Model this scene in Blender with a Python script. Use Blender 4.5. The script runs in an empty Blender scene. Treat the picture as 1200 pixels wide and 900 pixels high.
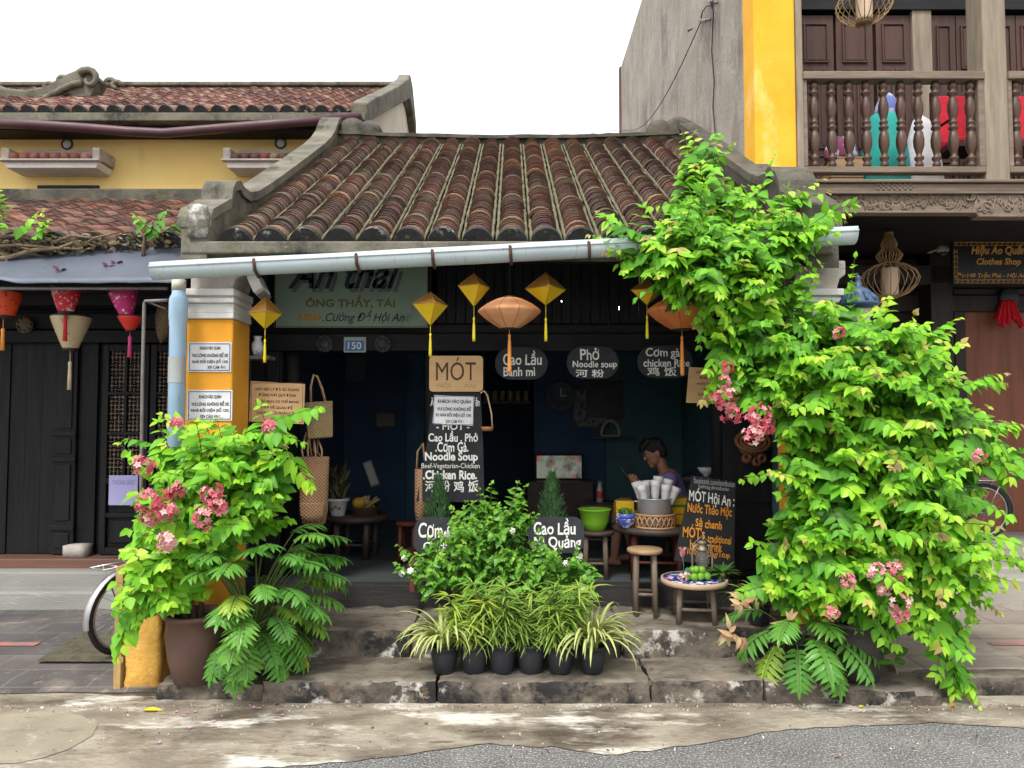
import bpy, bmesh, math, random
import numpy as np
from mathutils import Vector, Matrix, noise, Quaternion
R = math.radians
S = bpy.context.scene
COL = S.collection
# ---------------------------------------------------------------- camera, sky, sun, exposure
PITCH = R(2.64); FOC = 867.0; CZ = 1.6
cam_data = bpy.data.cameras.new('camera'); cam = bpy.data.objects.new('camera', cam_data); COL.objects.link(cam)
cam.location = (0, 0, CZ); cam.rotation_euler = (R(90) + PITCH, 0, 0)
cam_data.sensor_width = 36; cam_data.lens = 36 * FOC / 1200; cam_data.clip_start = .05; cam_data.clip_end = 2000
S.camera = cam
SUN_EL, SUN_AZ = 58, 205          # azimuth clockwise from +Y (the house front faces -Y)
w = bpy.data.worlds.new('World'); S.world = w; w.use_nodes = True
nt = w.node_tree; bg = nt.nodes['Background']
sky = nt.nodes.new('ShaderNodeTexSky'); sky.sky_type = 'NISHITA'; sky.sun_disc = False
sky.sun_elevation = R(SUN_EL); sky.sun_rotation = R(SUN_AZ); sky.air_density = 1.2; sky.dust_density = 6; sky.ozone_density = 1
hs = nt.nodes.new('ShaderNodeHueSaturation'); hs.inputs['Saturation'].default_value = .12
nt.links.new(sky.outputs[0], hs.inputs['Color'])
wtc = nt.nodes.new('ShaderNodeTexCoord'); wn = nt.nodes.new('ShaderNodeTexNoise'); wn.inputs['Scale'].default_value = 2.2; wn.inputs['Detail'].default_value = 6; nt.links.new(wtc.outputs['Generated'], wn.inputs['Vector'])
wr = nt.nodes.new('ShaderNodeMapRange'); wr.inputs[1].default_value = .3; wr.inputs[2].default_value = .7; wr.inputs[3].default_value = .62; wr.inputs[4].default_value = .95; nt.links.new(wn.outputs['Fac'], wr.inputs[0])
wm = nt.nodes.new('ShaderNodeMix'); wm.data_type = 'RGBA'; nt.links.new(wr.outputs[0], wm.inputs[0]); nt.links.new(hs.outputs[0], wm.inputs[6]); wm.inputs[7].default_value = (4.1, 4.1, 4.15, 1)   # overcast cloud layer
nt.links.new(wm.outputs[2], bg.inputs[0])
bg.inputs[1].default_value = .15
sl = bpy.data.lights.new('sun', 'SUN'); sl.energy = 1.25; sl.angle = R(14); sl.color = (1, .97, .92)
so = bpy.data.objects.new('sun', sl); COL.objects.link(so)
sd = Vector((math.sin(R(SUN_AZ)) * math.cos(R(SUN_EL)), math.cos(R(SUN_AZ)) * math.cos(R(SUN_EL)), math.sin(R(SUN_EL))))
so.rotation_euler = sd.to_track_quat('Z', 'Y').to_euler(); so.location = (0, -5, 12)
vs = S.view_settings; vs.view_transform = 'Standard'; vs.look = 'None'; vs.exposure = 1.4; vs.gamma = 1; vs.use_curve_mapping = False
S.cycles.max_bounces = 8; S.cycles.diffuse_bounces = 4; S.cycles.transparent_max_bounces = 6; S.cycles.sample_clamp_indirect = 6

def pix(px, py, Y):
    """world point seen at photo pixel (px, py) of the 1200x900 photograph at depth Y"""
    dx = (px - 600) / FOC; dy = (450 - py) / FOC
    t = Y / (math.cos(PITCH) - dy * math.sin(PITCH))
    return Vector((t * dx, Y, CZ + t * (math.sin(PITCH) + dy * math.cos(PITCH))))
def pxX(px, Y, py=450): return pix(px, py, Y).x
def pyZ(py, Y): return pix(600, py, Y).z
def sz(Y): return Y / FOC

# ---------------------------------------------------------------- materials
MATS = {}
def mat(name, c1, c2=None, scale=6, rough=.75, bump=.15, bscale=60, stretch=(1, 1, 1), stains=(), metal=0, spec=.4,
        attr=None, ramp=(.35, .65), detail=8, emit=0, sss=0, coat=0, rvar=.1):
    """noise-mixed principled material; stains = [(colour, scale, lo, hi, stretch)] are dirt / wear with a shape of their own"""
    if name in MATS: return MATS[name]
    m = bpy.data.materials.new(name); m.use_nodes = True; MATS[name] = m
    t = m.node_tree; N = t.nodes; L = t.links; b = N['Principled BSDF']
    tc = N.new('ShaderNodeTexCoord')
    def mapped(st):
        mp = N.new('ShaderNodeMapping'); mp.inputs['Scale'].default_value = st
        L.new(tc.outputs['Object'], mp.inputs['Vector']); return mp.outputs[0]
    def nz(sc, st, det=detail, ro=.6):
        n = N.new('ShaderNodeTexNoise'); n.inputs['Scale'].default_value = sc; n.inputs['Detail'].default_value = det
        n.inputs['Roughness'].default_value = ro; L.new(mapped(st), n.inputs['Vector']); return n.outputs['Fac']
    def rmp(src, lo, hi):
        r = N.new('ShaderNodeMapRange'); r.inputs[1].default_value = lo; r.inputs[2].default_value = hi
        L.new(src, r.inputs[0]); return r.outputs[0]
    def mixc(f, a, c):
        x = N.new('ShaderNodeMix'); x.data_type = 'RGBA'
        L.new(f, x.inputs[0]) if not isinstance(f, (int, float)) else setattr(x.inputs[0], 'default_value', f)
        for v, i in ((a, 6), (c, 7)):
            if isinstance(v, tuple): x.inputs[i].default_value = (*v, 1)
            else: L.new(v, x.inputs[i])
        return x.outputs[2]
    c2 = c2 or tuple(v * .75 for v in c1)
    f = rmp(nz(scale, stretch), *ramp)
    if attr:
        at = N.new('ShaderNodeAttribute'); at.attribute_name = attr
        x = N.new('ShaderNodeMix'); x.data_type = 'RGBA'; x.blend_type = 'MULTIPLY'; x.inputs[0].default_value = 1
        L.new(at.outputs['Color'], x.inputs[6]); L.new(mixc(f, c1, c2), x.inputs[7]); col = x.outputs[2]
    else: col = mixc(f, c1, c2)
    for i, s in enumerate(stains):
        c, sc, lo, hi = s[:4]; st = s[4] if len(s) > 4 else (1, 1, 1)
        g = nz(sc, tuple(v + .001 * i for v in st), detail + 3, .70); col = mixc(rmp(g, lo, hi), col, c)
    L.new(col, b.inputs['Base Color'])
    b.inputs['Roughness'].default_value = rough; b.inputs['Metallic'].default_value = metal
    b.inputs['Specular IOR Level'].default_value = spec
    if rvar and not metal:
        r = N.new('ShaderNodeMapRange'); r.inputs[1].default_value = .3; r.inputs[2].default_value = .7
        r.inputs[3].default_value = max(.05, rough - rvar); r.inputs[4].default_value = min(1, rough + rvar)
        L.new(nz(scale * 1.7, stretch), r.inputs[0]); L.new(r.outputs[0], b.inputs['Roughness'])
    if coat: b.inputs['Coat Weight'].default_value = coat
    if emit:
        L.new(col, b.inputs['Emission Color']); b.inputs['Emission Strength'].default_value = emit
    if bump:
        bp = N.new('ShaderNodeBump'); bp.inputs['Strength'].default_value = min(1, bump * 2.5); bp.inputs['Distance'].default_value = .01
        L.new(nz(bscale, stretch, 6, .65), bp.inputs['Height']); L.new(bp.outputs[0], b.inputs['Normal'])
    return m

def leafmat(name, stops, trans=.35, rough=.45, midc=None, midf=.35):
    """leaf: colour by the leaf's own 'rnd' value (age / variety), paler midrib by 'mid'"""
    if name in MATS: return MATS[name]
    m = bpy.data.materials.new(name); m.use_nodes = True; MATS[name] = m
    t = m.node_tree; N = t.nodes; L = t.links; b = N['Principled BSDF']; out = N['Material Output']
    at = N.new('ShaderNodeAttribute'); at.attribute_name = 'rnd'
    cr = N.new('ShaderNodeValToRGB'); L.new(at.outputs['Fac'], cr.inputs[0])
    while len(cr.color_ramp.elements) < len(stops): cr.color_ramp.elements.new(.5)
    for e, (p, c) in zip(cr.color_ramp.elements, stops): e.position = p; e.color = (*c, 1)
    a2 = N.new('ShaderNodeAttribute'); a2.attribute_name = 'mid'
    mu = N.new('ShaderNodeMath'); mu.operation = 'MULTIPLY'; mu.inputs[1].default_value = midf; L.new(a2.outputs['Fac'], mu.inputs[0])
    x = N.new('ShaderNodeMix'); x.data_type = 'RGBA'; L.new(mu.outputs[0], x.inputs[0]); L.new(cr.outputs[0], x.inputs[6])
    if midc: x.inputs[7].default_value = (*midc, 1)
    else:
        g = N.new('ShaderNodeMix'); g.data_type = 'RGBA'; g.inputs[0].default_value = .5; L.new(cr.outputs[0], g.inputs[6]); g.inputs[7].default_value = (.35, .5, .12, 1)
        L.new(g.outputs[2], x.inputs[7])
    b.inputs['Roughness'].default_value = rough; b.inputs['Specular IOR Level'].default_value = .28
    L.new(x.outputs[2], b.inputs['Base Color'])
    tr = N.new('ShaderNodeBsdfTranslucent'); L.new(x.outputs[2], tr.inputs['Color'])
    ms = N.new('ShaderNodeMixShader'); ms.inputs[0].default_value = trans
    L.new(b.outputs[0], ms.inputs[1]); L.new(tr.outputs[0], ms.inputs[2]); L.new(ms.outputs[0], out.inputs[0])
    return m

# ---------------------------------------------------------------- objects
def tag(o, label=None, cat=None, group=None, kind=None):
    if label: o['label'] = label
    if cat: o['category'] = cat
    if group: o['group'] = group
    if kind: o['kind'] = kind
    return o
def thing(name, label, cat, loc=(0, 0, 0), group=None, rot=(0, 0, 0)):
    o = bpy.data.objects.new(name, None); o.empty_display_size = .1; COL.objects.link(o)
    o.location = loc; o.rotation_euler = rot
    return tag(o, label, cat, group)
def root_of(o):
    while o.parent: o = o.parent
    return o
def copy_tree(o, parent=None):
    c = o.copy(); COL.objects.link(c); c.parent = parent
    for ch in list(o.children): copy_tree(ch, c)
    return c
def link_mesh(name, me, material, parent=None, loc=None):
    o = bpy.data.objects.new(name, me); COL.objects.link(o)
    if material is not None:
        for mm in (material if isinstance(material, (list, tuple)) else [material]): me.materials.append(mm)
    if parent: o.parent = parent
    if loc is not None: o.location = loc
    return o

class MB:
    """collects shapes for ONE mesh object"""
    def __init__(s): s.v = []; s.f = []; s.mi = []; s.col = []; s.sm = []; s.cur = 0; s.tint = (1, 1, 1); s.smooth = False
    def add(s, vs, fs, smooth=None):
        o = len(s.v); s.v.extend([tuple(p) for p in vs])
        for f in fs:
            s.f.append(tuple(i + o for i in f)); s.mi.append(s.cur); s.col.append(s.tint); s.sm.append(s.smooth if smooth is None else smooth)
        return s
    def box(s, c, d, rot=None, taper=1):
        x, y, z = d[0] / 2, d[1] / 2, d[2] / 2; t = taper
        vs = [Vector(p) for p in ((-x, -y, -z), (x, -y, -z), (x, y, -z), (-x, y, -z), (-x * t, -y * t, z), (x * t, -y * t, z), (x * t, y * t, z), (-x * t, y * t, z))]
        if rot is not None:
            q = rot if isinstance(rot, Matrix) else Matrix.Rotation(rot[2], 3, 'Z') @ Matrix.Rotation(rot[1], 3, 'Y') @ Matrix.Rotation(rot[0], 3, 'X')
            vs = [q @ v for v in vs]
        c = Vector(c)
        return s.add([v + c for v in vs], [(0, 3, 2, 1), (4, 5, 6, 7), (0, 1, 5, 4), (1, 2, 6, 5), (2, 3, 7, 6), (3, 0, 4, 7)])
    def bb(s, x0, x1, y0, y1, z0, z1): return s.box(((x0 + x1) / 2, (y0 + y1) / 2, (z0 + z1) / 2), (abs(x1 - x0), abs(y1 - y0), abs(z1 - z0)))
    def tube(s, pts, r, seg=8, cap=True, closed=False, smooth=True):
        pts = [Vector(p) for p in pts]; n = len(pts)
        rr = r if isinstance(r, (list, tuple)) else [r] * n
        vs = []; fs = []; prev = None
        for i, p in enumerate(pts):
            if closed: tg = pts[(i + 1) % n] - pts[i - 1]
            else: tg = pts[min(i + 1, n - 1)] - pts[max(i - 1, 0)]
            tg = tg.normalized() if tg.length > 1e-9 else Vector((0, 0, 1))
            if prev is None:
                up = Vector((0, 0, 1)) if abs(tg.z) < .9 else Vector((1, 0, 0)); a = tg.cross(up).normalized()
            else:
                a = prev - tg * prev.dot(tg); a = a.normalized() if a.length > 1e-6 else tg.orthogonal().normalized()
            prev = a; b = tg.cross(a)
            for k in range(seg):
                an = 2 * math.pi * k / seg; vs.append(p + (a * math.cos(an) + b * math.sin(an)) * rr[i])
        for i in range(n if closed else n - 1):
            j = (i + 1) % n
            for k in range(seg): fs.append((i * seg + k, i * seg + (k + 1) % seg, j * seg + (k + 1) % seg, j * seg + k))
        if cap and not closed: fs.append(tuple(range(seg))[::-1]); fs.append(tuple((n - 1) * seg + k for k in range(seg)))
        return s.add(vs, fs, smooth)
    def lathe(s, prof, c=(0, 0, 0), seg=20, smooth=True, rot=None, cap=True, sx=1, sy=1):
        c = Vector(c); vs = []; fs = []; n = len(prof)
        for r, z in prof:
            for k in range(seg):
                an = 2 * math.pi * k / seg; v = Vector((r * math.cos(an) * sx, r * math.sin(an) * sy, z)); vs.append(c + (rot @ v if rot is not None else v))
        for i in range(n - 1):
            for k in range(seg): fs.append((i * seg + k, i * seg + (k + 1) % seg, (i + 1) * seg + (k + 1) % seg, (i + 1) * seg + k))
        if cap:
            if prof[0][0] > 1e-5: fs.append(tuple(range(seg))[::-1])
            if prof[-1][0] > 1e-5: fs.append(tuple((n - 1) * seg + k for k in range(seg)))
        return s.add(vs, fs, smooth)
    def prism(s, outline, y0, y1, fn=None):
        """outline [(x,z)] extruded from y0 (front) to y1; fn maps (x,y,z)"""
        n = len(outline); vs = [(x, y0, z) for x, z in outline] + [(x, y1, z) for x, z in outline]
        if fn: vs = [fn(*v) for v in vs]
        fs = [tuple(range(n)), tuple(range(n, 2 * n))[::-1]] + [((i + 1) % n, i, n + i, n + (i + 1) % n) for i in range(n)]
        return s.add(vs, fs)
    def ball(s, c, r, seg=12, ring=8, sc=(1, 1, 1), rot=None):
        prof = [(r * math.sin(math.pi * i / ring), -r * math.cos(math.pi * i / ring)) for i in range(ring + 1)]
        m = Matrix.Diagonal(sc); m = (rot @ m) if rot is not None else m
        prof[0] = (1e-6, -r); prof[-1] = (1e-6, r)
        return s.lathe(prof, c, seg, True, m, cap=False)
    def grid(s, nx, ny, fn, smooth=True):
        vs = [fn(i / nx, j / ny) for j in range(ny + 1) for i in range(nx + 1)]
        fs = [(j * (nx + 1) + i, j * (nx + 1) + i + 1, (j + 1) * (nx + 1) + i + 1, (j + 1) * (nx + 1) + i) for j in range(ny) for i in range(nx)]
        return s.add(vs, fs, smooth)
    def rough(s, x0, x1, y0, y1, z0, z1, amp=.012, cell=.06, seed=0, freq=5, rnd=.02):
        """a worn stone block: subdivided box with noise and knocked-off edges"""
        d = (x1 - x0, y1 - y0, z1 - z0); n = [max(2, min(60, int(k / cell))) for k in d]
        lo = Vector((x0, y0, z0)); idx = {}; vs = []; fs = []
        def vid(i, j, k):
            key = (i, j, k)
            if key not in idx:
                t = [i / n[0], j / n[1], k / n[2]]; p = Vector((lo[a] + t[a] * d[a] for a in range(3)))
                e = sum(1 for a in range(3) if t[a] in (0, 1)); c = Vector(((x0 + x1) / 2, (y0 + y1) / 2, (z0 + z1) / 2))
                q = p.copy()
                nv = noise.noise_vector(p * freq + Vector((seed * 3.1, seed, 0))) + .5 * noise.noise_vector(p * freq * 3.3 + Vector((seed, 7, seed)))
                q += nv * amp
                if e >= 2:
                    for a in range(3):
                        if t[a] in (0, 1): q[a] += (rnd if t[a] == 0 else -rnd) * (.35 + .9 * abs(noise.noise(p * 4 + Vector((seed, 2, 5)))))
                if t[2] == 0: q.z = z0
                idx[key] = len(vs); vs.append(q)
            return idx[key]
        for a in range(3):
            b, c = (a + 1) % 3, (a + 2) % 3
            for side in (0, n[a]):
                for j in range(n[b]):
                    for k in range(n[c]):
                        q = []
                        for jj, kk in ((j, k), (j + 1, k), (j + 1, k + 1), (j, k + 1)):
                            t = [0, 0, 0]; t[a] = side; t[b] = jj; t[c] = kk; q.append(vid(*t))
                        fs.append(tuple(q) if side else tuple(q[::-1]))
        return s.add(vs, fs, True)
    def build(s, name, material, parent=None, world=True, bevel=0, top=None, weld=False):
        """top = (label, category, group): a thing of one mesh, its origin at its base"""
        off = Vector((0, 0, 0)); loc = None
        if parent is not None and world: off = root_of(parent).location
        if top:
            a = np.array(s.v); loc = Vector(((a[:, 0].min() + a[:, 0].max()) / 2, (a[:, 1].min() + a[:, 1].max()) / 2, a[:, 2].min())); off = loc
        me = bpy.data.meshes.new(name)
        me.from_pydata([(x - off[0], y - off[1], z - off[2]) for x, y, z in s.v], [], s.f)
        o = link_mesh(name, me, material, parent, loc)
        me.polygons.foreach_set('material_index', s.mi); me.polygons.foreach_set('use_smooth', s.sm)
        if any(c != (1, 1, 1) for c in s.col):
            at = me.attributes.new('tint', 'FLOAT_COLOR', 'FACE')
            at.data.foreach_set('color', np.array([(*c, 1) for c in s.col], dtype=np.float32).ravel())
        me.update()
        if weld:
            bm = bmesh.new(); bm.from_mesh(me); bmesh.ops.remove_doubles(bm, verts=bm.verts, dist=1e-5); bmesh.ops.recalc_face_normals(bm, faces=bm.faces); bm.to_mesh(me); bm.free()
        if bevel:
            bv = o.modifiers.new('bevel', 'BEVEL'); bv.width = bevel; bv.segments = 2; bv.limit_method = 'ANGLE'; bv.angle_limit = R(40)
        if top: tag(o, top[0], top[1], top[2] if len(top) > 2 else None)
        return o

# ---------------------------------------------------------------- lettering
_txt_curve = bpy.data.curves.new('lettering_curve', 'FONT'); _txt_curve.resolution_u = 3
_txt_obj = bpy.data.objects.new('lettering_curve', _txt_curve); COL.objects.link(_txt_obj)
def text_mesh(body, bold=0., shear=0.):
    _txt_curve.body = body; _txt_curve.offset = bold; _txt_curve.shear = shear; _txt_curve.extrude = 0
    bpy.context.view_layer.update()
    dg = bpy.context.evaluated_depsgraph_get(); me = bpy.data.meshes.new_from_object(_txt_obj.evaluated_get(dg))
    vs = [tuple(v.co) for v in me.vertices]; fs = [tuple(p.vertices) for p in me.polygons]
    bpy.data.meshes.remove(me); return vs, fs
def add_text(mb, body, x0, z0, x1, z1, y, bold=.01, shear=0., wob=0., seed=0, fn=None):
    vs, fs = text_mesh(body, bold, shear)
    if not vs: return
    ax = [v[0] for v in vs]; az = [v[1] for v in vs]
    lx, hx, lz, hz = min(ax), max(ax), min(az), max(az)
    kx = (x1 - x0) / (hx - lx); kz = (z1 - z0) / (hz - lz); h = hz - lz
    out = []
    for vx, vz, _ in vs:
        if wob:
            n = noise.noise_vector(Vector((vx * 2.2 / h, vz * 1.6 / h, seed * 5.7))) + .6 * noise.noise_vector(Vector((vx * .9 / h, 3.3, seed * 2.1)))
            vx += n.x * wob * h; vz += n.y * wob * h
        p = (x0 + (vx - lx) * kx, y, z0 + (vz - lz) * kz)
        out.append(fn(*p) if fn else p)
    mb.add(out, fs)

def rrect(x0, z0, x1, z1, r, n=6):
    o = []
    for cx, cz, a0 in ((x1 - r, z1 - r, 0), (x0 + r, z1 - r, 90), (x0 + r, z0 + r, 180), (x1 - r, z0 + r, 270)):
        for i in range(n + 1):
            a = R(a0 + 90 * i / n); o.append((cx + r * math.cos(a), cz + r * math.sin(a)))
    return o[::-1]        # clockwise seen from the front
def sign(name, label, cat, Y, outline=None, rect=None, radius=0, th=.012, board=None, lines=(), group=None, border=None, lean=0, wob=.03, roll=0, board_name='board'):
    """a flat board: outline or rect in photo pixels at depth Y, lettering lines (text, x0,y0,x1,y1, material, bold, shear)"""
    xs = [p[0] for p in outline] if outline else [rect[0], rect[2]]; ys = [p[1] for p in outline] if outline else [rect[1], rect[3]]
    cx, by = (min(xs) + max(xs)) / 2, max(ys)
    base = pix(cx, by, Y); top = pix(cx, min(ys), Y); k = (top.z - base.z) / (by - min(ys)); kx = (pix(max(xs), by, Y).x - pix(min(xs), by, Y).x) / (max(xs) - min(xs))
    X = lambda p: (p - cx) * kx
    Z = lambda p: (by - p) * k
    t = thing(name, label, cat, base, group, (lean, roll, 0))
    if outline: ol = [(X(a), Z(b)) for a, b in outline]
    else: ol = rrect(X(rect[0]), Z(rect[3]), X(rect[2]), Z(rect[1]), max(radius, 1) * k, 8 if radius > 4 else 2)
    mb = MB(); mb.prism(ol, -th / 2, th / 2); mb.build(board_name, board, t, world=False, bevel=.0015)
    if border:
        bm_, ins, wd = border; n = len(ol); c = Vector((sum(p[0] for p in ol) / n, sum(p[1] for p in ol) / n)); b = MB()
        x0, x1 = min(p[0] for p in ol) + ins, max(p[0] for p in ol) - ins; z0, z1 = min(p[1] for p in ol) + ins, max(p[1] for p in ol) - ins
        y = -th / 2 - .002
        for a in ((x0, x1, z0, z0 + wd), (x0, x1, z1 - wd, z1), (x0, x0 + wd, z0 + wd, z1 - wd), (x1 - wd, x1, z0 + wd, z1 - wd)):
            b.add([(a[0], y, a[2]), (a[1], y, a[2]), (a[1], y, a[3]), (a[0], y, a[3])], [(0, 1, 2, 3)])
        b.build('border', bm_, t, world=False)
    for i, ln in enumerate(lines):
        body, x0, y0, x1, y1, m = ln[:6]; bold = ln[6] if len(ln) > 6 else .012; sh = ln[7] if len(ln) > 7 else 0
        mb = MB()
        dz = ln[8] * k if len(ln) > 8 else 0           # slope: drop over the line's width
        f = (lambda x, y, z, a=X(x0), b=X(x1), dz=dz: (x, y, z - dz * (x - a) / (b - a))) if dz else None
        add_text(mb, body, X(x0), Z(y1), X(x1), Z(y0), -th / 2 - .0015, bold, sh, wob, i + len(body), f); mb.build('lettering', m, t, world=False)
    return t

# ---------------------------------------------------------------- leaves
LEAF_V = []; LEAF_F = []
for u, hw in ((0, 0), (.2, .78), (.43, 1), (.74, .58), (1, 0)):
    if hw == 0: LEAF_V.append((u, 0, 1))
    else: LEAF_V += [(u, -hw, 0), (u, 0, 1), (u, hw, 0)]
LEAF_F = [(0, 1, 2), (0, 2, 3), (1, 4, 5, 2), (2, 5, 6, 3), (4, 7, 8, 5), (5, 8, 9, 6), (7, 10, 8), (8, 10, 9)]
LEAF_V = np.array(LEAF_V)
def build_leaves(name, P, material, parent=None, label=None, fold=.22, world=True):
    """P rows: pos3, dir3, normal3, length, half width, bend, rnd"""
    P = np.array(P, dtype=np.float64); n = len(P)
    d = P[:, 3:6]; d = d / np.linalg.norm(d, axis=1, keepdims=True)
    nn = P[:, 6:9]; sd = np.cross(nn, d); sd /= (np.linalg.norm(sd, axis=1, keepdims=True) + 1e-9); nn = np.cross(d, sd)
    u, v, m = LEAF_V[:, 0], LEAF_V[:, 1], LEAF_V[:, 2]
    L = P[:, 9][:, None]; W = P[:, 10][:, None]; B = P[:, 11][:, None]
    hgt = -B * L * u[None] ** 2 + W * fold * np.abs(v)[None]
    V = P[:, None, 0:3] + d[:, None] * (L * u[None])[..., None] + sd[:, None] * (W * v[None])[..., None] + nn[:, None] * hgt[..., None]
    nv = len(LEAF_V); V = V.reshape(-1, 3)
    if parent is not None and world: V = V - np.array(root_of(parent).location)
    fl = [len(f) for f in LEAF_F]; idx = np.concatenate([np.array(f) for f in LEAF_F])
    loops = (idx[None] + (np.arange(n) * nv)[:, None]).ravel()
    tot = np.tile(fl, n); start = np.concatenate([[0], np.cumsum(tot)[:-1]])
    me = bpy.data.meshes.new(name); me.vertices.add(len(V)); me.vertices.foreach_set('co', V.astype(np.float32).ravel())
    me.loops.add(len(loops)); me.loops.foreach_set('vertex_index', loops.astype(np.int32))
    me.polygons.add(len(tot)); me.polygons.foreach_set('loop_start', start.astype(np.int32)); me.polygons.foreach_set('loop_total', tot.astype(np.int32))
    me.polygons.foreach_set('use_smooth', np.ones(len(tot), dtype=bool))
    a = me.attributes.new('rnd', 'FLOAT', 'POINT'); a.data.foreach_set('value', np.repeat(P[:, 12], nv).astype(np.float32))
    a = me.attributes.new('mid', 'FLOAT', 'POINT'); a.data.foreach_set('value', np.tile(m, n).astype(np.float32))
    me.update(calc_edges=True); me.validate()
    o = link_mesh(name, me, material, parent)
    if label: o['label'] = label
    return o
class Straps:
    """long strap leaves as bent ribbons with a 'mid' stripe"""
    def __init__(s): s.v = []; s.f = []; s.rnd = []; s.mid = []
    def strap(s, p, az, L, w, up, droop, rnd, n=7, twist=0):
        o = len(s.v); p = Vector(p); el = up; step = L / n
        for i in range(n + 1):
            t = i / n; ww = w * (math.sin(math.pi * (.12 + .88 * t)) ** .7 if t < 1 else .04) 
            h = Vector((math.cos(az), math.sin(az), 0)); side = Vector((-math.sin(az), math.cos(az), 0))
            d = h * math.cos(el) + Vector((0, 0, 1)) * math.sin(el); nrm = Vector((0, 0, 1)) * math.cos(el) - h * math.sin(el)
            side = side * math.cos(twist * t) + nrm * math.sin(twist * t)
            for k, mm in ((-1, 0), (-.35, 1), (.35, 1), (1, 0)):
                s.v.append(tuple(p + side * ww * k + nrm * ww * .35 * abs(k))); s.rnd.append(rnd); s.mid.append(mm)
            p = p + d * step; el -= droop / n * (.5 + t)
        for i in range(n):
            for k in range(3): s.f.append((o + i * 4 + k, o + i * 4 + k + 1, o + i * 4 + k + 5, o + i * 4 + k + 4))
    def build(s, name, material, parent=None, label=None):
        off = root_of(parent).location if parent else Vector((0, 0, 0))
        me = bpy.data.meshes.new(name); me.from_pydata([(a - off[0], b - off[1], c - off[2]) for a, b, c in s.v], [], s.f)
        for nm, vals in (('rnd', s.rnd), ('mid', s.mid)):
            a = me.attributes.new(nm, 'FLOAT', 'POINT'); a.data.foreach_set('value', np.array(vals, dtype=np.float32))
        me.polygons.foreach_set('use_smooth', [True] * len(s.f)); me.update()
        o = link_mesh(name, me, material, parent)
        if label: o['label'] = label
        return o
def rv(rng, a=1): return Vector((rng.uniform(-a, a), rng.uniform(-a, a), rng.uniform(-a, a)))
def shoot(out, stems, p, d, n, gap, L, W, rng, droop=.06, base=.3, young=.3, lean=Vector((0, -.5, .8)), jit=.36):
    """a leafy shoot with pairs of opposite leaves; the tip leaves are small, young and pale"""
    p = Vector(p); d = Vector(d).normalized(); pts = [p.copy()]; b0 = base + rng.uniform(-.12, .12)
    sv = d.cross(Vector((rng.uniform(-.4, .4), rng.uniform(-1, .2), 1))).normalized()
    for i in range(n):
        t = i / max(1, n - 1); p = p + d * gap * rng.uniform(.8, 1.2); pts.append(p.copy())
        d = (d + Vector((0, 0, -droop)) + rv(rng, .07)).normalized()
        sv = (sv - d * sv.dot(d)).normalized()
        sc = (1 - .55 * max(0, t - .45) / .55) * rng.uniform(.75, 1.15)
        for s in ((1, -1) if i < n - 1 else (1, -1, 0)):
            ld = (sv * s * .9 + d * (.55 if s else 1) + Vector((0, -.06, -.42)) + rv(rng, jit)).normalized()
            nr = (lean + rv(rng, .45))
            rnd = min(1, max(0, b0 + young * t ** 1.5 + rng.uniform(-.13, .13)))
            out.append((*p, *ld, *nr, L * sc, W * sc, rng.uniform(.05, .45), rnd))
    if stems is not None: stems.append(pts)
    return pts
def flower_ball(P, c, r, n, rng, size=.018, cols=(.1, .5)):
    for i in range(n):
        a = rv(rng).normalized(); a.y = -abs(a.y) * .9 if rng.random() < .8 else a.y
        p = Vector(c) + a * r * rng.uniform(.5, 1.05); ax = (a + rv(rng, .4)).normalized(); o1 = ax.orthogonal().normalized(); o2 = ax.cross(o1)
        rn = rng.uniform(*cols)
        for k in range(5):
            an = 2 * math.pi * k / 5 + i; dd = o1 * math.cos(an) + o2 * math.sin(an) + ax * .35
            P.append((*p, *dd, *(ax + dd * -.2), size, size * .34, .15, min(1, max(0, rn + rng.uniform(-.08, .08)))))
def spots(rng, clumps):
    """random point in a random clump (weighted by r^2); clump = (px, py, rpx, Y, depth radius m)"""
    wts = [c[2] ** 2 for c in clumps]
    c = rng.choices(clumps, wts)[0]
    while True:
        v = rv(rng)
        if v.length <= 1: break
    ce = pix(c[0], c[1], c[3]); r = c[2] * sz(c[3])
    return ce + Vector((v.x * r, v.y * c[4], v.z * r)), Vector((v.x, v.y, v.z))

# ================================================================ SETTING
rng = random.Random(7)
def gnd(px, py, z=0.):
    a = math.atan((450 - py) / FOC) + PITCH; Y = (CZ - z) / -math.tan(a); return pix(px, py, Y)
asphalt = mat('asphalt', (.165, .16, .155), (.12, .117, .114), scale=3, rough=.85, bump=.6, bscale=95, detail=3, stains=[((.24, .23, .215), 1.3, .5, .75), ((.50, .49, .47), 95, .545, .60), ((.04, .04, .04), 75, .55, .61)])
apron_m = mat('wet concrete', (.37, .325, .255), (.20, .168, .128), scale=3.2, rough=.58, bump=.5, bscale=38, rvar=.3, stretch=(.7, 1.2, 1), detail=12, ramp=(.38, .62),
              stains=[((.085, .066, .048), 1.7, .47, .62, (.6, 1.2, 1)), ((.64, .61, .54), 2.6, .53, .62, (.5, 1.5, 1)), ((.16, .115, .075), 9, .55, .68, (.5, 1.4, 1)), ((.05, .045, .04), 30, .64, .72), ((.50, .47, .42), 34, .66, .73), ((.035, .03, .027), 3.0, .64, .72, (.35, 1.4, 1))])
patch_m = mat('pale concrete', (.32, .285, .21), (.24, .21, .155), scale=2.5, rough=.8, bump=.2, bscale=60, stains=[((.15, .13, .10), 11, .56, .7, (.4, 1, 1)), ((.42, .39, .31), 7, .58, .7), ((.10, .085, .065), 2.2, .56, .7)])
ground_m = mat('bare ground', (.13, .12, .10), rough=.95)
def struct(name, mb, m, **k):
    o = mb.build(name, m, **k); o['kind'] = 'structure'; return o
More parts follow.
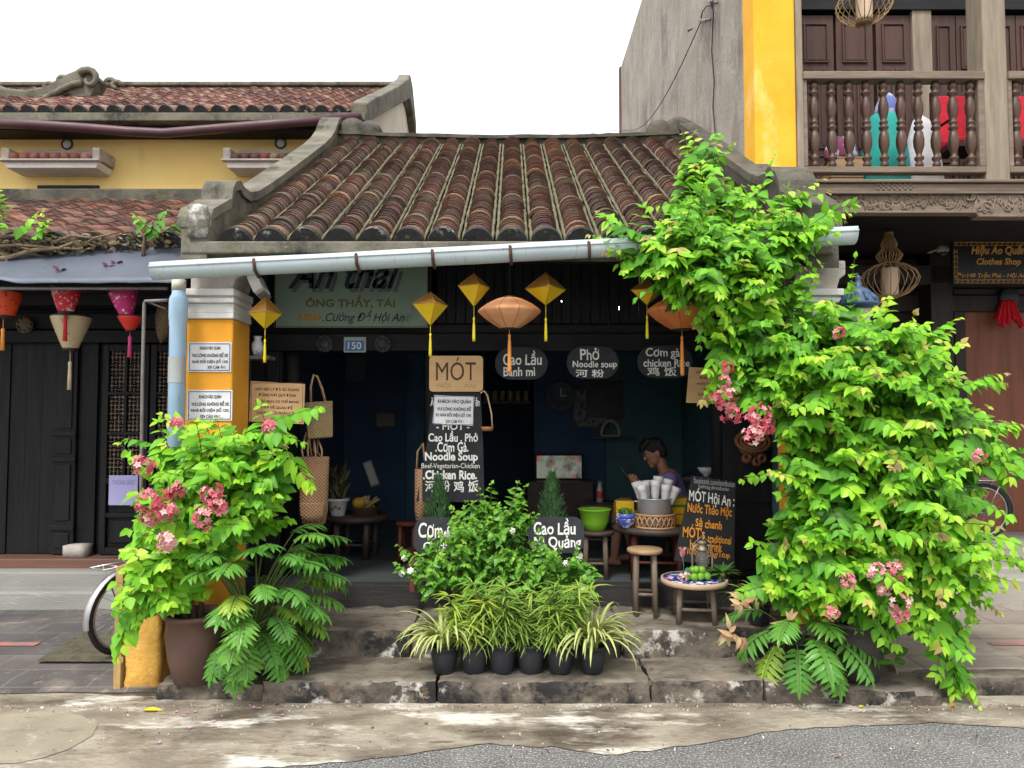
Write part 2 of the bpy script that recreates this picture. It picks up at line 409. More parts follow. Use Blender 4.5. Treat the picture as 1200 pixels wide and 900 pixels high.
b = MB(); b.add([(-400, -400, -.03), (400, -400, -.03), (400, 400, -.03), (-400, 400, -.03)], [(0, 1, 2, 3)]); struct('ground', b, ground_m)
b = MB(); b.add([(-60, -8, 0), (60, -8, 0), (60, 4.3, 0), (-60, 4.3, 0)], [(0, 1, 2, 3)]); struct('road', b, asphalt)
edge = [(-2400, 930), (0, 930), (230, 905), (300, 900), (400, 893), (480, 884), (560, 872), (648, 874), (707, 884), (762, 880), (861, 865), (927, 854), (1000, 850), (1105, 847), (1200, 853), (3200, 850)]
fine = []
for (a, c), (d, e) in zip(edge, edge[1:]):
    n = max(1, int((d - a) / 14)) if -10 < a < 1250 else 2
    for i in range(n):
        t = i / n; p = gnd(a + (d - a) * t, c + (e - c) * t + noise.noise(Vector((a + t * 40, i * .7, 0))) * 3, .005); fine.append((p.x, p.y))
n = len(fine); vs = [(x, y, .005) for x, y in fine] + [(x, 4.45, .006) for x, y in fine]
b = MB(); b.add(vs, [(i, i + 1, n + i + 1, n + i) for i in range(n - 1)]); struct('concrete_apron', b, apron_m)
pts = [gnd(x, y, .009) for x, y in ((-300, 838), (0, 836), (60, 834), (95, 838), (115, 848), (108, 862), (80, 878), (50, 888), (20, 894), (-300, 900))]
b = MB(); b.add(pts, [tuple(range(len(pts)))[::-1]]); struct('concrete_patch', b, patch_m)

def paver_mat(name, c1, c2, cj, sx, sy, stains=()):
    m = mat(name, c1, c2, scale=1.5, rough=.6, bump=.2, bscale=50, stains=stains, rvar=.2)
    t = m.node_tree; N = t.nodes; L = t.links; p = N['Principled BSDF']; src = p.inputs['Base Color'].links[0].from_socket
    tc = N.new('ShaderNodeTexCoord'); br = N.new('ShaderNodeTexBrick'); L.new(tc.outputs['Object'], br.inputs['Vector'])
    br.inputs['Scale'].default_value = 1; br.inputs['Brick Width'].default_value = sx; br.inputs['Row Height'].default_value = sy; br.inputs['Mortar Size'].default_value = .006
    br.inputs['Color1'].default_value = (.8, .8, .82, 1); br.inputs['Color2'].default_value = (1.15, 1.1, 1.05, 1); br.inputs['Mortar'].default_value = (*cj, 1); br.inputs['Mortar Smooth'].default_value = .3
    x = N.new('ShaderNodeMix'); x.data_type = 'RGBA'; x.blend_type = 'MULTIPLY'; x.inputs[0].default_value = 1
    L.new(src, x.inputs[6]); L.new(br.outputs[0], x.inputs[7]); L.new(x.outputs[2], p.inputs['Base Color'])
    return m
pave_l = paver_mat('slate pavers', (.14, .13, .125), (.085, .08, .078), (1.6, 1.5, 1.4), .5, .26, [((.27, .24, .20), 2.5, .54, .7), ((.06, .056, .054), 1.1, .52, .7), ((.22, .19, .155), 12, .58, .68)])
pave_r = paver_mat('pale pavers', (.29, .26, .22), (.20, .18, .15), (.45, .42, .38), .7, .36, [((.5, .47, .42), 2, .6, .75), ((.14, .125, .105), 2.6, .6, .75)])
b = MB(); b.grid(60, 20, lambda u, v: (-14 + u * 12.02, 4.36 + v * 1.80 + .03 * noise.noise(Vector((u * 30, 0, 2))) * (v < .01), .03 * min(1, v * 12) + .010 + .006 * noise.noise(Vector((u * 12, v * 3, 1))))); struct('pavement', b, pave_l)
b = MB(); b.bb(2.28, 14, 4.46, 8.2, -.02, .12); struct('pavement', b, pave_r, bevel=.01)
# pink stain lines seen on both pavements are worn paint bands
paint = mat('worn red paint', (.42, .16, .14), (.25, .17, .16), scale=14, rough=.8, ramp=(.4, .6))
p0, p1 = gnd(-60, 764, .05), gnd(44, 754, .05)
b = MB(); b.add([(-6, p1.y - .04, .047), (p1.x, p1.y - .04, .047), (p1.x, p1.y + .04, .047), (-6, p1.y + .04, .047)], [(0, 1, 2, 3)]); struct('paint_band', b, paint)
p1 = gnd(1160, 755, .12)
b = MB(); b.add([(p1.x, p1.y - .035, .125), (7, p1.y - .035, .125), (7, p1.y + .035, .125), (p1.x, p1.y + .035, .125)], [(0, 1, 2, 3)]); struct('paint_band', b, paint)
b = MB(); q = [gnd(42, 776, .05), gnd(140, 776, .05), gnd(140, 741, .05), gnd(98, 741, .05)]
b.grid(16, 8, lambda u, v: ((q[0] * (1 - u) + q[1] * u) * (1 - v) + (q[3] * (1 - u) + q[2] * u) * v) + Vector((0, 0, .004 + .006 * noise.noise(Vector((u * 30, v * 12, 0)))))); struct('moss_patch', b, mat('mossy soil', (.13, .115, .075), (.07, .066, .04), scale=14, bump=.6, bscale=60, rough=.95))

# stone steps of the shop front
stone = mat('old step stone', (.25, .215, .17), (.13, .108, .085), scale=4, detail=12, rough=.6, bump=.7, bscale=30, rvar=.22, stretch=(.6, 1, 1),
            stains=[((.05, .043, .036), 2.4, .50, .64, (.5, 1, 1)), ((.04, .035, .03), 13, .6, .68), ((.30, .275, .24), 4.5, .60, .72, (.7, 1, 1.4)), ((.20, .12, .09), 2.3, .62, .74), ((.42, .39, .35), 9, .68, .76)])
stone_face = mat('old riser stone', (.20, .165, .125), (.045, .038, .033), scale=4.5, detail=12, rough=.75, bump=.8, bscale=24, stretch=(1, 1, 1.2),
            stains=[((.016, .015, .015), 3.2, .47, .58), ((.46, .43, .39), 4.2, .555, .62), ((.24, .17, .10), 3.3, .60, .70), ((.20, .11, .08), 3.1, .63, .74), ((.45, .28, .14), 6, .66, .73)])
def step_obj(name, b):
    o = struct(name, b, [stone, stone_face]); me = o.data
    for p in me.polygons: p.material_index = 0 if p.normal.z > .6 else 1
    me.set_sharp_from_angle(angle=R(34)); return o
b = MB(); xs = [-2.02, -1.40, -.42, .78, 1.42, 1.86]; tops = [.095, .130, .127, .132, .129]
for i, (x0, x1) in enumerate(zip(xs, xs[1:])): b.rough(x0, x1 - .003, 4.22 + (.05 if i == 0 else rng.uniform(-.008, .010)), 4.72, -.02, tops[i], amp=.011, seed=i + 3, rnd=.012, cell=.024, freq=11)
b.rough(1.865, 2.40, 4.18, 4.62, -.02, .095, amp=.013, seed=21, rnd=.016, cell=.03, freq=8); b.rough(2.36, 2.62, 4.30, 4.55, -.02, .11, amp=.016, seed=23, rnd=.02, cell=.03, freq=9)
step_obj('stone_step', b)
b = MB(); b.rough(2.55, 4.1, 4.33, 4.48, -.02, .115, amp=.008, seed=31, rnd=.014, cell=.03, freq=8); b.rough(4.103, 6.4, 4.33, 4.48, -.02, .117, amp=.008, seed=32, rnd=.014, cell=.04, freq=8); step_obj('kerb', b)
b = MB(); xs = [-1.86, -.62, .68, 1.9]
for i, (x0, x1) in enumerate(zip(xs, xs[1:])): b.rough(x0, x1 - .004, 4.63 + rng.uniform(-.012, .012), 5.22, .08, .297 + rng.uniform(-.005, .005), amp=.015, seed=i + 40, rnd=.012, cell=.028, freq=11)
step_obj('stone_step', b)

# ================================================================ materials of the buildings
dark_wood = mat('blackened timber', (.0125, .012, .014), (.006, .006, .0075), scale=3, rough=.55, spec=.25, bump=.2, bscale=40, stretch=(6, 6, .5), stains=[((.026, .025, .024), 3, .6, .78, (8, 8, .4))])
dark_wood_h = mat('blackened timber beams', (.0125, .012, .014), (.006, .006, .0075), scale=3, rough=.55, spec=.25, bump=.2, bscale=40, stretch=(.5, 6, 6), stains=[((.026, .025, .024), 3, .6, .78, (.4, 8, 8))])
moss = mat('mossy lime plaster', (.19, .175, .135), (.095, .088, .065), scale=4, rough=.92, bump=.5, bscale=35, stains=[((.035, .034, .03), 3.2, .52, .66, (1, 1, .7)), ((.34, .32, .27), 8, .63, .72), ((.115, .12, .035), 6, .60, .72)])
moss_dark = mat('dark mossy plaster', (.12, .11, .085), (.06, .056, .045), scale=4, rough=.95, bump=.5, bscale=35, stains=[((.03, .029, .026), 3.2, .5, .66), ((.24, .22, .18), 9, .64, .72), ((.1, .105, .03), 6, .58, .70)])
tile_m = mat('fired clay tile', (1, 1, 1), (.62, .60, .58), scale=14, rough=.85, bump=.35, bscale=70, attr='tint', stains=[])
mortar_m = mat('lichen mortar', (.175, .16, .09), (.09, .085, .05), scale=9, rough=.95, bump=.5, bscale=50, stains=[((.07, .07, .05), 7, .55, .68), ((.22, .20, .06), 9, .62, .72)])
tile_end_m = mat('black lichen tile end', (.035, .034, .033), (.018, .018, .018), scale=12, rough=.9, bump=.4, bscale=60, stains=[((.42, .42, .40), 8, .60, .68), ((.12, .12, .07), 11, .6, .7)])
yel = mat('ochre limewash', (.80, .37, .035), (.74, .32, .025), scale=3, rough=.9, bump=.12, bscale=60, stains=[((.55, .23, .02), 4, .62, .8, (1, 1, .4)), ((.84, .52, .12), 6, .63, .75)])
yel_old = mat('worn ochre limewash', (.72, .42, .10), (.60, .31, .05), scale=5, rough=.95, bump=.4, bscale=40, stains=[((.30, .20, .10), 5, .6, .68), ((.75, .60, .36), 8, .62, .7)])
yel_pale = mat('pale ochre wall', (.84, .62, .24), (.80, .57, .20), scale=1.2, rough=.95, bump=.1, stains=[((.60, .42, .17), 1.5, .56, .75, (1, 1, .3)), ((.78, .64, .38), 2, .62, .75, (1, 1, .35))])
white_pl = mat('white lime plaster', (.72, .70, .68), (.62, .60, .57), scale=6, rough=.85, bump=.15, stains=[((.4, .36, .31), 5, .62, .74)])
white_stain = mat('stained white plaster', (.50, .46, .41), (.36, .32, .28), scale=5, rough=.9, bump=.35, stains=[((.13, .115, .10), 6, .6, .72), ((.66, .63, .58), 5, .58, .7)])
pipe_blue = mat('blue pvc', (.33, .47, .60), (.28, .41, .54), scale=4, rough=.35, bump=.03, stains=[((.18, .19, .17), 6, .62, .75, (1, 1, .3))])
gutter_m = mat('grey blue gutter', (.50, .57, .60), (.43, .50, .53), scale=3, rough=.42, bump=.05, stains=[((.25, .24, .19), 16, .58, .72, (3, 1, .5)), ((.12, .11, .09), 22, .66, .74, (3, 1, .4))])
rust = mat('rusty iron', (.11, .05, .035), (.06, .032, .026), scale=20, rough=.8, bump=.3)
inside_wall = mat('teal painted wall', (.07, .15, .16), (.05, .115, .13), scale=2, rough=.85, bump=.1, stains=[((.035, .07, .08), 3, .55, .7)])
inside_blue = mat('dark blue painted wall', (.045, .085, .16), (.03, .06, .12), scale=2, rough=.85, bump=.1)
inside_floor = mat('worn dark floor', (.085, .10, .10), (.05, .06, .062), scale=2, rough=.5, bump=.2, stains=[((.07, .075, .072), 3, .6, .72), ((.015, .017, .022), 2, .55, .7)])

def tile_roof(parent, x0, ncol, sp, Y0, z0, run, slope, step, r, pal, band, seed, lichen=True, shear=None):
    """rows of lapped half-round clay tiles, mortar fillets between, flat lapped tiles in the channels"""
    rg = random.Random(seed); th = math.atan(slope); s = Vector((0, math.cos(th), math.sin(th))); nn = Vector((0, -math.sin(th), math.cos(th)))
    Ln = run / math.cos(th); nt_ = int(Ln / step); T = MB(); C = MB(); F = MB(); E = MB(); seg = 7
    def P(x, d, h, sx=0): return Vector((x + sx, Y0, z0)) + s * d + nn * h
    for c in range(ncol):
        x = x0 + c * sp; ph = rg.randrange(band); cj = rg.uniform(-.004, .004)
        for i in range(nt_ - 1, -1, -1):
            mort = (i + ph) % band == 0 or i == 0
            col = rg.choice(pal[1] if mort else pal[0]); k = rg.uniform(.7, 1.2) * (.8 + .45 * noise.noise(Vector((x * 1.3, i * step * 1.1, seed)))); T.tint = tuple(min(1, v * k) for v in col)
            rr = r * (1.10 if mort else 1) + rg.uniform(-.002, .002); h0 = (.018 if mort else .012) + rg.uniform(-.003, .003); jx = cj + rg.uniform(-.005, .005) + (rg.uniform(-.014, .014) if rg.random() < .05 else 0)
            L2 = step * (1.5 if not mort else 1.9); vs = []
            for (d, h, q) in ((i * step, h0 - .016, rr - .010), (i * step, h0, rr), (i * step + L2, h0 - .010, rr * .96)):
                for kx in range(seg + 1):
                    a = math.pi * kx / seg; vs.append(P(x, d, h + q * math.sin(a) * .92, jx + q * math.cos(a)))
            w = seg + 1; T.add(vs, [(k2, k2 + 1, w + k2 + 1, w + k2) for k2 in range(seg)], False); T.add(vs[w:], [(k2, k2 + 1, w + k2 + 1, w + k2) for k2 in range(seg)], True)
        for sd in (-1, 1):
            pts = [P(x, d * Ln / 44, .012 + .006 * noise.noise(Vector((x * 9, d * .9, sd))), sd * (r + .010 + .006 * noise.noise(Vector((x * 7, d * .7, sd + 4))))) for d in range(45)]
            F.tube(pts, [.012 + .006 * noise.noise(Vector((x, d * .8, sd * 3))) for d in range(45)], 6)
        E.cur = 0
        ol = [(x + (r + .016) * math.cos(math.pi * k2 / 12), (r + .02) * math.sin(math.pi * k2 / 12)) for k2 in range(13)] + [(x - r - .016, -.035), (x + r + .016, -.035)]
        E.prism(ol[::-1], -.035, .02, lambda a, y, h: P(0, y, h, a))
    for c in range(ncol + 1):
        x = x0 + (c - .5) * sp; wd = sp / 2 - r + .02; nb = int(Ln / (step * 1.35))
        for i in range(nb):
            k = rg.uniform(.6, 1.1); C.tint = tuple(v * k for v in rg.choice(pal[2])); d0 = i * step * 1.35; d1 = d0 + step * 1.5
            vs = [P(x, d0, .010 - .012, -wd), P(x, d0, -.018, 0), P(x, d0, .010 - .012, wd), P(x, d1, -.010, -wd), P(x, d1, -.034, 0), P(x, d1, -.010, wd), P(x, d0, -.03, -wd), P(x, d0, -.035, 0), P(x, d0, -.03, wd)]
            C.add(vs, [(0, 1, 4, 3), (1, 2, 5, 4), (6, 7, 1, 0), (7, 8, 2, 1)], False)
    roof = T.build('roof', tile_m, parent); C.build('channel_tiles', tile_m, roof); F.build('mortar_joints', mortar_m, roof); E.build('eave_tiles', tile_end_m, roof)
    return roof
PAL = ([(.145, .067, .050), (.115, .056, .046), (.19, .083, .056), (.09, .050, .043), (.16, .08, .06), (.15, .105, .07), (.24, .11, .068), (.16, .125, .08)],
       [(.26, .155, .09), (.21, .14, .09), (.28, .155, .085), (.17, .12, .08)], [(.10, .065, .05), (.13, .08, .06), (.07, .055, .045)])
PAL_L = ([(.19, .078, .056), (.15, .065, .05), (.125, .07, .055), (.24, .105, .07), (.10, .06, .05)], [(.24, .13, .085), (.30, .14, .09)], [(.20, .10, .08), (.15, .09, .07)])
PAL_F = ([(.27, .10, .072), (.21, .085, .068), (.18, .09, .07), (.34, .18, .14)], [(.36, .23, .18), (.28, .14, .10)], [(.25, .12, .1), (.2, .11, .09)])

# ================================================================ THE SHOP HOUSE
shop = thing('shop_house', 'low old shop house with brown half-round tile roof and dark open front between yellow pillars', 'shop house', (0, 5, 0))
EY, EZ, SL, RY = 4.66, 2.715, .564, 8.05
roofz = lambda y: EZ + SL * (y - EY)
tile_roof(shop, -1.745, 17, .2181, EY, EZ, RY - EY, SL, .047, .083, PAL, 15, 5)
b = MB()
b.prism([(-2.06, 2.62), (2.0, 2.62), (2.0, 2.70), (-1.95, 2.70), (-2.0, 2.70), (-2.06, 2.745)][::-1], 4.55, 4.80)
b.build('eave_slab', moss, shop, bevel=.012)
b = MB(); b.add([(-2.02, 4.8, 2.66), (2.0, 4.8, 2.66), (2.0, RY, roofz(RY) - .10), (-2.02, RY, roofz(RY) - .10), (-2.02, 11.4, 2.75), (2.0, 11.4, 2.75)], [(0, 1, 2, 3), (3, 2, 5, 4)]); b.build('roof_boards', dark_wood_h, shop)
b = MB(); b.add([(-2.02, RY + .02, roofz(RY)), (2.0, RY + .02, roofz(RY)), (2.0, 11.6, 2.8), (-2.02, 11.6, 2.8)], [(0, 1, 2, 3)]); b.build('rear_roof', mat('rear clay roof', (.14, .06, .05), rough=.9), shop)
b = MB()                                                              # ridge
n = 40
for (zz, hw, hh) in ((0, .10, .13), (.125, .14, .05)):
    ol = [(-hw, 0), (hw, 0), (hw, hh), (-hw, hh)]; vs = []; 
    for i in range(n + 1):
        x = -1.9 + 3.8 * i / n; sag = .05 * (abs(2 * i / n - 1) ** 2) + .006 * noise.noise(Vector((x * 2, zz, 0)))
        vs += [(x, RY + a, roofz(RY) - .085 + zz * .8 + c * .75 + sag + .008 * noise.noise(Vector((x * 8, a * 20, c * 20)))) for a, c in ol]
    fs = [(i * 4 + k, i * 4 + (k + 1) % 4, i * 4 + 4 + (k + 1) % 4, i * 4 + 4 + k) for i in range(n) for k in range(4)]
    b.add(vs, fs + [(3, 2, 1, 0), (n * 4, n * 4 + 1, n * 4 + 2, n * 4 + 3)])
b.build('ridge', moss_dark, shop)
b = MB()
for px_, py_, r_ in ((414, 160, .17), (434, 163, .14), (772, 157, .15), (794, 153, .18)):
    p = pix(px_, py_, RY); b = MB(); b.lathe([(.001, -.12), (r_ * .6, -.12), (r_, -.07), (r_, .07), (r_ * .6, .12), (.001, .12)], (p.x, RY, roofz(RY) + .10), 20, rot=Matrix.Rotation(R(90), 3, 'X')); b.build('ridge_scroll', moss_dark, shop)
def verge(name, xa, xb, prof, m, cap=True):
    b = MB(); lo = [(y, roofz(y) - .14) for y, h in prof]; hi = [(y, roofz(y) + h) for y, h in prof]
    ol = lo + hi[::-1]
    b.prism(ol, xa, xb, lambda y, x, z: (x, y, z + .008 * noise.noise(Vector((y * 5, z * 5, x)))))
    vw = b.build(name, m, shop)
    if cap:
        b = MB(); p2 = [(y, roofz(y) + h) for y, h in prof]
        ol = [(y, z - .035) for y, z in p2] + [(y, z + .03) for y, z in p2][::-1]
        b.prism(ol, xa - .025, xb + .025, lambda y, x, z: (x, y - .007, z + .004)); b.build('coping', m, vw)
    return vw
VP = [(4.56, .16), (4.60, .20), (4.86, .19), (4.90, .18), (4.92, .25), (4.97, .285), (5.06, .27), (5.12, .21), (5.25, .14), (5.42, .105), (5.8, .095), (6.6, .10), (7.3, .11), (7.55, .13), (7.72, .17), (7.80, .22), (7.9, .27), (8.0, .27), (8.05, .22), (8.15, .18)]
verge('verge_wall', -2.06, -1.90, VP, moss)
VR = [(4.60, .10), (4.62, .22), (4.9, .23), (4.95, .22), (4.98, .29), (5.05, .34), (5.18, .34), (5.26, .27), (5.4, .22), (5.6, .20), (5.9, .20), (6.6, .21), (7.3, .22), (8.1, .22), (8.3, .12)]
verge('verge_wall', 1.84, 2.05, VR, moss_dark)
b = MB(); b.rough(-2.02, -1.88, 4.52, 4.57, 2.72, 2.93, amp=.008, seed=3, rnd=.02); b.build('white_stained_block', mat('lime stain', (.55, .55, .53), (.15, .14, .11), scale=7, rough=.95, bump=.5, ramp=(.42, .55)), shop)
# pillars
def pillar(x0, x1, y0, y1):
    t = MB(); t.bb(x0, x1, y0, y1, .05, 2.24); p = t.build('pillar', yel, shop, bevel=.012)
    q = MB()
    for a, z0, z1 in ((.02, 2.24, 2.275), (.012, 2.275, 2.34), (.035, 2.34, 2.37), (.022, 2.37, 2.385), (.045, 2.385, 2.43)): q.bb(x0 - a, x1 + a * .4, y0 - a, y1 + .002, z0, z1)
    q.build('capital', white_pl, p, bevel=.006)
    q = MB(); q.prism([(x0 + .02, 2.43), (x0 + .02, 2.62), (x1 + .05, 2.62), (x1 + .05, 2.53), (x1 + .01, 2.50), (x1 - .01, 2.43)], y0 - .0, y1 - .01); q.build('impost_block', white_stain, p, bevel=.01)
    return p
PLx = (pxX(217, 4.75), pxX(272, 4.75)); pillar(PLx[0], PLx[1], 4.75, 5.06)
PRx = (pxX(930, 4.75), pxX(985, 4.75)); pillar(PRx[0], PRx[1], 4.75, 5.06)
# gutter and downpipe
ga, gb = pix(180, 319, 4.42), pix(1001, 277, 4.42); g = MB()
rad = .056; seg = 12; N_ = 48; vs = []
for i in range(N_ + 1):
    t = i / N_; c = ga.lerp(gb, t); c.z += -.018 * math.sin(math.pi * t) * 0 + .004 * noise.noise(Vector((t * 6, 0, 0)))
    for rr in (rad, rad - .004):
        for k in range(seg + 1):
            a = R(-25) - R(130 + 25) * 0 + math.pi + math.pi * k / seg; vs.append((c.x, c.y + math.cos(a) * rr * 1.1, c.z + .02 + math.sin(a) * rr * (1.25)))
w_ = 2 * (seg + 1); fs = []
for i in range(N_):
    for o_, rev in ((0, 0), (seg + 1, 1)):
        for k in range(seg):
            q = (i * w_ + o_ + k, i * w_ + o_ + k + 1, (i + 1) * w_ + o_ + k + 1, (i + 1) * w_ + o_ + k); fs.append(q[::-1] if rev else q)
    for k in (0, seg): fs.append((i * w_ + k, (i + 1) * w_ + k, (i + 1) * w_ + seg + 1 + k, i * w_ + seg + 1 + k))
for i in (0, N_): fs.append(tuple(i * w_ + k for k in range(seg + 1)))
g.add(vs, fs, True)
for zoff, yoff in ((.022, -rad * 1.1), (.022, rad * 1.1)): g.tube([ga + Vector((0, yoff, zoff)), gb + Vector((0, yoff, zoff))], .007, 6)
gut = g.build('gutter', gutter_m, shop)
for px_ in (303, 421, 509, 599, 690):
    t = (px_ - 180) / 821; c = ga.lerp(gb, t); h = MB()
    h.tube([c + Vector((0, .07, .05)), c + Vector((0, .06, -.03)), c + Vector((0, 0, -.062)), c + Vector((-.004, -.056, -.03)), c + Vector((-.008, -.068, .028)), c + Vector((-.01, -.055, .034))], .010, 6)
    h.build('hanger', rust, gut)
dp = MB(); a, c = pix(206, 330, 4.62), pix(199, 505, 4.62); x = a.x + .02
dp.lathe([(.050, .05), (.050, 2.17), (.053, 2.19), (.053, 2.21), (.056, 2.23), (.056, 2.34), (.050, 2.36), (.04, 2.38), (.04, 2.46)], (x, 4.62, 0), 16)
dpo = dp.build('downpipe', pipe_blue, shop)
q = MB(); q.lathe([(.0525, 1.82), (.0525, 1.98)], (x, 4.62, 0), 16, cap=False); q.build('tape_wrap', mat('grey tape', (.34, .36, .35), (.26, .28, .27), scale=8, rough=.6, stretch=(1, 1, .3)), dpo)
q = MB(); q.lathe([(.042, 2.4), (.042, 2.47)], (x, 4.62, 0), 16); q.build('pipe_collar', mat('cream pipe', (.55, .53, .44), rough=.5), dpo)
# timber front at Y = 5.5
FY = 5.52; fr = MB()
Zt = pyZ(412, FY)
fr.bb(-1.95, 1.95, FY - .06, FY + .06, Zt, Zt + .13); fr.bb(-1.95, 1.95, FY - .03, FY + .05, Zt + .135, Zt + .20)
fr.bb(-1.95, 1.95, FY - .03, FY + .04, 2.75, 2.95); fr.build('lintel', dark_wood_h, shop, bevel=.006)
for px_ in (338, 505, 846): b = MB(); b.lathe([(.062, .43), (.06, 2.9)], (pxX(px_, FY), FY + .1, 0), 14); b.build('post', dark_wood, shop)
b = MB(); x0 = pxX(512, FY)
for i in range(30):                                                      # vertical slats above the window
    xx = x0 + i * .072
    if xx < 1.9: b.bb(xx, xx + .066, FY - .01, FY + .012 + .004 * (i % 2), Zt + .21, 2.76)
b.build('slat_panel', dark_wood, shop, bevel=.003)
b = MB(); b.bb(-1.95, pxX(338, FY) - .05, FY, FY + .05, .43, Zt); b.bb(pxX(338, FY) - .16, pxX(338, FY) - .06, FY - .03, FY + .01, .43, Zt); b.build('door_jamb', dark_wood, shop, bevel=.004)
b = MB(); xa, xb = pxX(846, 5.44), pxX(912, 5.44); b.bb(xa, xb, 5.44, 5.48, .44, Zt)
for z0, z1 in ((.5, .93), (.98, 1.6), (1.66, 2.05)): b.bb(xa + .07, xb - .06, 5.425, 5.445, z0, z1)
b.bb(xb + .01, 1.95, 5.46, 5.5, .44, Zt); b.build('door_leaf', dark_wood, shop, bevel=.006)
b = MB(); b.bb(-1.9, 1.9, 5.19, 5.3, .25, .445); b.build('threshold', mat('worn sill timber', (.04, .036, .034), (.022, .02, .02), scale=3, rough=.6, bump=.3, stretch=(.5, 6, 6)), shop, bevel=.012)
b = MB(); b.bb(-1.95, 1.95, 5.295, 11.2, .2, .43); b.build('floor', inside_floor, shop)
b = MB(); b.bb(-2.05, -1.95, 5.06, 11.2, 0, 3.0); b.build('left_wall', inside_blue, shop)
b = MB(); b.bb(1.90, 1.95, 5.06, 11.2, 0, 3.0); b.build('right_wall', inside_wall, shop)
b = MB(); b.bb(-1.95, 1.95, 11.1, 11.2, 0, 3.2); b.build('rear_wall', inside_blue, shop)
for x0, x1, y in ((1.05, 1.9, 8.3), (.25, 1.045, 8.31), (-1.95, -1.0, 8.6)): b = MB(); b.bb(x0, x1, y, y + .06, .43, 2.62); b.build('partition', inside_wall if x0 == 1.05 else inside_blue, shop)
b = MB(); b.bb(-1.22, -1.02, 8.55, 8.595, .43, 2.35)
for z0, z1 in ((.55, 1.2), (1.3, 2.25)): b.bb(-1.19, -1.05, 8.53, 8.548, z0, z1)
b.build('inner_door', mat('dim blue door', (.03, .10, .18), (.02, .075, .14), scale=3, rough=.6), shop, bevel=.004)
b = MB(); b.bb(-1.95, 1.95, 6.2, 11.1, 2.62, 2.66)
for i in range(7): b.bb(-1.95, 1.95, 6.3 + i * .6, 6.38 + i * .6, 2.55, 2.62)
b.build('ceiling', dark_wood_h, shop)
# door bosses and number plate (fixed to the lintel)
boss_m = mat('carved dark boss', (.055, .05, .055), (.02, .02, .022), scale=30, rough=.6, bump=.6, bscale=45)
for px_ in (381, 449):
    p = pix(px_, 403, FY - .06); q = MB(); rt = Matrix.Rotation(R(90), 3, 'X')
    q.lathe([(.066, 0), (.066, .02), (.058, .03), (.048, .024), (.036, .03), (.030, .042), (.018, .04), (.001, .046)], p, 20, rot=rt)
    for k in range(10): q.ball(p + Vector((math.cos(k * .628) * .052, -.028, math.sin(k * .628) * .052)), .010, 8, 5)
    q.build('door_boss', boss_m, shop)
blk = mat('black paint', (.012, .012, .013), rough=.6); wht = mat('white paint', (.78, .78, .76), rough=.7); chalk = mat('chalk white paint', (.80, .79, .74), (.66, .65, .6), scale=30, rough=.9)
q = MB(); p = pix(416, 404, FY - .075); q.box(p, (.165, .012, .115)); pl = q.build('number_plate', mat('pale metal plate', (.30, .33, .36), rough=.5), shop, bevel=.003)
q = MB(); q.box(p + Vector((0, -.008, -.008)), (.135, .006, .075)); q.build('plate_field', mat('blue enamel', (.03, .10, .26), rough=.35), pl)
q = MB(); add_text(q, '150', p.x - .05, p.z - .035, p.x + .05, p.z + .02, p.y - .013, .02); q.build('lettering', mat('pale blue paint', (.55, .65, .75), rough=.6), pl)

# low yellow stub wall at the left end of the step
b = MB(); xa, xb = pxX(150, 4.4), pxX(194, 4.42); b.rough(xa, xb, 4.42, 4.72, .0, .67, amp=.012, seed=8, rnd=.008, cell=.024, freq=12); t = b.build('stub_wall', yel_old, top=('low worn ochre plaster stub wall beside the terracotta pot', 'wall'))
b = MB(); b.bb(xa - .045, xa - .004, 4.40, 4.52, .0, .725); q = b.build('wooden_edge', mat('weathered ochre board', (.55, .36, .14), (.40, .27, .11), scale=5, rough=.9, bump=.4, stretch=(5, 5, .5)), t, world=True)
q.location = (0, 0, 0)

# ================================================================ LEFT TIMBER HOUSE
lh = thing('timber_house', 'dark timber plank house with lattice doors left of the yellow pillar', 'house', (-4, 6.6, 0))
LY = 6.6; lw = MB()
lw.bb(-9, -2.06, LY + .06, LY + .12, .38, 3.0)
for i in range(40):
    x1 = pxX(66, LY) - i * .145
    lw.bb(x1 - .141, x1, LY + .03 + .006 * (i % 3), LY + .062, .40, pyZ(400, LY))
lw.bb(pxX(92, LY), pxX(113, LY), LY + .02, LY + .062, .40, pyZ(400, LY))
lw.build('plank_wall', dark_wood, lh, bevel=.003)
b = MB(); b.bb(-9, -2.06, LY - .07, LY + .06, pyZ(402, LY), pyZ(388, LY)); b.bb(-9, -2.06, LY - .03, LY + .06, pyZ(386, LY), pyZ(368, LY)); b.bb(-9, -2.06, LY - .25, LY + .06, pyZ(362, LY), pyZ(345, LY)); b.build('lintel', dark_wood_h, lh, bevel=.006)
b = MB(); xa, xb = pxX(66, LY), pxX(92, LY); b.bb(xa, xb, LY - .02, LY + .06, .40, pyZ(402, LY))
zz = [pyZ(v, LY) for v in (640, 628, 612, 545, 530, 512, 505, 410)]
for y in (618, 538, 508): b.bb(xa - .012, xb + .012, LY - .045, LY - .0205, pyZ(y + 3, LY), pyZ(y - 3, LY))
for z0, z1 in ((642, 624), (610, 544), (532, 514), (502, 408)): b.bb(xa + .035, xb - .035, LY - .032, LY - .0205, pyZ(z0, LY), pyZ(z1, LY))
b.build('pilaster', dark_wood, lh, bevel=.008)
b = MB(); b.rough(pxX(88, LY), pxX(114, LY), LY - .14, LY + .02, .395, .50, amp=.006, seed=5, rnd=.012); b.build('stone_block', white_stain, lh)
fret = mat('weathered fretwork', (.22, .16, .11), (.13, .095, .07), scale=12, rough=.8, bump=.2)
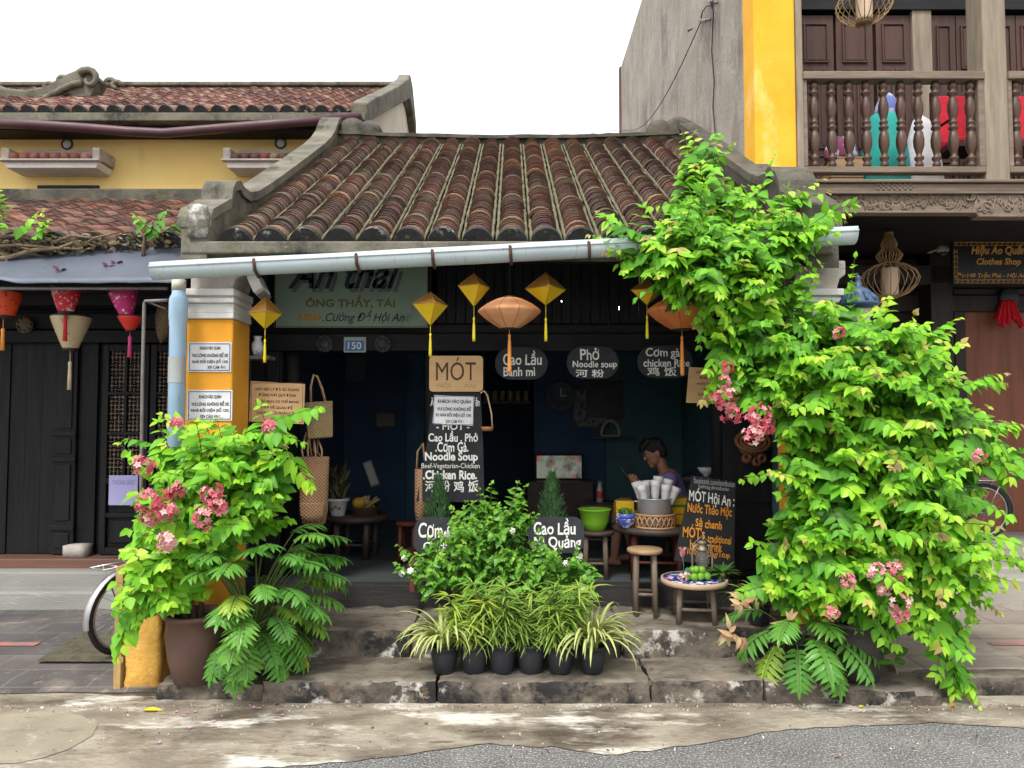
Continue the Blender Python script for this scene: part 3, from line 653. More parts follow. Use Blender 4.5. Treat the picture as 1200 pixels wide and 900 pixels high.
for (xa, xb) in ((pxX(122, LY), pxX(176, LY)), (pxX(178, LY), pxX(232, LY))):
    d = MB(); z0, z1 = .40, pyZ(404, LY); s_ = .055
    d.bb(xa, xa + s_, LY - .03, LY + .03, z0, z1); d.bb(xb - s_, xb, LY - .03, LY + .03, z0, z1)
    zb = pyZ(560, LY)
    for za, h in ((z0, .06), (z1 - .06, .06), (zb - .05, .05), (pyZ(510, LY), .03), (pyZ(463, LY), .03), (pyZ(606, LY), .04)): d.bb(xa + s_, xb - s_, LY - .028, LY + .03, za, za + h)
    xm = (xa + xb) / 2; d.bb(xm - .012, xm + .012, LY - .026, LY + .02, zb, z1 - .06)
    d.bb(xa + s_, xb - s_, LY + .01, LY + .025, z0 + .06, zb - .05); d.bb(xa + s_ + .03, xb - s_ - .03, LY - .012, LY + .012, z0 + .10, pyZ(606, LY) - .03)
    dd = d.build('door', dark_wood, lh, bevel=.005)
    for (c0, c1) in ((xa + s_, xm - .012), (xm + .012, xb - s_)):
        for (r0, r1) in ((zb, pyZ(510, LY)), (pyZ(510, LY) + .03, pyZ(463, LY)), (pyZ(463, LY) + .03, z1 - .06)):
            f = MB(); nx, nz_ = 4, max(3, int((r1 - r0) / .035)); ux, uz = (c1 - c0) / nx, (r1 - r0) / nz_; rg = random.Random(int(r0 * 100))
            for i in range(nx):
                for j in range(nz_):
                    X0, Z0 = c0 + i * ux, r0 + j * uz
                    if (i + j) % 2 == 0 or rg.random() < .3: f.bb(X0, X0 + ux, LY - .004, LY + .006, Z0 + uz / 2 - .004, Z0 + uz / 2 + .004)
                    if (i + j) % 2 == 1 or rg.random() < .3: f.bb(X0 + ux / 2 - .004, X0 + ux / 2 + .004, LY - .006, LY + .008, Z0, Z0 + uz)
                    if rg.random() < .45: f.box((X0 + ux / 2, LY, Z0 + uz / 2), (ux * .55, .014, uz * .55), (0, R(45), 0))
            f.build('fretwork', fret, dd)
p = pix(30, 381, LY - .07); q = MB(); q.lathe([(.075, 0), (.075, .015), (.06, .03), (.045, .022), (.03, .035), (.001, .04)], p, 18, rot=Matrix.Rotation(R(90), 3, 'X'))
for k in range(9): q.ball(p + Vector((math.cos(k * .698) * .058, -.026, math.sin(k * .698) * .058)), .014, 8, 5)
q.build('door_boss', mat('gilded boss', (.16, .11, .05), (.05, .04, .03), scale=25, rough=.6, bump=.4), lh)
lr = tile_roof(lh, -8.7, 24, .281, 5.42, 2.86, 3.28, .38, .10, .10, PAL_L, 7, 11)
b = MB(); b.bb(-9, -2.08, 5.40, 5.62, 2.74, 2.83); b.bb(-9, -2.08, 5.46, LY + .1, 2.66, 2.72); b.build('eave_board', dark_wood_h, lh)
b = MB(); b.add([(-9, 5.5, 2.80), (-2.08, 5.5, 2.80), (-2.08, 8.9, 4.08), (-9, 8.9, 4.08)], [(0, 1, 2, 3)]); b.build('roof_boards', dark_wood_h, lh)
b = MB(); b.bb(-9, -2.02, 8.70, 8.98, 3.95, pyZ(222, 8.75)); b.build('roof_kerb', moss_dark, lh, bevel=.02)
sill = mat('brown painted sill', (.16, .075, .05), (.11, .055, .04), scale=2, rough=.6, bump=.1, stretch=(.4, 4, 4)); grey_step = mat('grey cement step', (.30, .30, .27), (.22, .22, .20), scale=2, rough=.8, bump=.2, stretch=(.4, 1, 1.5), stains=[((.45, .44, .40), 5, .58, .7, (.3, 1, 3)), ((.13, .13, .12), 3, .6, .75, (.4, 1, 2))])
b = MB(); b.bb(-9, -2.06, 6.42, LY + .12, .30, .392); b.build('door_sill', sill, lh, bevel=.012)
b = MB(); b.bb(-9, -2.0, 6.10, 6.34, -.02, .185); b.bb(-9, -2.0, 6.28, LY + .12, .1, .31); struct('entrance_step', b, grey_step, bevel=.018)

# ================================================================ FAR YELLOW HOUSE
yh = thing('yellow_house', 'two-storey pale yellow house with red tile roof rising behind the timber house', 'house', (-5, 9, 0))
xr = pxX(424, 9); b = MB(); b.bb(-13, xr, 9.0, 9.2, 0, 5.45); b.build('front_wall', yel_pale, yh)
b = MB(); b.prism([(9.2, 0), (15.6, 0), (15.6, 5.3), (12.3, 7.05), (9.2, 5.35)], xr - .16, xr - .005, lambda y, x, z: (x, y, z)); b.build('gable_wall', mat('pale weathered gable', (.62, .57, .46), (.52, .47, .38), scale=2, rough=.9, stains=[((.3, .28, .24), 2, .58, .7, (1, 1, .4))]), yh)
tile_roof(yh, -10.45, 42, .205, 8.62, 5.22, 3.62, .52, .10, .068, PAL_F, 7, 13)
b = MB(); b.bb(-13, xr + .1, 8.56, 8.8, 5.10, 5.20); b.build('eave_slab', moss, yh, bevel=.01)
b = MB(); b.bb(-13, xr + .1, 8.7, 9.0, 5.04, 5.09); b.build('soffit', dark_wood_h, yh)
b = MB(); b.bb(-13, xr + .06, 12.15, 12.40, 6.9, 7.15); b.bb(-13, xr + .1, 12.1, 12.45, 7.15, 7.22); b.build('ridge', moss, yh, bevel=.02)
b = MB(); b.add([(-13, 12.3, 7.1), (xr + .1, 12.3, 7.1), (xr + .1, 15.9, 5.2), (-13, 15.9, 5.2)], [(0, 1, 2, 3)]); b.build('rear_roof', MATS['rear clay roof'], yh)
gp = [(8.6, .12), (8.9, .14), (9.6, .15), (11, .18), (12, .24), (12.2, .30), (12.5, .28), (13, .1)]
b = MB(); rz = lambda y: 5.22 + .52 * (y - 8.62) if y < 12.3 else 7.13 - .52 * (y - 12.3)
b.prism([(y, rz(y) - .12) for y, h in gp] + [(y, rz(y) + h) for y, h in gp][::-1], xr - .08, xr + .12, lambda y, x, z: (x, y, z)); b.build('verge_wall', moss, yh, bevel=.02)
b = MB()                                                               # the curling scroll ridge on the left part of the roof
tp = [(-60, 70), (-30, 92), (0, 105), (25, 108), (48, 104), (64, 96), (76, 89), (86, 85), (96, 83), (106, 84), (113, 88), (116, 94)]; bt = [(112, 100), (106, 112), (94, 113), (80, 110), (62, 116), (40, 122), (20, 124), (0, 121), (-30, 108), (-60, 92)]
lo_ = [pix(x, y, 10.2) for x, y in tp + bt]; n = len(lo_); b.add([p for p in lo_] + [p + Vector((0, .22, 0)) for p in lo_], [tuple(range(n)), tuple(range(n, 2 * n))[::-1]] + [((i + 1) % n, i, n + i, n + (i + 1) % n) for i in range(n)])
b.tube([pix(x, y + 14, 10.17) for x, y in tp[:9]], .045, 8); b.tube([pix(x, y, 10.2) + Vector((0, .1, 0)) for x, y in tp[:9]], .07, 8)
ce = pix(104, 93, 10.16); b.tube([ce + Vector((.16 * (1 - k / 15) * math.cos(2.6 - k * .5), 0, .16 * (1 - k / 15) * math.sin(2.6 - k * .5))) for k in range(13)], [.055 - .003 * k for k in range(13)], 8)
for x, y in ((54, 101), (70, 93), (126, 96), (134, 99)): b.tube([pix(x, y, 10.2) + Vector((.09 * (1 - k / 12) * math.cos(k * .55), .05, .08 * (1 - k / 12) * math.sin(k * .55))) for k in range(10)], .035, 6)
b.build('scroll_ridge', moss, yh)
b = MB(); gp_ = [pix(x, y, 8.5) for x, y in ((-60, 143), (40, 146), (100, 150), (150, 154), (192, 156), (240, 152), (300, 147), (424, 137))]; b.tube(gp_, .055, 10); b.build('gutter', mat('maroon pipe', (.085, .035, .045), (.06, .028, .035), scale=3, rough=.4), yh)
for px0, px1, y0, y1 in ((12, 122, 180, 208), (268, 372, 178, 207)):
    c0, c1 = pix(px0, 200, 8.8), pix(px1, 200, 8.8); z0, z1 = pyZ(207, 9.0), pyZ(184, 8.85); q = MB()
    q.prism([(c0.x, z0 + .08), (c0.x + .03, z0), (c1.x - .03, z0), (c1.x, z0 + .08)][::-1], 8.68, 8.999); h = q.build('window_hood', white_pl, yh, bevel=.01); q = MB()
    n_ = 8; k_ = (c1.x - c0.x - .16) / n_
    for i in range(n_):
        q.tint = tuple(v * rng.uniform(.8, 1.2) for v in rng.choice(PAL_F[0])); q.tube([(c0.x + .08 + k_ * (i + .5), 8.63, z0 + .115), (c0.x + .08 + k_ * (i + .5), 9.0, z0 + .24)], k_ * .42, 8)
    q.build('hood_tiles', tile_m, h); q = MB(); q.bb(c0.x - .02, c0.x + .07, 8.66, 8.998, z0 + .10, z0 + .24); q.bb(c1.x - .07, c1.x + .02, 8.66, 8.998, z0 + .10, z0 + .24); q.bb(c0.x + .07, c1.x - .07, 8.9, 8.99, z0 + .10, z0 + .30); q.bb(c0.x - .03, c1.x + .03, 8.62, 8.70, z0 + .07, z0 + .095); q.build('hood_curb', white_stain, h, bevel=.01)
for px_, py_ in ((79, 169), (329, 168)):
    q = MB(); p = pix(px_, py_, 9.0); q.lathe([(.075, -.02), (.075, .01), (.055, .015), (.055, -.0)], p, 18, rot=Matrix.Rotation(R(90), 3, 'X')); v = q.build('wall_vent', moss_dark, yh); q = MB(); q.ball(p, .055, 14, 8, (1, .5, 1)); q.build('vent_cap', white_pl, v)
q = MB(); a, c = pix(44, 221, 8.985), pix(116, 216, 8.985); q.bb(a.x, c.x, 8.98, 9.01, pyZ(224, 8.98), pyZ(217, 8.98)); q.build('window_slot', blk, yh)

# ================================================================ RIGHT TWO-STOREY HOUSE
rh = thing('balcony_house', 'tall timber house with carved balcony, yellow front pilaster and streaked grey side wall', 'house', (4, 6, 0))
grey_wall = mat('streaked grey plaster', (.37, .335, .285), (.28, .25, .215), scale=2.5, rough=.95, bump=.35, bscale=30, stretch=(1, .8, .8), detail=8,
                stains=[((.20, .175, .145), 2.2, .50, .72, (1, 1.3, .45)), ((.44, .41, .36), 2.6, .56, .70, (1, 1.5, .4)), ((.13, .115, .095), 1.3, .54, .72, (1, 1, .6)), ((.075, .068, .058), 2.0, .62, .74, (1, 1.5, .5))])
RX = 1.99; RF = 5.95
b = MB(); b.bb(RX, RX + .16, RF + .02, 13.2, 0, 8); b.build('side_wall', grey_wall, rh)
b = MB(); b.bb(RX - .03, RX + .1, 13.2, 13.32, 0, 8); b.build('corner_strip', mat('red brown strip', (.14, .085, .075), rough=.9), rh)
b = MB(); xp = pxX(937, RF); b.bb(RX - .012, xp, RF - .03, RF + .25, 0, 8); b.build('pilaster', mat('bright yellow limewash', (.82, .45, .035), (.76, .36, .02), scale=2.5, rough=.9, bump=.1, stains=[((.82, .57, .16), 2.2, .56, .7, (1, 1, .5)), ((.56, .24, .02), 3, .6, .75, (1, 1, .4))]), rh, bevel=.01)
old_wood = mat('weathered grey timber', (.235, .18, .135), (.15, .112, .082), scale=4, rough=.75, bump=.25, bscale=50, stretch=(.6, 5, 5), stains=[((.14, .105, .085), 5, .58, .7, (.5, 4, 4)), ((.30, .25, .21), 6, .62, .72, (.5, 5, 5))])
old_wood_v = mat('weathered grey posts', (.31, .255, .19), (.21, .17, .125), scale=4, rough=.75, bump=.25, bscale=50, stretch=(5, 5, .5), stains=[((.13, .105, .075), 4, .58, .7, (4, 4, .4))])
brown_wood = mat('brown panel timber', (.085, .036, .025), (.05, .022, .016), scale=3, rough=.55, bump=.15, stretch=(5, 5, .5), stains=[((.05, .035, .03), 3, .58, .72, (5, 5, .4))])
b = MB(); b.bb(xp + .003, xp + .055, RF - .045, RF + .1, 3.3, 8); xq = xp + .055
b.build('trim', old_wood_v, rh, bevel=.006)
xpost0, xpost1 = pxX(1160, RF), pxX(1188, RF)
for x0, x1 in ((xpost0, xpost1), (7.2, 7.4)): b = MB(); b.bb(x0, x1, RF - .04, RF + .18, 3.5, 8); b.build('balcony_post', old_wood_v, rh, bevel=.01)
zr1, zr0 = pyZ(91, RF), pyZ(201, RF); zf = pyZ(209, RF - .1)
def rail(x0, x1, n, x_first, x_step):
    q = MB(); q.bb(x0, x1, RF - .06, RF + .06, zr1 - .035, zr1 + .03); q.bb(x0, x1, RF - .04, RF + .05, zr0 - .02, zr0 + .03); q.bb(x0, x0 + .035, RF - .04, RF + .05, zr0 + .03, zr1 - .035); q.bb(x1 - .05, x1, RF - .04, RF + .05, zr0 + .03, zr1 - .035)
    r_ = q.build('railing', old_wood, rh, bevel=.006); H = zr1 - .035 - zr0 - .03
    prof = [(.028, 0), (.034, .02), (.034, .05), (.022, .07), (.040, .10), (.040, .12), (.022, .145), (.026, .17), (.044, .25), (.046, .32), (.036, .40), (.024, .43), (.040, .45), (.040, .475), (.024, .495), (.036, .515), (.036, .53), (.024, .55), (.030, .58), (.044, .66), (.042, .73), (.028, .80), (.022, .83), (.040, .855), (.040, .875), (.022, .90), (.036, .925), (.038, .95), (.026, .975), (.026, 1)]
    base = None
    for i in range(n):
        xx = x_first + i * x_step
        if base is None:
            q = MB(); q.lathe([(rr * .92, z * H) for rr, z in prof], (0, 0, 0), 16); base = q.build('baluster', mat('dark turned timber', (.095, .046, .027), (.038, .019, .013), scale=6, rough=.38, bump=.1, stretch=(4, 4, 1)), r_, world=False); o = base
        else: o = base.copy(); COL.objects.link(o); o.parent = r_
        o.location = Vector((xx, RF, zr0 + .03)) - rh.location
rail(xq, xpost0, 10, pxX(960, RF), (pxX(1146, RF) - pxX(960, RF)) / 9)
rail(xpost1, 7.2, 20, pxX(1200, RF), .1418)
b = MB(); b.bb(xp, 8, RF - .09, RF + .08, zf - .026, zf); b.bb(xp, 8, RF - .06, RF + .08, zf - .092, zf - .03); b.bb(xp, 8, RF - .075, RF + .08, zf - .115, zf - .096)
b.build('floor_beam', old_wood, rh, bevel=.006)
zc0, zc1 = pyZ(247, RF - .05), zf - .118; xc = pxX(1147, RF); zd = pyZ(252, RF - .05)
b = MB(); b.bb(xp, xc, RF - .035, RF + .04, zc0, zc1); b.bb(xp, xc, RF - .055, RF + .05, zc0 - .018, zc0); b.prism([(xc, zd), (xc - .04, zc0), (xc, zc1), (8, zc1), (8, zd)][::-1], RF - .05, RF + .05); b.bb(xc, 8, RF - .065, RF + .05, zd - .018, zd)
fa = b.build('carved_fascia', old_wood, rh, bevel=.004); c_ = MB(); rg = random.Random(4)
x = xp + .12
while x < 6.4:                                                         # relief scrolls
    zz_ = (zc0 + zc1) / 2 + rg.uniform(-.05, .05); yf = RF - .037 if x < xc - .1 else RF - .052; s_ = rg.choice((-1, 1)); a0 = rg.uniform(0, 6.28); R_ = rg.uniform(.025, .055)
    pts = [(x + R_ * (1 - t / 16) * math.cos(a0 + s_ * t * .55) + t * .003, yf, zz_ + R_ * (1 - t / 16) * math.sin(a0 + s_ * t * .55)) for t in range(15)]
    c_.tube(pts, [.009 - .0003 * t for t in range(15)], 6)
    pts = [(x + t * .012, yf, zz_ + rg.choice((-1, 1)) * .02 + .025 * math.sin(t * 1.1 + a0)) for t in range(7)]; c_.tube(pts, .007, 6)
    x += rg.uniform(.035, .06)
for x in (2.95, 4.62):                                                    # small chequer panels on the beam
    for i in range(14):
        for j in range(4):
            if (i + j) % 2: c_.box((x + i * .022, RF - .06, zf - .085 + j * .016), (.02, .012, .0145))
c_.build('relief', old_wood, fa)
b = MB(); b.bb(xp, 9, RF, 8.0, zf - .19, zf - .02); b.build('balcony_floor', dark_wood_h, rh)
# balcony wall at Y=7.3
BY = 7.3; b = MB(); b.bb(RX + .17, 9, BY + .06, BY + .16, zf, 8); b.build('upper_wall', dark_wood, rh)
b = MB(); b.bb(RX + .17, 9, BY - .05, BY + .055, pyZ(14, BY), 8); b.build('upper_beam', dark_wood_h, rh)
def panel_leaf(x0, x1, z0, z1, y, panels, m, name='door_panel'):
    q = MB(); q.bb(x0, x1, y, y + .05, z0, z1); w_ = x1 - x0
    for (u0, v0, u1, v1) in panels:
        X0, X1, Z0, Z1 = x0 + u0 * w_, x0 + u1 * w_, z0 + v0 * (z1 - z0), z0 + v1 * (z1 - z0)
        for a in ((X0, X1, Z0, Z0 + .018), (X0, X1, Z1 - .018, Z1), (X0, X0 + .018, Z0 + .018, Z1 - .018), (X1 - .018, X1, Z0 + .018, Z1 - .018)): q.bb(a[0], a[1], y - .018, y - .001, a[2], a[3])
        q.bb(X0 + .03, X1 - .03, y - .008, y - .001, Z0 + .03, Z1 - .03)
    return q.build(name, m, rh, bevel=.004)
zb, zt_ = zf, pyZ(18, BY)
for x0, x1 in ((942, 985), (988, 1032), (1036, 1077)): panel_leaf(pxX(x0, BY), pxX(x1, BY), zb, zt_, BY, ((.16, .03, .84, .22), (.16, .25, .84, .33), (.16, .36, .47, .74), (.53, .36, .84, .74), (.16, .77, .84, .96)), brown_wood)
b = MB(); b.bb(pxX(1078, BY), pxX(1101, BY), BY - .03, BY + .04, zb, zt_ + .05); b.build('wall_post', old_wood_v, rh, bevel=.006)
x = 1102
while x < 1700: panel_leaf(pxX(x, BY), pxX(x + 29, BY), zb, zt_, BY, ((.2, .03, .8, .3), (.2, .34, .8, .95)), brown_wood); panel_leaf(pxX(x + 30, BY), pxX(x + 70, BY), zb, zt_, BY, ((.12, .03, .88, .3), (.12, .34, .36, .7), (.39, .34, .61, .7), (.64, .34, .88, .7), (.12, .74, .88, .95)), brown_wood); x += 72
# lower front at Y = 8
GY = 8.0; zl = .39; b = MB(); b.bb(RX + .16, 12, GY + .06, GY + .2, zl, zf); b.build('lower_wall', mat('dark brown timber', (.028, .02, .018), (.016, .012, .011), scale=3, rough=.6, bump=.15, stretch=(4, 4, .5)), rh)
b = MB(); b.bb(pxX(1091, GY - .3), pxX(1117, GY - .3), GY - .34, GY - .1, zl, zf - .19); b.build('porch_post', MATS['dark brown timber'], rh, bevel=.01)
b = MB(); b.bb(RX + .16, 12, GY - .34, GY - .12, 3.0, 3.2); b.bb(RX + .16, 12, GY - .1, GY + .08, 2.75, 2.92); b.build('porch_beam', MATS['dark brown timber'], rh, bevel=.01)
q = MB(); pa, pb = pix(1122, 290, GY - .4), pix(1200, 252, GY - 1.2); q.tube([pa, pb], .05, 4); q.build('brace', brown_wood, rh)
xd0, xd1 = pxX(1131, GY), pxX(1320, GY); zd1 = pyZ(360, GY); b = MB(); b.bb(xd0 - .12, xd0, GY - .04, GY + .06, zl, zd1 + .12); b.bb(xd0, xd1, GY - .04, GY + .06, zd1, zd1 + .12); b.bb(xd0 - .14, xd1, GY - .07, GY + .06, zd1 + .125, zd1 + .19); b.build('door_frame', MATS['dark brown timber'], rh, bevel=.008)
b = MB(); b.bb(xd0, xd1, GY - .01, GY + .05, zl, zd1); b.build('door', mat('reddish door timber', (.22, .065, .028), (.15, .046, .022), scale=2.5, rough=.5, bump=.12, stretch=(4, 4, .35), stains=[((.27, .085, .04), 2, .58, .72, (4, 4, .3))]), rh)
x = pxX(1040, GY); 
for x0, x1, z0, z1 in ((1000, 1042, .5, 1.5), (1046, 1088, .5, 1.5), (1000, 1042, 1.65, 2.6), (1046, 1088, 1.65, 2.6)): panel_leaf(pxX(x0, GY), pxX(x1, GY), z0, z1, GY, ((.1, .05, .9, .95),), MATS['dark brown timber'], 'wall_panel')
b = MB(); b.bb(2.16, 14, 6.1, 8.3, .1, .385); b.bb(2.16, 14, 5.93, 6.12, .1, .325); struct('porch_step', b, mat('pale grey stone step', (.34, .32, .28), (.26, .245, .215), scale=2, rough=.8, bump=.2, stretch=(.4, 1, 1), stains=[((.46, .44, .4), 5, .6, .72, (.3, 1, 2)), ((.18, .165, .14), 3, .6, .72)]), bevel=.015)
# hook on the gable door: the dark disc that holds the red ribbon

# ================================================================ OBJECTS: signs
tan_wood = mat('light sign wood', (.62, .40, .21), (.54, .33, .16), scale=4, rough=.7, bump=.06, stretch=(1, 5, 4)); slate = mat('chalkboard black', (.020, .021, .024), (.013, .014, .016), scale=5, rough=.75, stains=[((.06, .06, .062), 4, .60, .78)])
paper = mat('white notice paper', (.78, .78, .80), rough=.7, bump=.02); brown_ink = mat('burnt brown ink', (.10, .05, .025), rough=.8); black_ink = mat('black ink', (.025, .025, .03), rough=.7); blue_ink = mat('blue border ink', (.12, .16, .30), rough=.7)
orange_chalk = mat('orange chalk paint', (.85, .33, .03), rough=.85); gold = mat('gold sign paint', (.62, .33, .07), (.48, .24, .045), scale=20, rough=.5); grey_chalk = mat('grey chalk paint', (.42, .43, .45), rough=.9)
N1 = lambda y, x0, x1, k: [('KHÁCH VÀO QUÁN', x0 + 9 * k, y, x1 - 9 * k, y + 5.6, black_ink, .03), ('VUI LÒNG KHÔNG ĐỂ XE', x0, y + 7.5, x1, y + 13.6, black_ink, .03), ('NHÀ ĐỐI DIỆN (SỐ 129)', x0, y + 15.5, x1, y + 21.6, black_ink, .03)]
sign('notice', 'white paper notice with blue border glued highest on the yellow pillar', 'notice', 4.743, rect=(220, 401, 271, 436), th=.004, board=paper, border=(blue_ink, .008, .005), wob=.012, lines=N1(405, 225, 267, 1) + [('XIN CÁM ƠN !', 243, 427.5, 265, 432.5, black_ink, .02)], board_name='sheet')
sign('notice', 'lower white paper notice on the yellow pillar, just above the pink-flowered plant', 'notice', 4.743, rect=(219, 457, 272, 493), th=.004, board=paper, border=(blue_ink, .008, .005), wob=.012, lines=N1(462, 224, 268, 1) + [('XIN CÁM ƠN !', 234, 485, 258, 490, black_ink, .03)], board_name='sheet')
RULE = ['HÃY BỎ LY ĐÃ SỬ DỤNG', 'ĐÚNG NƠI QUY ĐỊNH', 'HOẶC BẠN CÓ THỂ MANG', 'TRỞ VỀ QUÁN ĐỂ', 'CHÚNG TÔI PHÂN LOẠI', 'XIN CẢM ƠN!']
def rules(x0, y0, k=1, last=True):
    o = []
    for i, t in enumerate(RULE): wd = len(t) * 2.55 * k; cx = x0 + (2 if i < 5 else 12); o.append((t, cx - wd / 2, y0 + i * 7 * k, cx + wd / 2, y0 + (i * 7 + 5.2) * k, brown_ink, .02, 0, 1.2))
    return o
sign('wooden_sign', 'tan wooden notice with brown border beside the yellow pillar, next to the hanging basket bag', 'sign', 5.08, outline=[(293, 446.5), (357, 450), (356, 497), (292, 494)], th=.012, board=tan_wood, border=(brown_ink, .012, .003), wob=.012, lines=rules(323, 453))
sign('wooden_sign', 'tan wooden notice half hidden behind the vine and its pink flowers', 'sign', 5.2, outline=[(808, 430), (872, 434), (872, 474), (804, 472)], th=.012, board=tan_wood, wob=.012, lines=rules(838, 434, .92))
green_bd = mat('faded green sign paint', (.20, .27, .20), (.15, .215, .165), scale=2.5, rough=.75, bump=.08, stains=[((.09, .12, .10), 4, .60, .75), ((.30, .33, .24), 3, .62, .75)])
shadow_ink = mat('grey outline paint', (.10, .13, .13), rough=.8); olive = mat('olive brown paint', (.14, .11, .065), rough=.8); ochre = mat('dull orange paint', (.40, .20, .05), rough=.8); navy = mat('dark navy paint', (.025, .03, .05), rough=.8)
sign('shop_sign', 'faded green painted shop board with old brush lettering hung under the gutter', 'sign', 5.36, outline=[(321, 311), (501, 311), (502, 384), (324, 384)], th=.02, board=green_bd, wob=.012, border=(olive, .004, .006),
     lines=[('An thái', 341, 306, 476, 343, shadow_ink, .012, .4), ('An thái', 337, 302, 470, 339, navy, .02, .4), ('ÔNG THẦY, TÁI', 358, 346, 463, 362, olive, .03), ('100', 350, 368, 377, 376.5, ochre, .05), ('.Cường Để Hội An', 378, 364, 474, 380, navy, .012, .35)])
sign('wooden_sign', 'light wood plaque with large dark capitals mounted above the tall chalkboard', 'sign', 5.22, rect=(503, 417, 566, 459), radius=4, th=.016, board=tan_wood, wob=.012, lines=[('MÓT', 511, 419, 558, 446, brown_ink, .0), ('HỘI — AN', 513, 448, 557, 456, mat('faint brown ink', (.40, .25, .13), rough=.8), -.01)])
sign('chalkboard', 'tall tapering chalkboard menu with white hand lettering standing in the doorway', 'menu board', 5.25, outline=[(508, 458), (563, 458), (566, 520), (568, 589), (488, 587), (500, 520)], th=.018, board=slate, wob=.05,
     lines=[('Ăn', 504, 466, 511, 476, chalk, .02), ('ăn', 557, 466, 562, 476, chalk, .02), ('- MÓT -', 511, 494, 550, 504, chalk, .015), ('Cao Lầu . Phở', 502, 505, 560, 518, chalk, .02), ('.Cơm Gà.', 510, 518, 549, 530, chalk, .02), ('Noodle Soup', 498, 530, 560, 543, chalk, .03), ('Beef-Vegetarian-Chicken', 494, 543, 562, 550.5, chalk, .0), ('.Chicken Rice.', 496, 551, 559, 562, chalk, .035), ('河 粉 鸡 饭', 498, 563, 561, 577, chalk, .015)])
sign('notice', 'white paper notice with black capitals pinned near the top of the tall chalkboard', 'notice', 5.236, outline=[(509, 463), (556, 465), (554, 499), (507, 496)], th=.004, board=paper, border=(blue_ink, .006, .004), wob=.012, board_name='sheet',
     lines=[('KHÁCH VÀO QUÁN', 513, 467, 552, 473, black_ink, .03, 0, .8), ('VUI LÒNG KHÔNG ĐỂ', 512, 475, 552, 481, black_ink, .03, 0, .8), ('XE NHÀ ĐỐI DIỆN (SỐ 129)', 510, 482.5, 552, 489, black_ink, .03, 0, .8), ('XIN CÁM ƠN !', 522, 491, 543, 496, black_ink, .02)])
oval_m = mat('grey chalk oval', (.028, .03, .036), (.02, .022, .027), scale=6, rough=.8)
def oval(label, rect, lines, Y=5.35, r=None, lean=0):
    t = sign('menu_board', label, 'menu board', Y, rect=rect, radius=r or (rect[3] - rect[1]) * .49, th=.014, board=oval_m, lines=lines, wob=.055, group='oval chalk menu boards', lean=lean)
    return t
for lab, rc, ln in (('oval chalk board lettered in two lines, hanging behind the saucer lantern with the pale ribs', (580, 407, 642, 445), [('Cao Lầu', 589, 411, 635, 428, chalk, .015), ('Bánh mì', 590, 430, 627, 441, chalk, .015)]),
                    ('middle oval chalk board hanging in the dark window, lettered Noodle soup', (664, 406, 725, 444), [('Phở', 680, 408, 702, 422, chalk, .015), ('Noodle soup', 671, 423, 723, 433, chalk, .02), ('河 粉', 674, 433, 708, 442, chalk, .015)]),
                    ('oval chalk board reading chicken Rice, hanging behind the tassel of the lantern by the vine', (747, 405, 812, 443), [('Cơm gà', 757, 408, 797, 421, chalk, .015), ('chicken Rice', 754, 421, 808, 430, chalk, .02), ('鸡 饭', 758, 430, 793, 441, chalk, .015)])):
    t = oval(lab, rc, ln); h = (rc[3] - rc[1]) * sz(5.35)
    q = MB(); q.tube([(-.12, 0, h - .01), (-.12, .0, h + .42)], .003, 5); q.build('cord', blk, t, world=False); q = MB(); q.tube([(.12, 0, h - .01), (.12, 0, h + .42)], .003, 5); q.build('cord', blk, t, world=False)
oval('round-ended chalk board half covered by the bush, below the left cypress', (485, 607, 545, 650), [('Cơm Gà', 490, 613, 540, 631, chalk, .015), ('Chicken', 496, 635, 536, 645, chalk, .02)], 4.93, 13, R(-8))
oval('round-ended chalk board with thick white lettering in front of the right cypress', (619, 606, 685, 648), [('Cao Lầu', 625, 608, 675, 627, chalk, .018), ('Mì Quảng', 626, 628, 681, 646, chalk, .018)], 4.93, 13, R(-8))
sign('chalkboard', 'tilted chalkboard with white and orange hand lettering leaning beside the round table', 'menu board', 5.08, outline=[(812, 557), (863, 565), (860, 664), (790, 657)], th=.018, board=slate, wob=.055,
     lines=[('facebook.com/mothoian', 814, 559, 862, 566, grey_chalk, .005, 0, 5), ('hashtag #mothoian', 819, 567, 855, 573, grey_chalk, .005, 0, 4), ('MÓT Hội An :', 808, 571, 861, 590, chalk, .015, .1, 7), ('Nước Thảo Mộc', 806, 588, 858, 603, orange_chalk, .015, .1, 6), ('Sả chanh', 815, 606, 846, 617, orange_chalk, .02, .1, 4), ("MÓT's", 800, 613, 826, 629, orange_chalk, .015, .1, 3), ('traditional', 829, 626, 857, 635, orange_chalk, .015, .15, 3), ('herbal drink', 808, 632, 846, 643, orange_chalk, .015, .1, 4), ('10.000 đồng/1cup', 805, 640, 855, 651, orange_chalk, .01, .1, 5)])
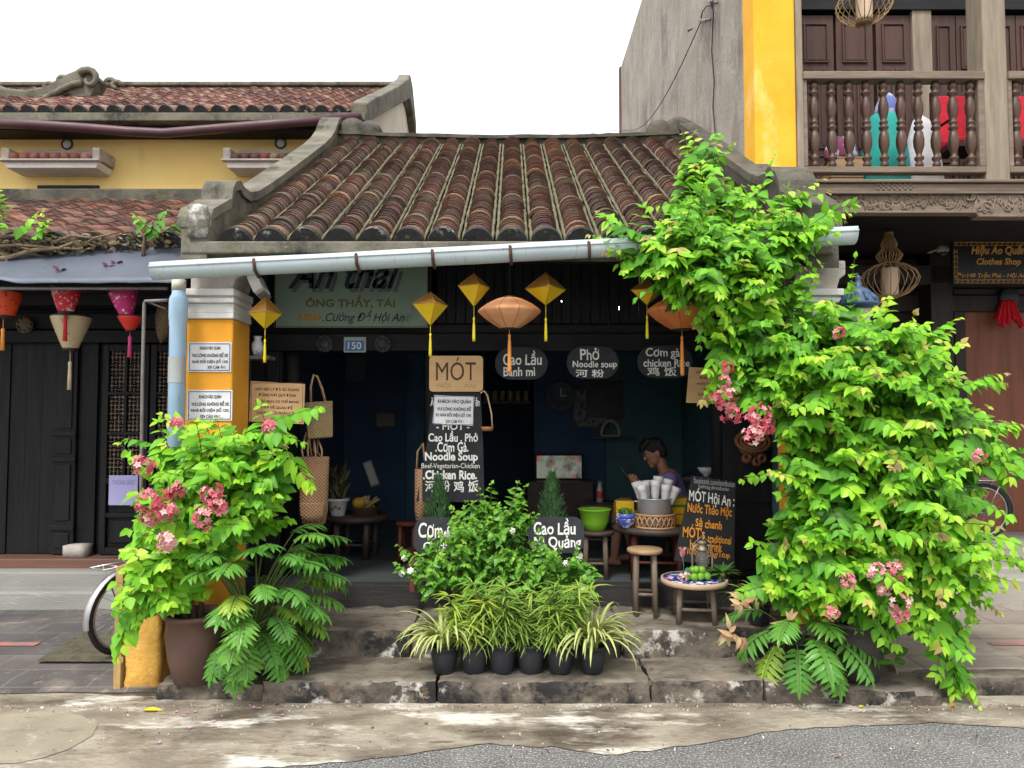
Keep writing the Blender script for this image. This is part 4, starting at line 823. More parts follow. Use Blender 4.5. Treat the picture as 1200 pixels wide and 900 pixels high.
# clothes shop sign
t = sign('shop_sign', 'black board with gold lettering and gilded border above the reddish door', 'sign', 7.2, rect=(1116, 282, 1226, 333), th=.03, board=mat('glossy black board', (.012, .012, .013), rough=.3), wob=0.012,
         lines=[('Hiệu Áo Quần', 1138, 286, 1202, 301, gold, .03, .25), ('Clothes Shop', 1144, 303, 1196, 313, gold, .025, .2), ('Đc:148 Trần Phú - Hội An - Đt:', 1121, 319, 1217, 327, gold, .012, .2)])
q = MB(); k = sz(7.2); W_, H_ = 110 * k, 51 * k; y = -.018
def meander(x0, z0, dx, dz, n):
    for i in range(n):
        a = Vector((x0 + dx * i, y, z0 + dz * i)); u = Vector((dx, 0, dz)); L_ = u.length; u.normalize(); v = Vector((-u.z, 0, u.x))
        P = lambda s_, t_: a + u * (s_ * L_) + v * (t_ * .03)
        q.tube([P(0, 0), P(.7, 0), P(.7, .8), P(.3, .8), P(.3, .4)], .0035, 4); q.tube([P(0, 1), P(1, 1)], .003, 4)
meander(-W_ / 2 + .012, .010, .05, 0, 18); meander(-W_ / 2 + .012, H_ - .042, .05, 0, 18); meander(-W_ / 2 + .042, .045, 0, .05, 6); meander(W_ / 2 - .012, .045, 0, .05, 6)
q.build('border', gold, t, world=False)
sign('paper_notice', 'lavender paper sheet pinned to the lattice door', 'notice', 6.56, rect=(127, 557, 161, 592), th=.003, board=mat('lavender paper', (.44, .43, .72), (.40, .40, .68), rough=.7, bump=.02), wob=.02, board_name='sheet', lines=[('THÔNG BÁO', 131, 561, 157, 568, mat('pale violet ink', (.33, .32, .6), rough=.8), .02)])

# ================================================================ lanterns
def silk(name, c1, c2=None, **k): return mat(name, c1, c2, rough=.55, bump=.05, **k)
def tassel(parent, x, y, z0, z1, z2, m, r=.010, bead=None):
    q = MB(); q.tube([(x, y, z0), (x, y, z1)], .0022, 5); q.build('cord', m, parent)
    q = MB(); q.lathe([(r * .35, z1 + .004), (r * .8, z1 - .008), (r * .55, z1 - .022), (r * .8, z1 - .05), (r * 1.05, z2 + .02), (r * .9, z2)], (x, y, 0), 10); q.build('tassel', m, parent)
kite_shaded = silk('shaded kite paper', (.24, .105, .014), (.20, .085, .012)); kite_lo = silk('yellow kite paper', (.76, .52, .016), (.70, .47, .012)); tas_y = mat('yellow thread', (.78, .66, .03), (.68, .55, .02), scale=40, rough=.8, stretch=(6, 6, .5))  # upper paper is browner: the unlit look under the eave put into its colour
def kite(label, px, yt, ym, yb, hw, t1, t2, Y=4.78, rot=20):
    c = pix(px, ym, Y); k = sz(Y); t = thing('kite_lantern', label, 'lantern', c, 'yellow kite lanterns under the eave'); r = hw * k * 1.12
    e = [(math.cos(R(rot + 90 * i)) * r, math.sin(R(rot + 90 * i)) * r, 0) for i in range(4)]
    for nm, zt, m in (('upper_shade', (ym - yt) * k, kite_shaded), ('lower_shade', -(yb - ym) * k, kite_lo)):
        q = MB(); q.add(e + [(0, 0, zt)], [((i, (i + 1) % 4, 4) if zt > 0 else ((i + 1) % 4, i, 4)) for i in range(4)]); q.build(nm, m, t, world=False)
    q = MB()
    for i in range(4): q.tube([e[i], e[(i + 1) % 4]], .003, 5)
    for z in ((ym - yt) * k, -(yb - ym) * k):
        for i in range(4): q.tube([e[i], (0, 0, z)], .002, 5)
    q.build('frame', mat('bamboo strip', (.35, .22, .06), rough=.7), t, world=False)
    q = MB(); q.tube([(0, 0, (ym - yt) * k), (0, 0, 2.72 - c.z)], .002, 5); q.build('string', blk, t, world=False)
    tassel(t, c.x, c.y, c.z - (yb - ym) * k, pyZ(t1, Y), pyZ(t2, Y), tas_y)
kite('yellow kite lantern beside the yellow pillar, just under the white floodlight', 311, 347, 367, 386, 17, 398, 425)
kite('yellow kite lantern at the right end of the faded green board', 504.5, 342, 357, 382, 19, 391, 418)
kite('small yellow kite lantern between the green board and the pale-ribbed saucer lantern', 555.5, 320, 336, 360, 17.5, 372, 400)
kite('widest yellow kite lantern, hanging alone right of the pale-ribbed saucer lantern', 639.5, 319, 339, 358, 22, 373, 400, rot=8)
kite('yellow kite lantern brushed by the vine, left of the plain orange saucer lantern', 758, 326, 341, 358, 19, 370, 397)
kite('yellow kite lantern almost hidden in the vine leaves above the plain orange saucer lantern', 830, 322, 341, 353, 18, 368, 392, Y=4.9)
org = silk('orange silk', (.62, .20, .055), (.52, .15, .04), scale=3); org_p = silk('pale peach silk', (.72, .38, .20), (.58, .22, .08), scale=9, ramp=(.3, .7)); tas_o = mat('orange thread', (.75, .30, .06), (.66, .24, .04), scale=40, rough=.8, stretch=(6, 6, .5)); capm = mat('dark lantern cap', (.03, .02, .016), rough=.5)
def saucer(label, px, yc, hw, hh, t1, t2, m, Y):
    c = pix(px, yc, Y); k = sz(Y); t = thing('saucer_lantern', label, 'lantern', c, 'orange saucer lanterns under the eave'); a, h = hw * k, hh * k; n = 10; per = 4; q = MB()
    prof = [(.30, -1), (.52, -.72), (.78, -.34), (.97, .02), (1, .14), (.93, .30), (.72, .62), (.48, .85), (.26, 1)]; vs = []; sg = n * per
    for r, z in prof:
        for i in range(sg): an = 2 * math.pi * (i / sg); ph = (i % per) / per; vs.append((a * r * (1 - .035 * math.sin(math.pi * ph)) * math.cos(an), a * r * (1 - .035 * math.sin(math.pi * ph)) * math.sin(an), h * z))
    q.add(vs, [(j * sg + i, j * sg + (i + 1) % sg, (j + 1) * sg + (i + 1) % sg, (j + 1) * sg + i) for j in range(len(prof) - 1) for i in range(sg)], True); q.build('silk_shade', m, t, world=False)
    q = MB()
    for i in range(n): an = 2 * math.pi * i / n; q.tube([(a * r * 1.003 * math.cos(an), a * r * 1.003 * math.sin(an), h * z) for r, z in prof], .0018, 4)
    q.build('ribs', mat('orange rib', (.45, .13, .04), rough=.6), t, world=False)
    q = MB(); q.lathe([(a * .24, h), (a * .24, h * 1.08), (a * .14, h * 1.12)], (0, 0, 0), 14); q.build('cap', capm, t, world=False)
    q = MB(); q.lathe([(a * .2, -h * 1.06), (a * .3, -h * 1.0)], (0, 0, 0), 14); q.build('cap', capm, t, world=False)
    q = MB(); q.tube([(0, 0, h * 1.1), (0, 0, 2.72 - c.z)], .0025, 5); q.build('string', blk, t, world=False)
    tassel(t, c.x, c.y, c.z - h, pyZ(t1, Y), pyZ(t2, Y), tas_o, .013)
saucer('orange saucer lantern with pale silk ribs hanging above the leftmost hanging oval board', 597, 367, 37, 18, 392, 437, org_p, 4.72)
saucer('plain orange saucer lantern half covered by the vine', 799, 367, 41, 19, 394, 440, org, 4.66)
red_s = lambda n, c, d: mat(n, c, tuple(v * .85 for v in c), scale=3, rough=.5, bump=.03, stains=[(d, 30, .555, .60)])
def cone_lantern(label, px, y0, y1, r0, r1, m, Y, t1=None, t2=None, tm=None, tilt=0):
    c = pix(px, y1, Y); k = sz(Y); H = (y1 - y0) * k; t = thing('silk_lantern', label, 'lantern', c, 'silk lanterns of the timber house', (0, tilt, 0)); n = 8
    q = MB(); pr = [(r1 * k, 0), ((r1 * .7 + r0 * .3) * k * 1.04, H * .3), ((r1 * .3 + r0 * .7) * k * 1.04, H * .7), (r0 * k, H * .96), (r0 * k * .97, H)]; q.lathe(pr, (0, 0, 0), 16, cap=False); q.build('silk_shade', m, t, world=False)
    q = MB(); q.lathe([(r1 * k * 1.05, -.012), (r1 * k * 1.05, .006)], (0, 0, 0), 16); q.build('ring', capm, t, world=False)
    q = MB(); q.lathe([(r0 * k * .99, H - .004), (r0 * k * .99, H + .008)], (0, 0, 0), 16); q.build('ring', capm, t, world=False)
    q = MB(); q.tube([(0, 0, H), (0, 0, max(H + .05, 2.70 - c.z))], .0025, 5); q.build('string', blk, t, world=False)
    if t1: z0 = 0; q = MB(); q.tube([(0, 0, 0), (0, 0, -(t1 - y1) * k)], .003, 5); q.build('cord', tm, t, world=False); q = MB(); q.lathe([(.006, -(t1 - y1) * k + .004), (.014, -(t1 - y1) * k - .01), (.011, -(t1 - y1) * k - .03), (.015, -(t2 - y1) * k)], (0, 0, 0), 10); q.build('tassel', tm, t, world=False)
tas_r = mat('red thread', (.55, .02, .03), rough=.8); tas_p = mat('pink thread', (.62, .06, .22), rough=.8); tas_c = mat('cream thread', (.6, .5, .33), rough=.8)
cone_lantern('orange-red silk lantern with bird print at the left edge of the picture', 4, 342, 371, 19, 11, red_s('orange red silk', (.72, .075, .02), (.12, .03, .02)), 5.35, 385, 411, tas_o)
cone_lantern('crimson flowered silk lantern hanging in front of the cream lantern', 77, 340, 366, 16, 8, red_s('crimson silk', (.50, .012, .035), (.72, .45, .42)), 5.3, 370, 400, tas_r)
cone_lantern('large cream silk lantern with red blossom branches', 82.5, 371, 409, 22, 8, mat('cream blossom silk', (.50, .42, .26), (.44, .36, .22), scale=3, rough=.6, bump=.03, stains=[((.42, .10, .05), 15, .60, .635, (1, 1, .55)), ((.14, .05, .03), 10, .64, .665, (1.4, 1.4, .5))]), 5.45, 424, 457, tas_c)
cone_lantern('tilted magenta flowered silk lantern near the blue downpipe', 149, 341, 373, 16, 6, red_s('magenta silk', (.50, .02, .16), (.78, .5, .55)), 5.3, None, None, None, R(-10))
cone_lantern('small red silk lantern with pink tassel under the magenta lantern', 152.5, 371, 387, 14, 5, red_s('scarlet silk', (.62, .03, .02), (.5, .02, .02)), 5.33, 394, 419, tas_p)
bamb = mat('bamboo rib', (.42, .28, .14), (.34, .22, .10), scale=8, rough=.6)
def bamboo_lamp(label, px, yb, Y, scale):
    c = pix(px, yb, Y); k = sz(Y) * scale; t = thing('bamboo_lamp', label, 'lamp', c, 'woven bamboo pendant lamps')
    pr = [(8, 0), (20, 5), (29, 14), (32, 22), (28, 31), (18, 38), (8, 41), (12, 45), (14.5, 50), (11, 55), (7.5, 59), (9, 63), (7, 68), (4.5, 73), (4.5, 77)]; q = MB()
    fine_ = []
    for a, b_ in zip(pr, pr[1:]): fine_ += [(a[0] + (b_[0] - a[0]) * u, a[1] + (b_[1] - a[1]) * u) for u in (0, .5)]
    fine_.append(pr[-1])
    for i in range(22): an = 2 * math.pi * i / 22; q.tube([(r * k * math.cos(an), r * k * math.sin(an), z * k) for r, z in fine_], .0042 * scale, 4)
    q.build('ribs', bamb, t, world=False)
    for r, z in ((8, 0), (8, 41), (4.5, 77)): q = MB(); q.tube([(r * k * math.cos(a * .314), r * k * math.sin(a * .314), z * k) for a in range(20)], .006, 6, closed=True); q.build('hoop', bamb, t, world=False)
    q = MB(); q.lathe([(9, 2), (9.4, 4), (9.4, 34), (9, 35)] and [(9 * k, 2 * k), (9.5 * k, 5 * k), (9.5 * k, 33 * k), (9 * k, 35 * k)], (0, 0, 0), 18); q.build('paper_shade', mat('rice paper shade', (.66, .52, .38), (.56, .42, .29), scale=10, rough=.8, stretch=(3, 3, .4)), t, world=False)
    q = MB(); q.tube([(0, 0, 35 * k), (0, 0, 77 * k), (0, 0, 77 * k + .32)], .004, 5); q.build('flex', blk, t, world=False)
bamboo_lamp('gourd-shaped bamboo rib pendant lamp hanging under the carved balcony', 1043, 349, 6.7, 1)
bamboo_lamp('bamboo rib pendant lamp on the balcony, cut by the top edge of the picture', 1013, 27, 6.5, 1)

# ================================================================ woven things
def weave(name, c1, c2, sx, sz_, bumpd=.5):
    if name in MATS: return MATS[name]
    m = mat(name, c1, c2, scale=12, rough=.8, bump=0); t = m.node_tree; N = t.nodes; L = t.links; p = N['Principled BSDF']; src = p.inputs['Base Color'].links[0].from_socket
    tc = N.new('ShaderNodeTexCoord'); sp = N.new('ShaderNodeSeparateXYZ'); L.new(tc.outputs['Object'], sp.inputs[0])
    def mth(op, a, b_=None):
        n = N.new('ShaderNodeMath'); n.operation = op
        for i, v in enumerate((a, b_)):
            if v is None: continue
            if isinstance(v, (int, float)): n.inputs[i].default_value = v
            else: L.new(v, n.inputs[i])
        return n.outputs[0]
    h = mth('ADD', sp.outputs[0], mth('MULTIPLY', sp.outputs[1], .6)); a = mth('SINE', mth('MULTIPLY', h, sx)); b_ = mth('SINE', mth('MULTIPLY', sp.outputs[2], sz_)); pr = mth('MULTIPLY', a, b_); v = mth('ADD', mth('MULTIPLY', pr, .5), .5)
    x = N.new('ShaderNodeMix'); x.data_type = 'RGBA'; L.new(v, x.inputs[0]); x.inputs[6].default_value = (*[q * .45 for q in c2], 1); L.new(src, x.inputs[7]); L.new(x.outputs[2], p.inputs['Base Color'])
    bp = N.new('ShaderNodeBump'); bp.inputs['Strength'].default_value = bumpd; bp.inputs['Distance'].default_value = .01; L.new(v, bp.inputs['Height']); L.new(bp.outputs[0], p.inputs['Normal']); return m
straw = weave('seagrass weave', (.44, .26, .14), (.34, .19, .10), 230, 260); straw2 = weave('pale reed weave', (.42, .30, .15), (.33, .23, .11), 300, 300); cane = weave('brown cane weave', (.30, .15, .06), (.22, .10, .04), 260, 330)
rope = mat('straw rope', (.46, .30, .16), (.36, .22, .11), scale=30, rough=.9, bump=.4)
Y = 5.3; k = sz(Y); c = pix(367.5, 620, Y)
t = thing('straw_bag', 'long reddish seagrass bag with rope handles hanging low by the doorway', 'bag', c); q = MB()
q.lathe([(.001, .0), (8 * k, 1 * k), (14 * k, 8 * k), (16.5 * k, 22 * k), (17 * k, 60 * k), (17.5 * k, 84 * k), (16.5 * k, 84 * k), (16 * k, 60 * k)], (0, 0, 0), 24, sy=.45); q.build('body', straw, t, world=False)
q = MB(); q.lathe([(.001, 9 * k), (12 * k, 10 * k), (14 * k, 18 * k), (15 * k, 30 * k), (14.5 * k, 31 * k)], (0, -.04, 0), 20, sy=.4); q.build('pocket', straw, t, world=False)
for s_, top_ in ((-11, 112), (-5, 108), (3, 106), (10, 104)): q = MB(); q.tube([(s_ * k, -.03, 80 * k), (s_ * k * 1.1 - .005, -.04, 92 * k), (s_ * k * .7 - .01, -.02, top_ * k), (s_ * k * .5 - .02, .02, (top_ - 14) * k), (s_ * k * .8, .03, 82 * k)], .007, 6); q.build('handle', rope, t, world=False)
c = pix(375, 513, Y); t = thing('basket_bag', 'square pale reed bag with two loop handles hung beside the tan wooden notice', 'bag', c, rot=(0, R(-4), R(18))); q = MB()
q.lathe([(14 * k, 0), (15 * k, 2 * k), (17 * k, 42 * k), (16.2 * k, 42 * k), (14 * k, 3 * k)], (0, 0, 0), 4, smooth=False, rot=Matrix.Rotation(R(45), 3, 'Z'), sx=1.3, sy=1.3); q.build('body', straw2, t, world=False, bevel=.006)
for s_ in (-1, 1): q = MB(); q.tube([(-8 * k, s_ * .05, 38 * k), (-7 * k, s_ * .05, 60 * k), (-3 * k, s_ * .03, 74 * k), (1 * k, s_ * .03, 72 * k), (6 * k, s_ * .05, 56 * k), (9 * k, s_ * .05, 38 * k)], .006, 6); q.build('handle', rope, t, world=False)
c = pix(495, 616, 5.35); k = sz(5.35); t = thing('woven_mat_bag', 'brown woven bag seen edge-on behind the left side of the tall chalkboard', 'bag', c); q = MB(); q.lathe([(.001, 0), (7 * k, 2 * k), (9 * k, 20 * k), (9 * k, 66 * k), (8 * k, 66 * k)], (0, 0, 0), 18, sy=2); q.build('body', straw, t, world=False)
q = MB(); q.tube([(-7 * k, 0, 64 * k), (-6 * k, 0, 86 * k), (0, 0, 96 * k), (2 * k, .03, 70 * k)], .008, 6); q.build('handle', rope, t, world=False)
c = pix(571, 505, 5.2); k = sz(5.2); t = thing('hanging_basket', 'tiny wooden basket on a long bent cane handle hooked to the tall chalkboard', 'basket', c); q = MB(); q.lathe([(6 * k, 0), (8 * k, 5 * k), (7 * k, 5 * k)], (0, 0, 0), 14); q.build('dish', mat('orange wood', (.42, .18, .07), rough=.6), t, world=False)
q = MB(); q.tube([(6 * k, 0, 4 * k), (5 * k, 0, 20 * k), (0, 0, 42 * k), (-4 * k, 0, 47 * k), (-8 * k, 0, 44 * k)], .006, 6); q.build('handle', mat('pale cane', (.55, .40, .24), rough=.7), t, world=False)
c = pix(880, 541, 5.35); k = sz(5.35); t = thing('wall_basket', 'round cane wall basket with small clay pots hung on the dark door leaf', 'basket', c); q = MB()
q.tube([(19 * k * math.cos(a * .2094), -.05 + .03 * math.sin(a * .2094), 24 * k + 11 * k * math.sin(a * .2094)) for a in range(30)], .016, 8, closed=True); q.tube([(14 * k * math.cos(a * .2094), -.06 + .03 * math.sin(a * .2094), 24 * k + 8 * k * math.sin(a * .2094)) for a in range(30)], .012, 8, closed=True)
q.build('ring', cane, t, world=False); q = MB(); q.lathe([(5 * k, 3 * k), (14 * k, 14 * k), (17 * k, 22 * k), (16 * k, 22 * k)], (0, 0, 0), 20, sy=.6); q.build('bowl', cane, t, world=False)
clay = mat('brown clay', (.22, .09, .045), (.15, .06, .03), scale=8, rough=.6)
for x_, z_, rx in ((-8, 3, 60), (3, 0, 75), (9, 5, 100)): q = MB(); q.lathe([(.001, -.02), (.028, -.02), (.036, .01), (.03, .035), (.024, .04), (.018, .035), (.02, .0)], (x_ * k, -.05, z_ * k), 14, rot=Matrix.Rotation(R(rx), 3, 'X')); q.build('clay_pot', clay, t, world=False)
c = pix(188, 402, 5.5); t = thing('fish_trap', 'cone-shaped woven fish trap hanging behind the blue downpipe', 'fish trap', c, rot=(0, R(14), 0)); q = MB(); k = sz(5.5)
q.lathe([(.004, 0), (8 * k, 12 * k), (13 * k, 28 * k), (14 * k, 46 * k), (13 * k, 46 * k)], (0, 0, 0), 18); q.build('body', weave('old brown weave', (.20, .14, .08), (.13, .09, .05), 240, 240), t, world=False); q = MB(); q.tube([(-12 * k, 0, 45 * k), (0, 0, 60 * k), (12 * k, 0, 45 * k)], .005, 6); q.build('hanger', rope, t, world=False)
iron = mat('galvanised rod', (.20, .20, .20), (.14, .13, .12), scale=10, rough=.6, metal=.3)
q = MB(); q.tube([pix(196, 352, 4.72), pix(170, 353, 4.72), pix(169, 356, 4.72), pix(167, 440, 4.72), pix(165, 600, 4.72), Vector((pix(165, 600, 4.72).x, 4.72, .02))], .011, 8); q.tube([pix(171, 353, 4.74), pix(194, 362, 4.74)], .006, 6); q.build('awning_rod', iron, top=('thin bent iron rod standing left of the blue downpipe', 'pole'))

# ================================================================ furniture and table ware at the shop front
stool_w = mat('grey worn stool wood', (.22, .165, .12), (.14, .105, .08), scale=5, rough=.75, bump=.3, stretch=(5, 5, .6)); seat_w = mat('worn seat wood', (.36, .235, .13), (.26, .165, .09), scale=6, rough=.7, bump=.2, stains=[((.12, .08, .05), 6, .62, .72)]); table_w = mat('dark table wood', (.075, .05, .04), (.05, .034, .028), scale=4, rough=.5, bump=.15); red_w = mat('dark red wood', (.14, .035, .025), (.09, .022, .018), scale=4, rough=.55)
def stool(label, c, H, r, seat_m, leg_m, n=4, spread=1.15, name='stool', cat='stool', th=.028, stretch=True, group=None, lr=.019):
    t = thing(name, label, cat, c, group); q = MB(); q.lathe([(r * .93, H - th), (r, H - th * .7), (r, H - th * .25), (r * .96, H)], (0, 0, 0), 26); q.build('seat' if cat == 'stool' else 'table_top', seat_m, t, world=False)
    for i in range(n):
        an = R(38 + 360 * i / n); a = Vector((r * .68 * math.cos(an), r * .68 * math.sin(an), H - th)); b_ = Vector((r * .68 * spread * math.cos(an), r * .68 * spread * math.sin(an), 0)); q = MB(); q.tube([a, b_], [lr, lr * .9], 10); q.build('leg', leg_m, t, world=False)
    if stretch:
        for i in range(n):
            an, a2 = R(38 + 360 * i / n), R(38 + 360 * (i + 1) / n); f = r * .68 * (1 + (spread - 1) * .72); zz = H * (.27 if i % 2 else .33); q = MB(); q.tube([(f * math.cos(an), f * math.sin(an), zz), (f * math.cos(a2), f * math.sin(a2), zz)], .011, 8); q.build('stretcher', leg_m, t, world=False)
    return t
c = pix(756, 716, 4.98); stool('round wooden stool with pale worn seat standing on the step by the round table', (c.x, 4.98, .298), .435, .118, seat_w, stool_w)
c = pix(698, 640, 5.5); stool('dark wooden stool carrying the green colander bowl', (c.x, 5.5, .43), .345, .14, table_w, stool_w)
ct = pix(768, 640, 5.55); TZ = .815; stool('dark round table with red-brown legs carrying cups, pot and bowl', (ct.x, 5.55, .43), TZ - .43, .33, table_w, red_w, name='round_table', cat='table', th=.05, lr=.026, spread=1.05)
mosaic = mat('blue white mosaic', (.55, .55, .6), rough=.3, bump=0); m_ = mosaic.node_tree; v_ = m_.nodes.new('ShaderNodeTexVoronoi'); v_.inputs['Scale'].default_value = 38; r_ = m_.nodes.new('ShaderNodeValToRGB'); tcn = m_.nodes.new('ShaderNodeTexCoord'); m_.links.new(tcn.outputs['Object'], v_.inputs['Vector'])
r_.color_ramp.interpolation = 'CONSTANT'; r_.color_ramp.elements[0].color = (.02, .025, .16, 1); r_.color_ramp.elements[1].color = (.6, .6, .66, 1); r_.color_ramp.elements[1].position = .5; e = r_.color_ramp.elements.new(.72); e.color = (.05, .09, .35, 1); e = r_.color_ramp.elements.new(.3); e.color = (.45, .18, .3, 1); e = r_.color_ramp.elements.new(.4); e.color = (.03, .03, .2, 1)
sx_ = m_.nodes.new('ShaderNodeSeparateColor'); m_.links.new(v_.outputs['Color'], sx_.inputs[0]); m_.links.new(sx_.outputs[0], r_.inputs[0]); m_.links.new(r_.outputs[0], m_.nodes['Principled BSDF'].inputs['Base Color'])
cs = pix(814, 727, 4.86); LZ = .560; t = stool('low round tray table with blue and white mosaic top on the step', (cs.x, 4.86, .298), LZ - .298, .205, mosaic, stool_w, name='tray_table', cat='table', th=.02, lr=.02)
q = MB(); q.lathe([(.207, LZ - .298 - .03), (.215, LZ - .298 - .02), (.212, LZ - .298 + .006), (.202, LZ - .298 + .004)], (0, 0, 0), 30, cap=False); q.build('rim', mat('pale rattan rim', (.50, .36, .22), rough=.7), t, world=False)
top = lambda px, Y, z: (pxX(px, Y, 600), Y, z)
ceram = mat('white glazed ceramic', (.72, .72, .72), rough=.2, bump=0, rvar=0)
# green colander
cc = pix(698, 632, 5.45); t = thing('colander_bowl', 'lime green plastic bowl with grey inside on the dark stool', 'bowl', (cc.x, 5.5, .776)); k = sz(5.45); q = MB()
q.lathe([(10 * k, 0), (11.5 * k, .004), (15.5 * k, 9 * k), (18 * k, 23 * k), (19.6 * k, 24 * k), (19.6 * k, 25 * k), (17.6 * k, 24 * k)], (0, 0, 0), 28); q.build('bowl', mat('lime plastic', (.22, .50, .03), (.19, .45, .025), rough=.4, bump=0), t, world=False); q = MB(); q.lathe([(.001, .012), (10 * k, .012), (15 * k, 9 * k), (17.5 * k, 24.2 * k)], (0, 0, 0), 28, cap=False); q.build('lining', mat('grey plastic', (.35, .38, .38), rough=.5), t, world=False)
# basket, pot, cups
pc = Vector((pxX(767, 5.42, 600), 5.42, TZ)); k = sz(5.42)
t = thing('cane_basket', 'open woven cane basket holding the metal pot on the round table', 'basket', pc); q = MB(); n = 22
for i in range(n):
    for s_ in (-1, 1):
        a0 = 2 * math.pi * i / n; q.tube([(23 * k * math.cos(a0 + s_ * .3 * u), 23 * k * math.sin(a0 + s_ * .3 * u), u * 15 * k) for u in (0, .5, 1)], .006, 5)
q.build('lattice', mat('light cane', (.52, .30, .15), (.42, .22, .10), scale=10, rough=.6), t, world=False)
for zz in (.2, 14.5): q = MB(); q.tube([(23 * k * math.cos(a * .2094), 23 * k * math.sin(a * .2094), zz * k) for a in range(30)], .009, 7, closed=True); q.build('hoop', MATS['light cane'], t, world=False)
steel = mat('brushed steel', (.62, .64, .66), (.54, .56, .58), scale=10, rough=.38, metal=.45, bump=0)
t = thing('metal_pot', 'brushed metal pot standing in the woven cane basket', 'pot', pc + Vector((0, 0, .012))); q = MB(); q.lathe([(18 * k, 0), (19 * k, .004), (19.5 * k, 30 * k), (20.5 * k, 30.5 * k), (20.5 * k, 31.5 * k), (18.8 * k, 31 * k), (18.5 * k, 2 * k)], (0, 0, 0), 30); q.build('body', steel, t, world=False)
for s_ in (-1, 1): q = MB(); q.tube([(s_ * 19 * k, -.02, 27 * k), (s_ * 23 * k, -.018, 27 * k), (s_ * 23 * k, .018, 27 * k), (s_ * 19 * k, .02, 27 * k)], .004, 6); q.build('handle', steel, t, world=False)
paper_cup = mat('white paper cup', (.80, .79, .78), rough=.6, bump=0)
proto = None
for i, (dx, dy, tl, yaw, h0) in enumerate(((-12, -.05, -14, 0, 22), (-1, -.06, 2, 0, 27), (10, -.05, 6, 0, 22), (17, -.02, 22, 0, 20), (-7, .03, -8, 20, 25), (5, .05, 4, 0, 30), (14, .05, 12, 0, 27), (-14, .05, -16, 0, 24))):
    if proto is None:
        q = MB(); q.lathe([(.019, 0), (.020, .002), (.029, .088), (.031, .09), (.030, .093), (.028, .09), (.019, .004)], (0, 0, 0), 18); q.lathe([(.0285, .078), (.0315, .104), (.030, .106), (.028, .1)], (0, 0, 0), 18, cap=False); proto = o = q.build('paper_cup', paper_cup)
    else: o = proto.copy(); COL.objects.link(o)
    o.scale = (1.2, 1.2, 1.25); o.location = pc + Vector((dx * k, dy, (h0 + 6) * k)); o.rotation_euler = (0, R(tl), R(yaw)); tag(o, 'white paper cup standing among the cups in the metal pot', 'cup', 'white paper cups in the metal pot')
bc = Vector((pxX(733, 5.36, 600), 5.36, TZ)); t = thing('blue_bowl', 'blue and white bowl of green sprouts at the left of the round table', 'bowl', bc); q = MB(); q.lathe([(.030, 0), (.030, .008), (.058, .03), (.068, .062), (.070, .068), (.066, .066)], (0, 0, 0), 24); q.build('bowl', mat('blue white porcelain', (.10, .13, .50), (.55, .58, .72), scale=16, ramp=(.53, .57), rough=.2, bump=0, detail=2), t, world=False)
q = MB(); q.lathe([(.05, .064), (.064, .075), (.066, .10), (.062, .10)], (0, 0, 0), 24); q.build('inner_bowl', MATS['blue white porcelain'], t, world=False); P = []
rg = random.Random(3)
for i in range(130): a = rg.uniform(0, 6.28); r_ = rg.uniform(0, .055); P.append((bc.x + r_ * math.cos(a), bc.y + r_ * math.sin(a), bc.z + .09, rg.uniform(-.5, .5), rg.uniform(-.5, .5), 1, *rv(rg), rg.uniform(.035, .06), .007, .2, rg.random()))
grass_m = leafmat('herb green', [(0, (.03, .12, .015)), (.6, (.10, .28, .02)), (1, (.26, .36, .03))]); build_leaves('sprouts', P, grass_m, t)
ybox = mat('yellow tin paint', (.80, .50, .02), rough=.4, bump=0)
q = MB(); cb = Vector((pxX(798, 5.55, 600), 5.55, TZ)); k = sz(5.55); q.bb(cb.x - .075, cb.x + .075, 5.5, 5.62, TZ, TZ + 30 * k); o = q.build('yellow_tin', ybox, top=('yellow tin box with green and red stripes beside the tilted chalkboard', 'tin'), bevel=.006)
q = MB(); q.bb(cb.x - .0765, cb.x + .0765, 5.498, 5.622, TZ + 20 * k, TZ + 23 * k); s1 = q.build('green_stripe', mat('green stripe', (.05, .30, .05), rough=.5), o)
q = MB(); q.bb(cb.x - .0765, cb.x + .0765, 5.498, 5.622, TZ + 11 * k, TZ + 12.5 * k); q.build('red_stripe', mat('red stripe', (.6, .05, .03), rough=.5), o)
q = MB(); xx = pxX(733, 5.6, 600); q.bb(xx - .075, xx + .06, 5.56, 5.66, TZ, TZ + .165); o = q.build('yellow_box', ybox, top=('plain yellow box behind the blue and white bowl', 'box'), bevel=.006)
# tray table dressing
lime_m = mat('lime peel', (.16, .36, .03), (.09, .25, .02), scale=14, rough=.35, bump=.1, bscale=150); rg = random.Random(9); base = None
for i, (px_, dy, dz) in enumerate(((804, -.08, 0), (812, -.09, 0), (820, -.08, 0), (828, -.07, 0), (808, -.02, 0), (817, -.02, 0), (825, -.01, .0), (812, -.055, .036), (823, -.05, .036), (816, -.055, .038))):
    if base is None: q = MB(); q.ball((0, 0, 0), .027, 16, 10, (1, .95, .95)); q.lathe([(.001, 0), (.006, 0), (.002, .004)], (.026, 0, 0), 8, rot=Matrix.Rotation(R(90), 3, 'Y')); base = o = q.build('lime', lime_m)
    else: o = base.copy(); COL.objects.link(o)
    o.location = (pxX(px_, 4.80, 670), 4.86 + dy, LZ + .028 + dz); o.rotation_euler = (rg.random() * 6, rg.random() * 6, rg.random() * 6); tag(o, 'green lime in the pile on the mosaic tray table', 'lime', 'green limes on the tray table')
hl = Vector((pxX(823, 4.92, 660), 4.92, LZ)); t = thing('hurricane_lamp', 'old tin hurricane lamp standing behind the limes on the tray table', 'oil lamp', hl); brass = mat('tarnished tin', (.34, .29, .22), (.22, .18, .13), scale=14, rough=.5, metal=.5, bump=.1)
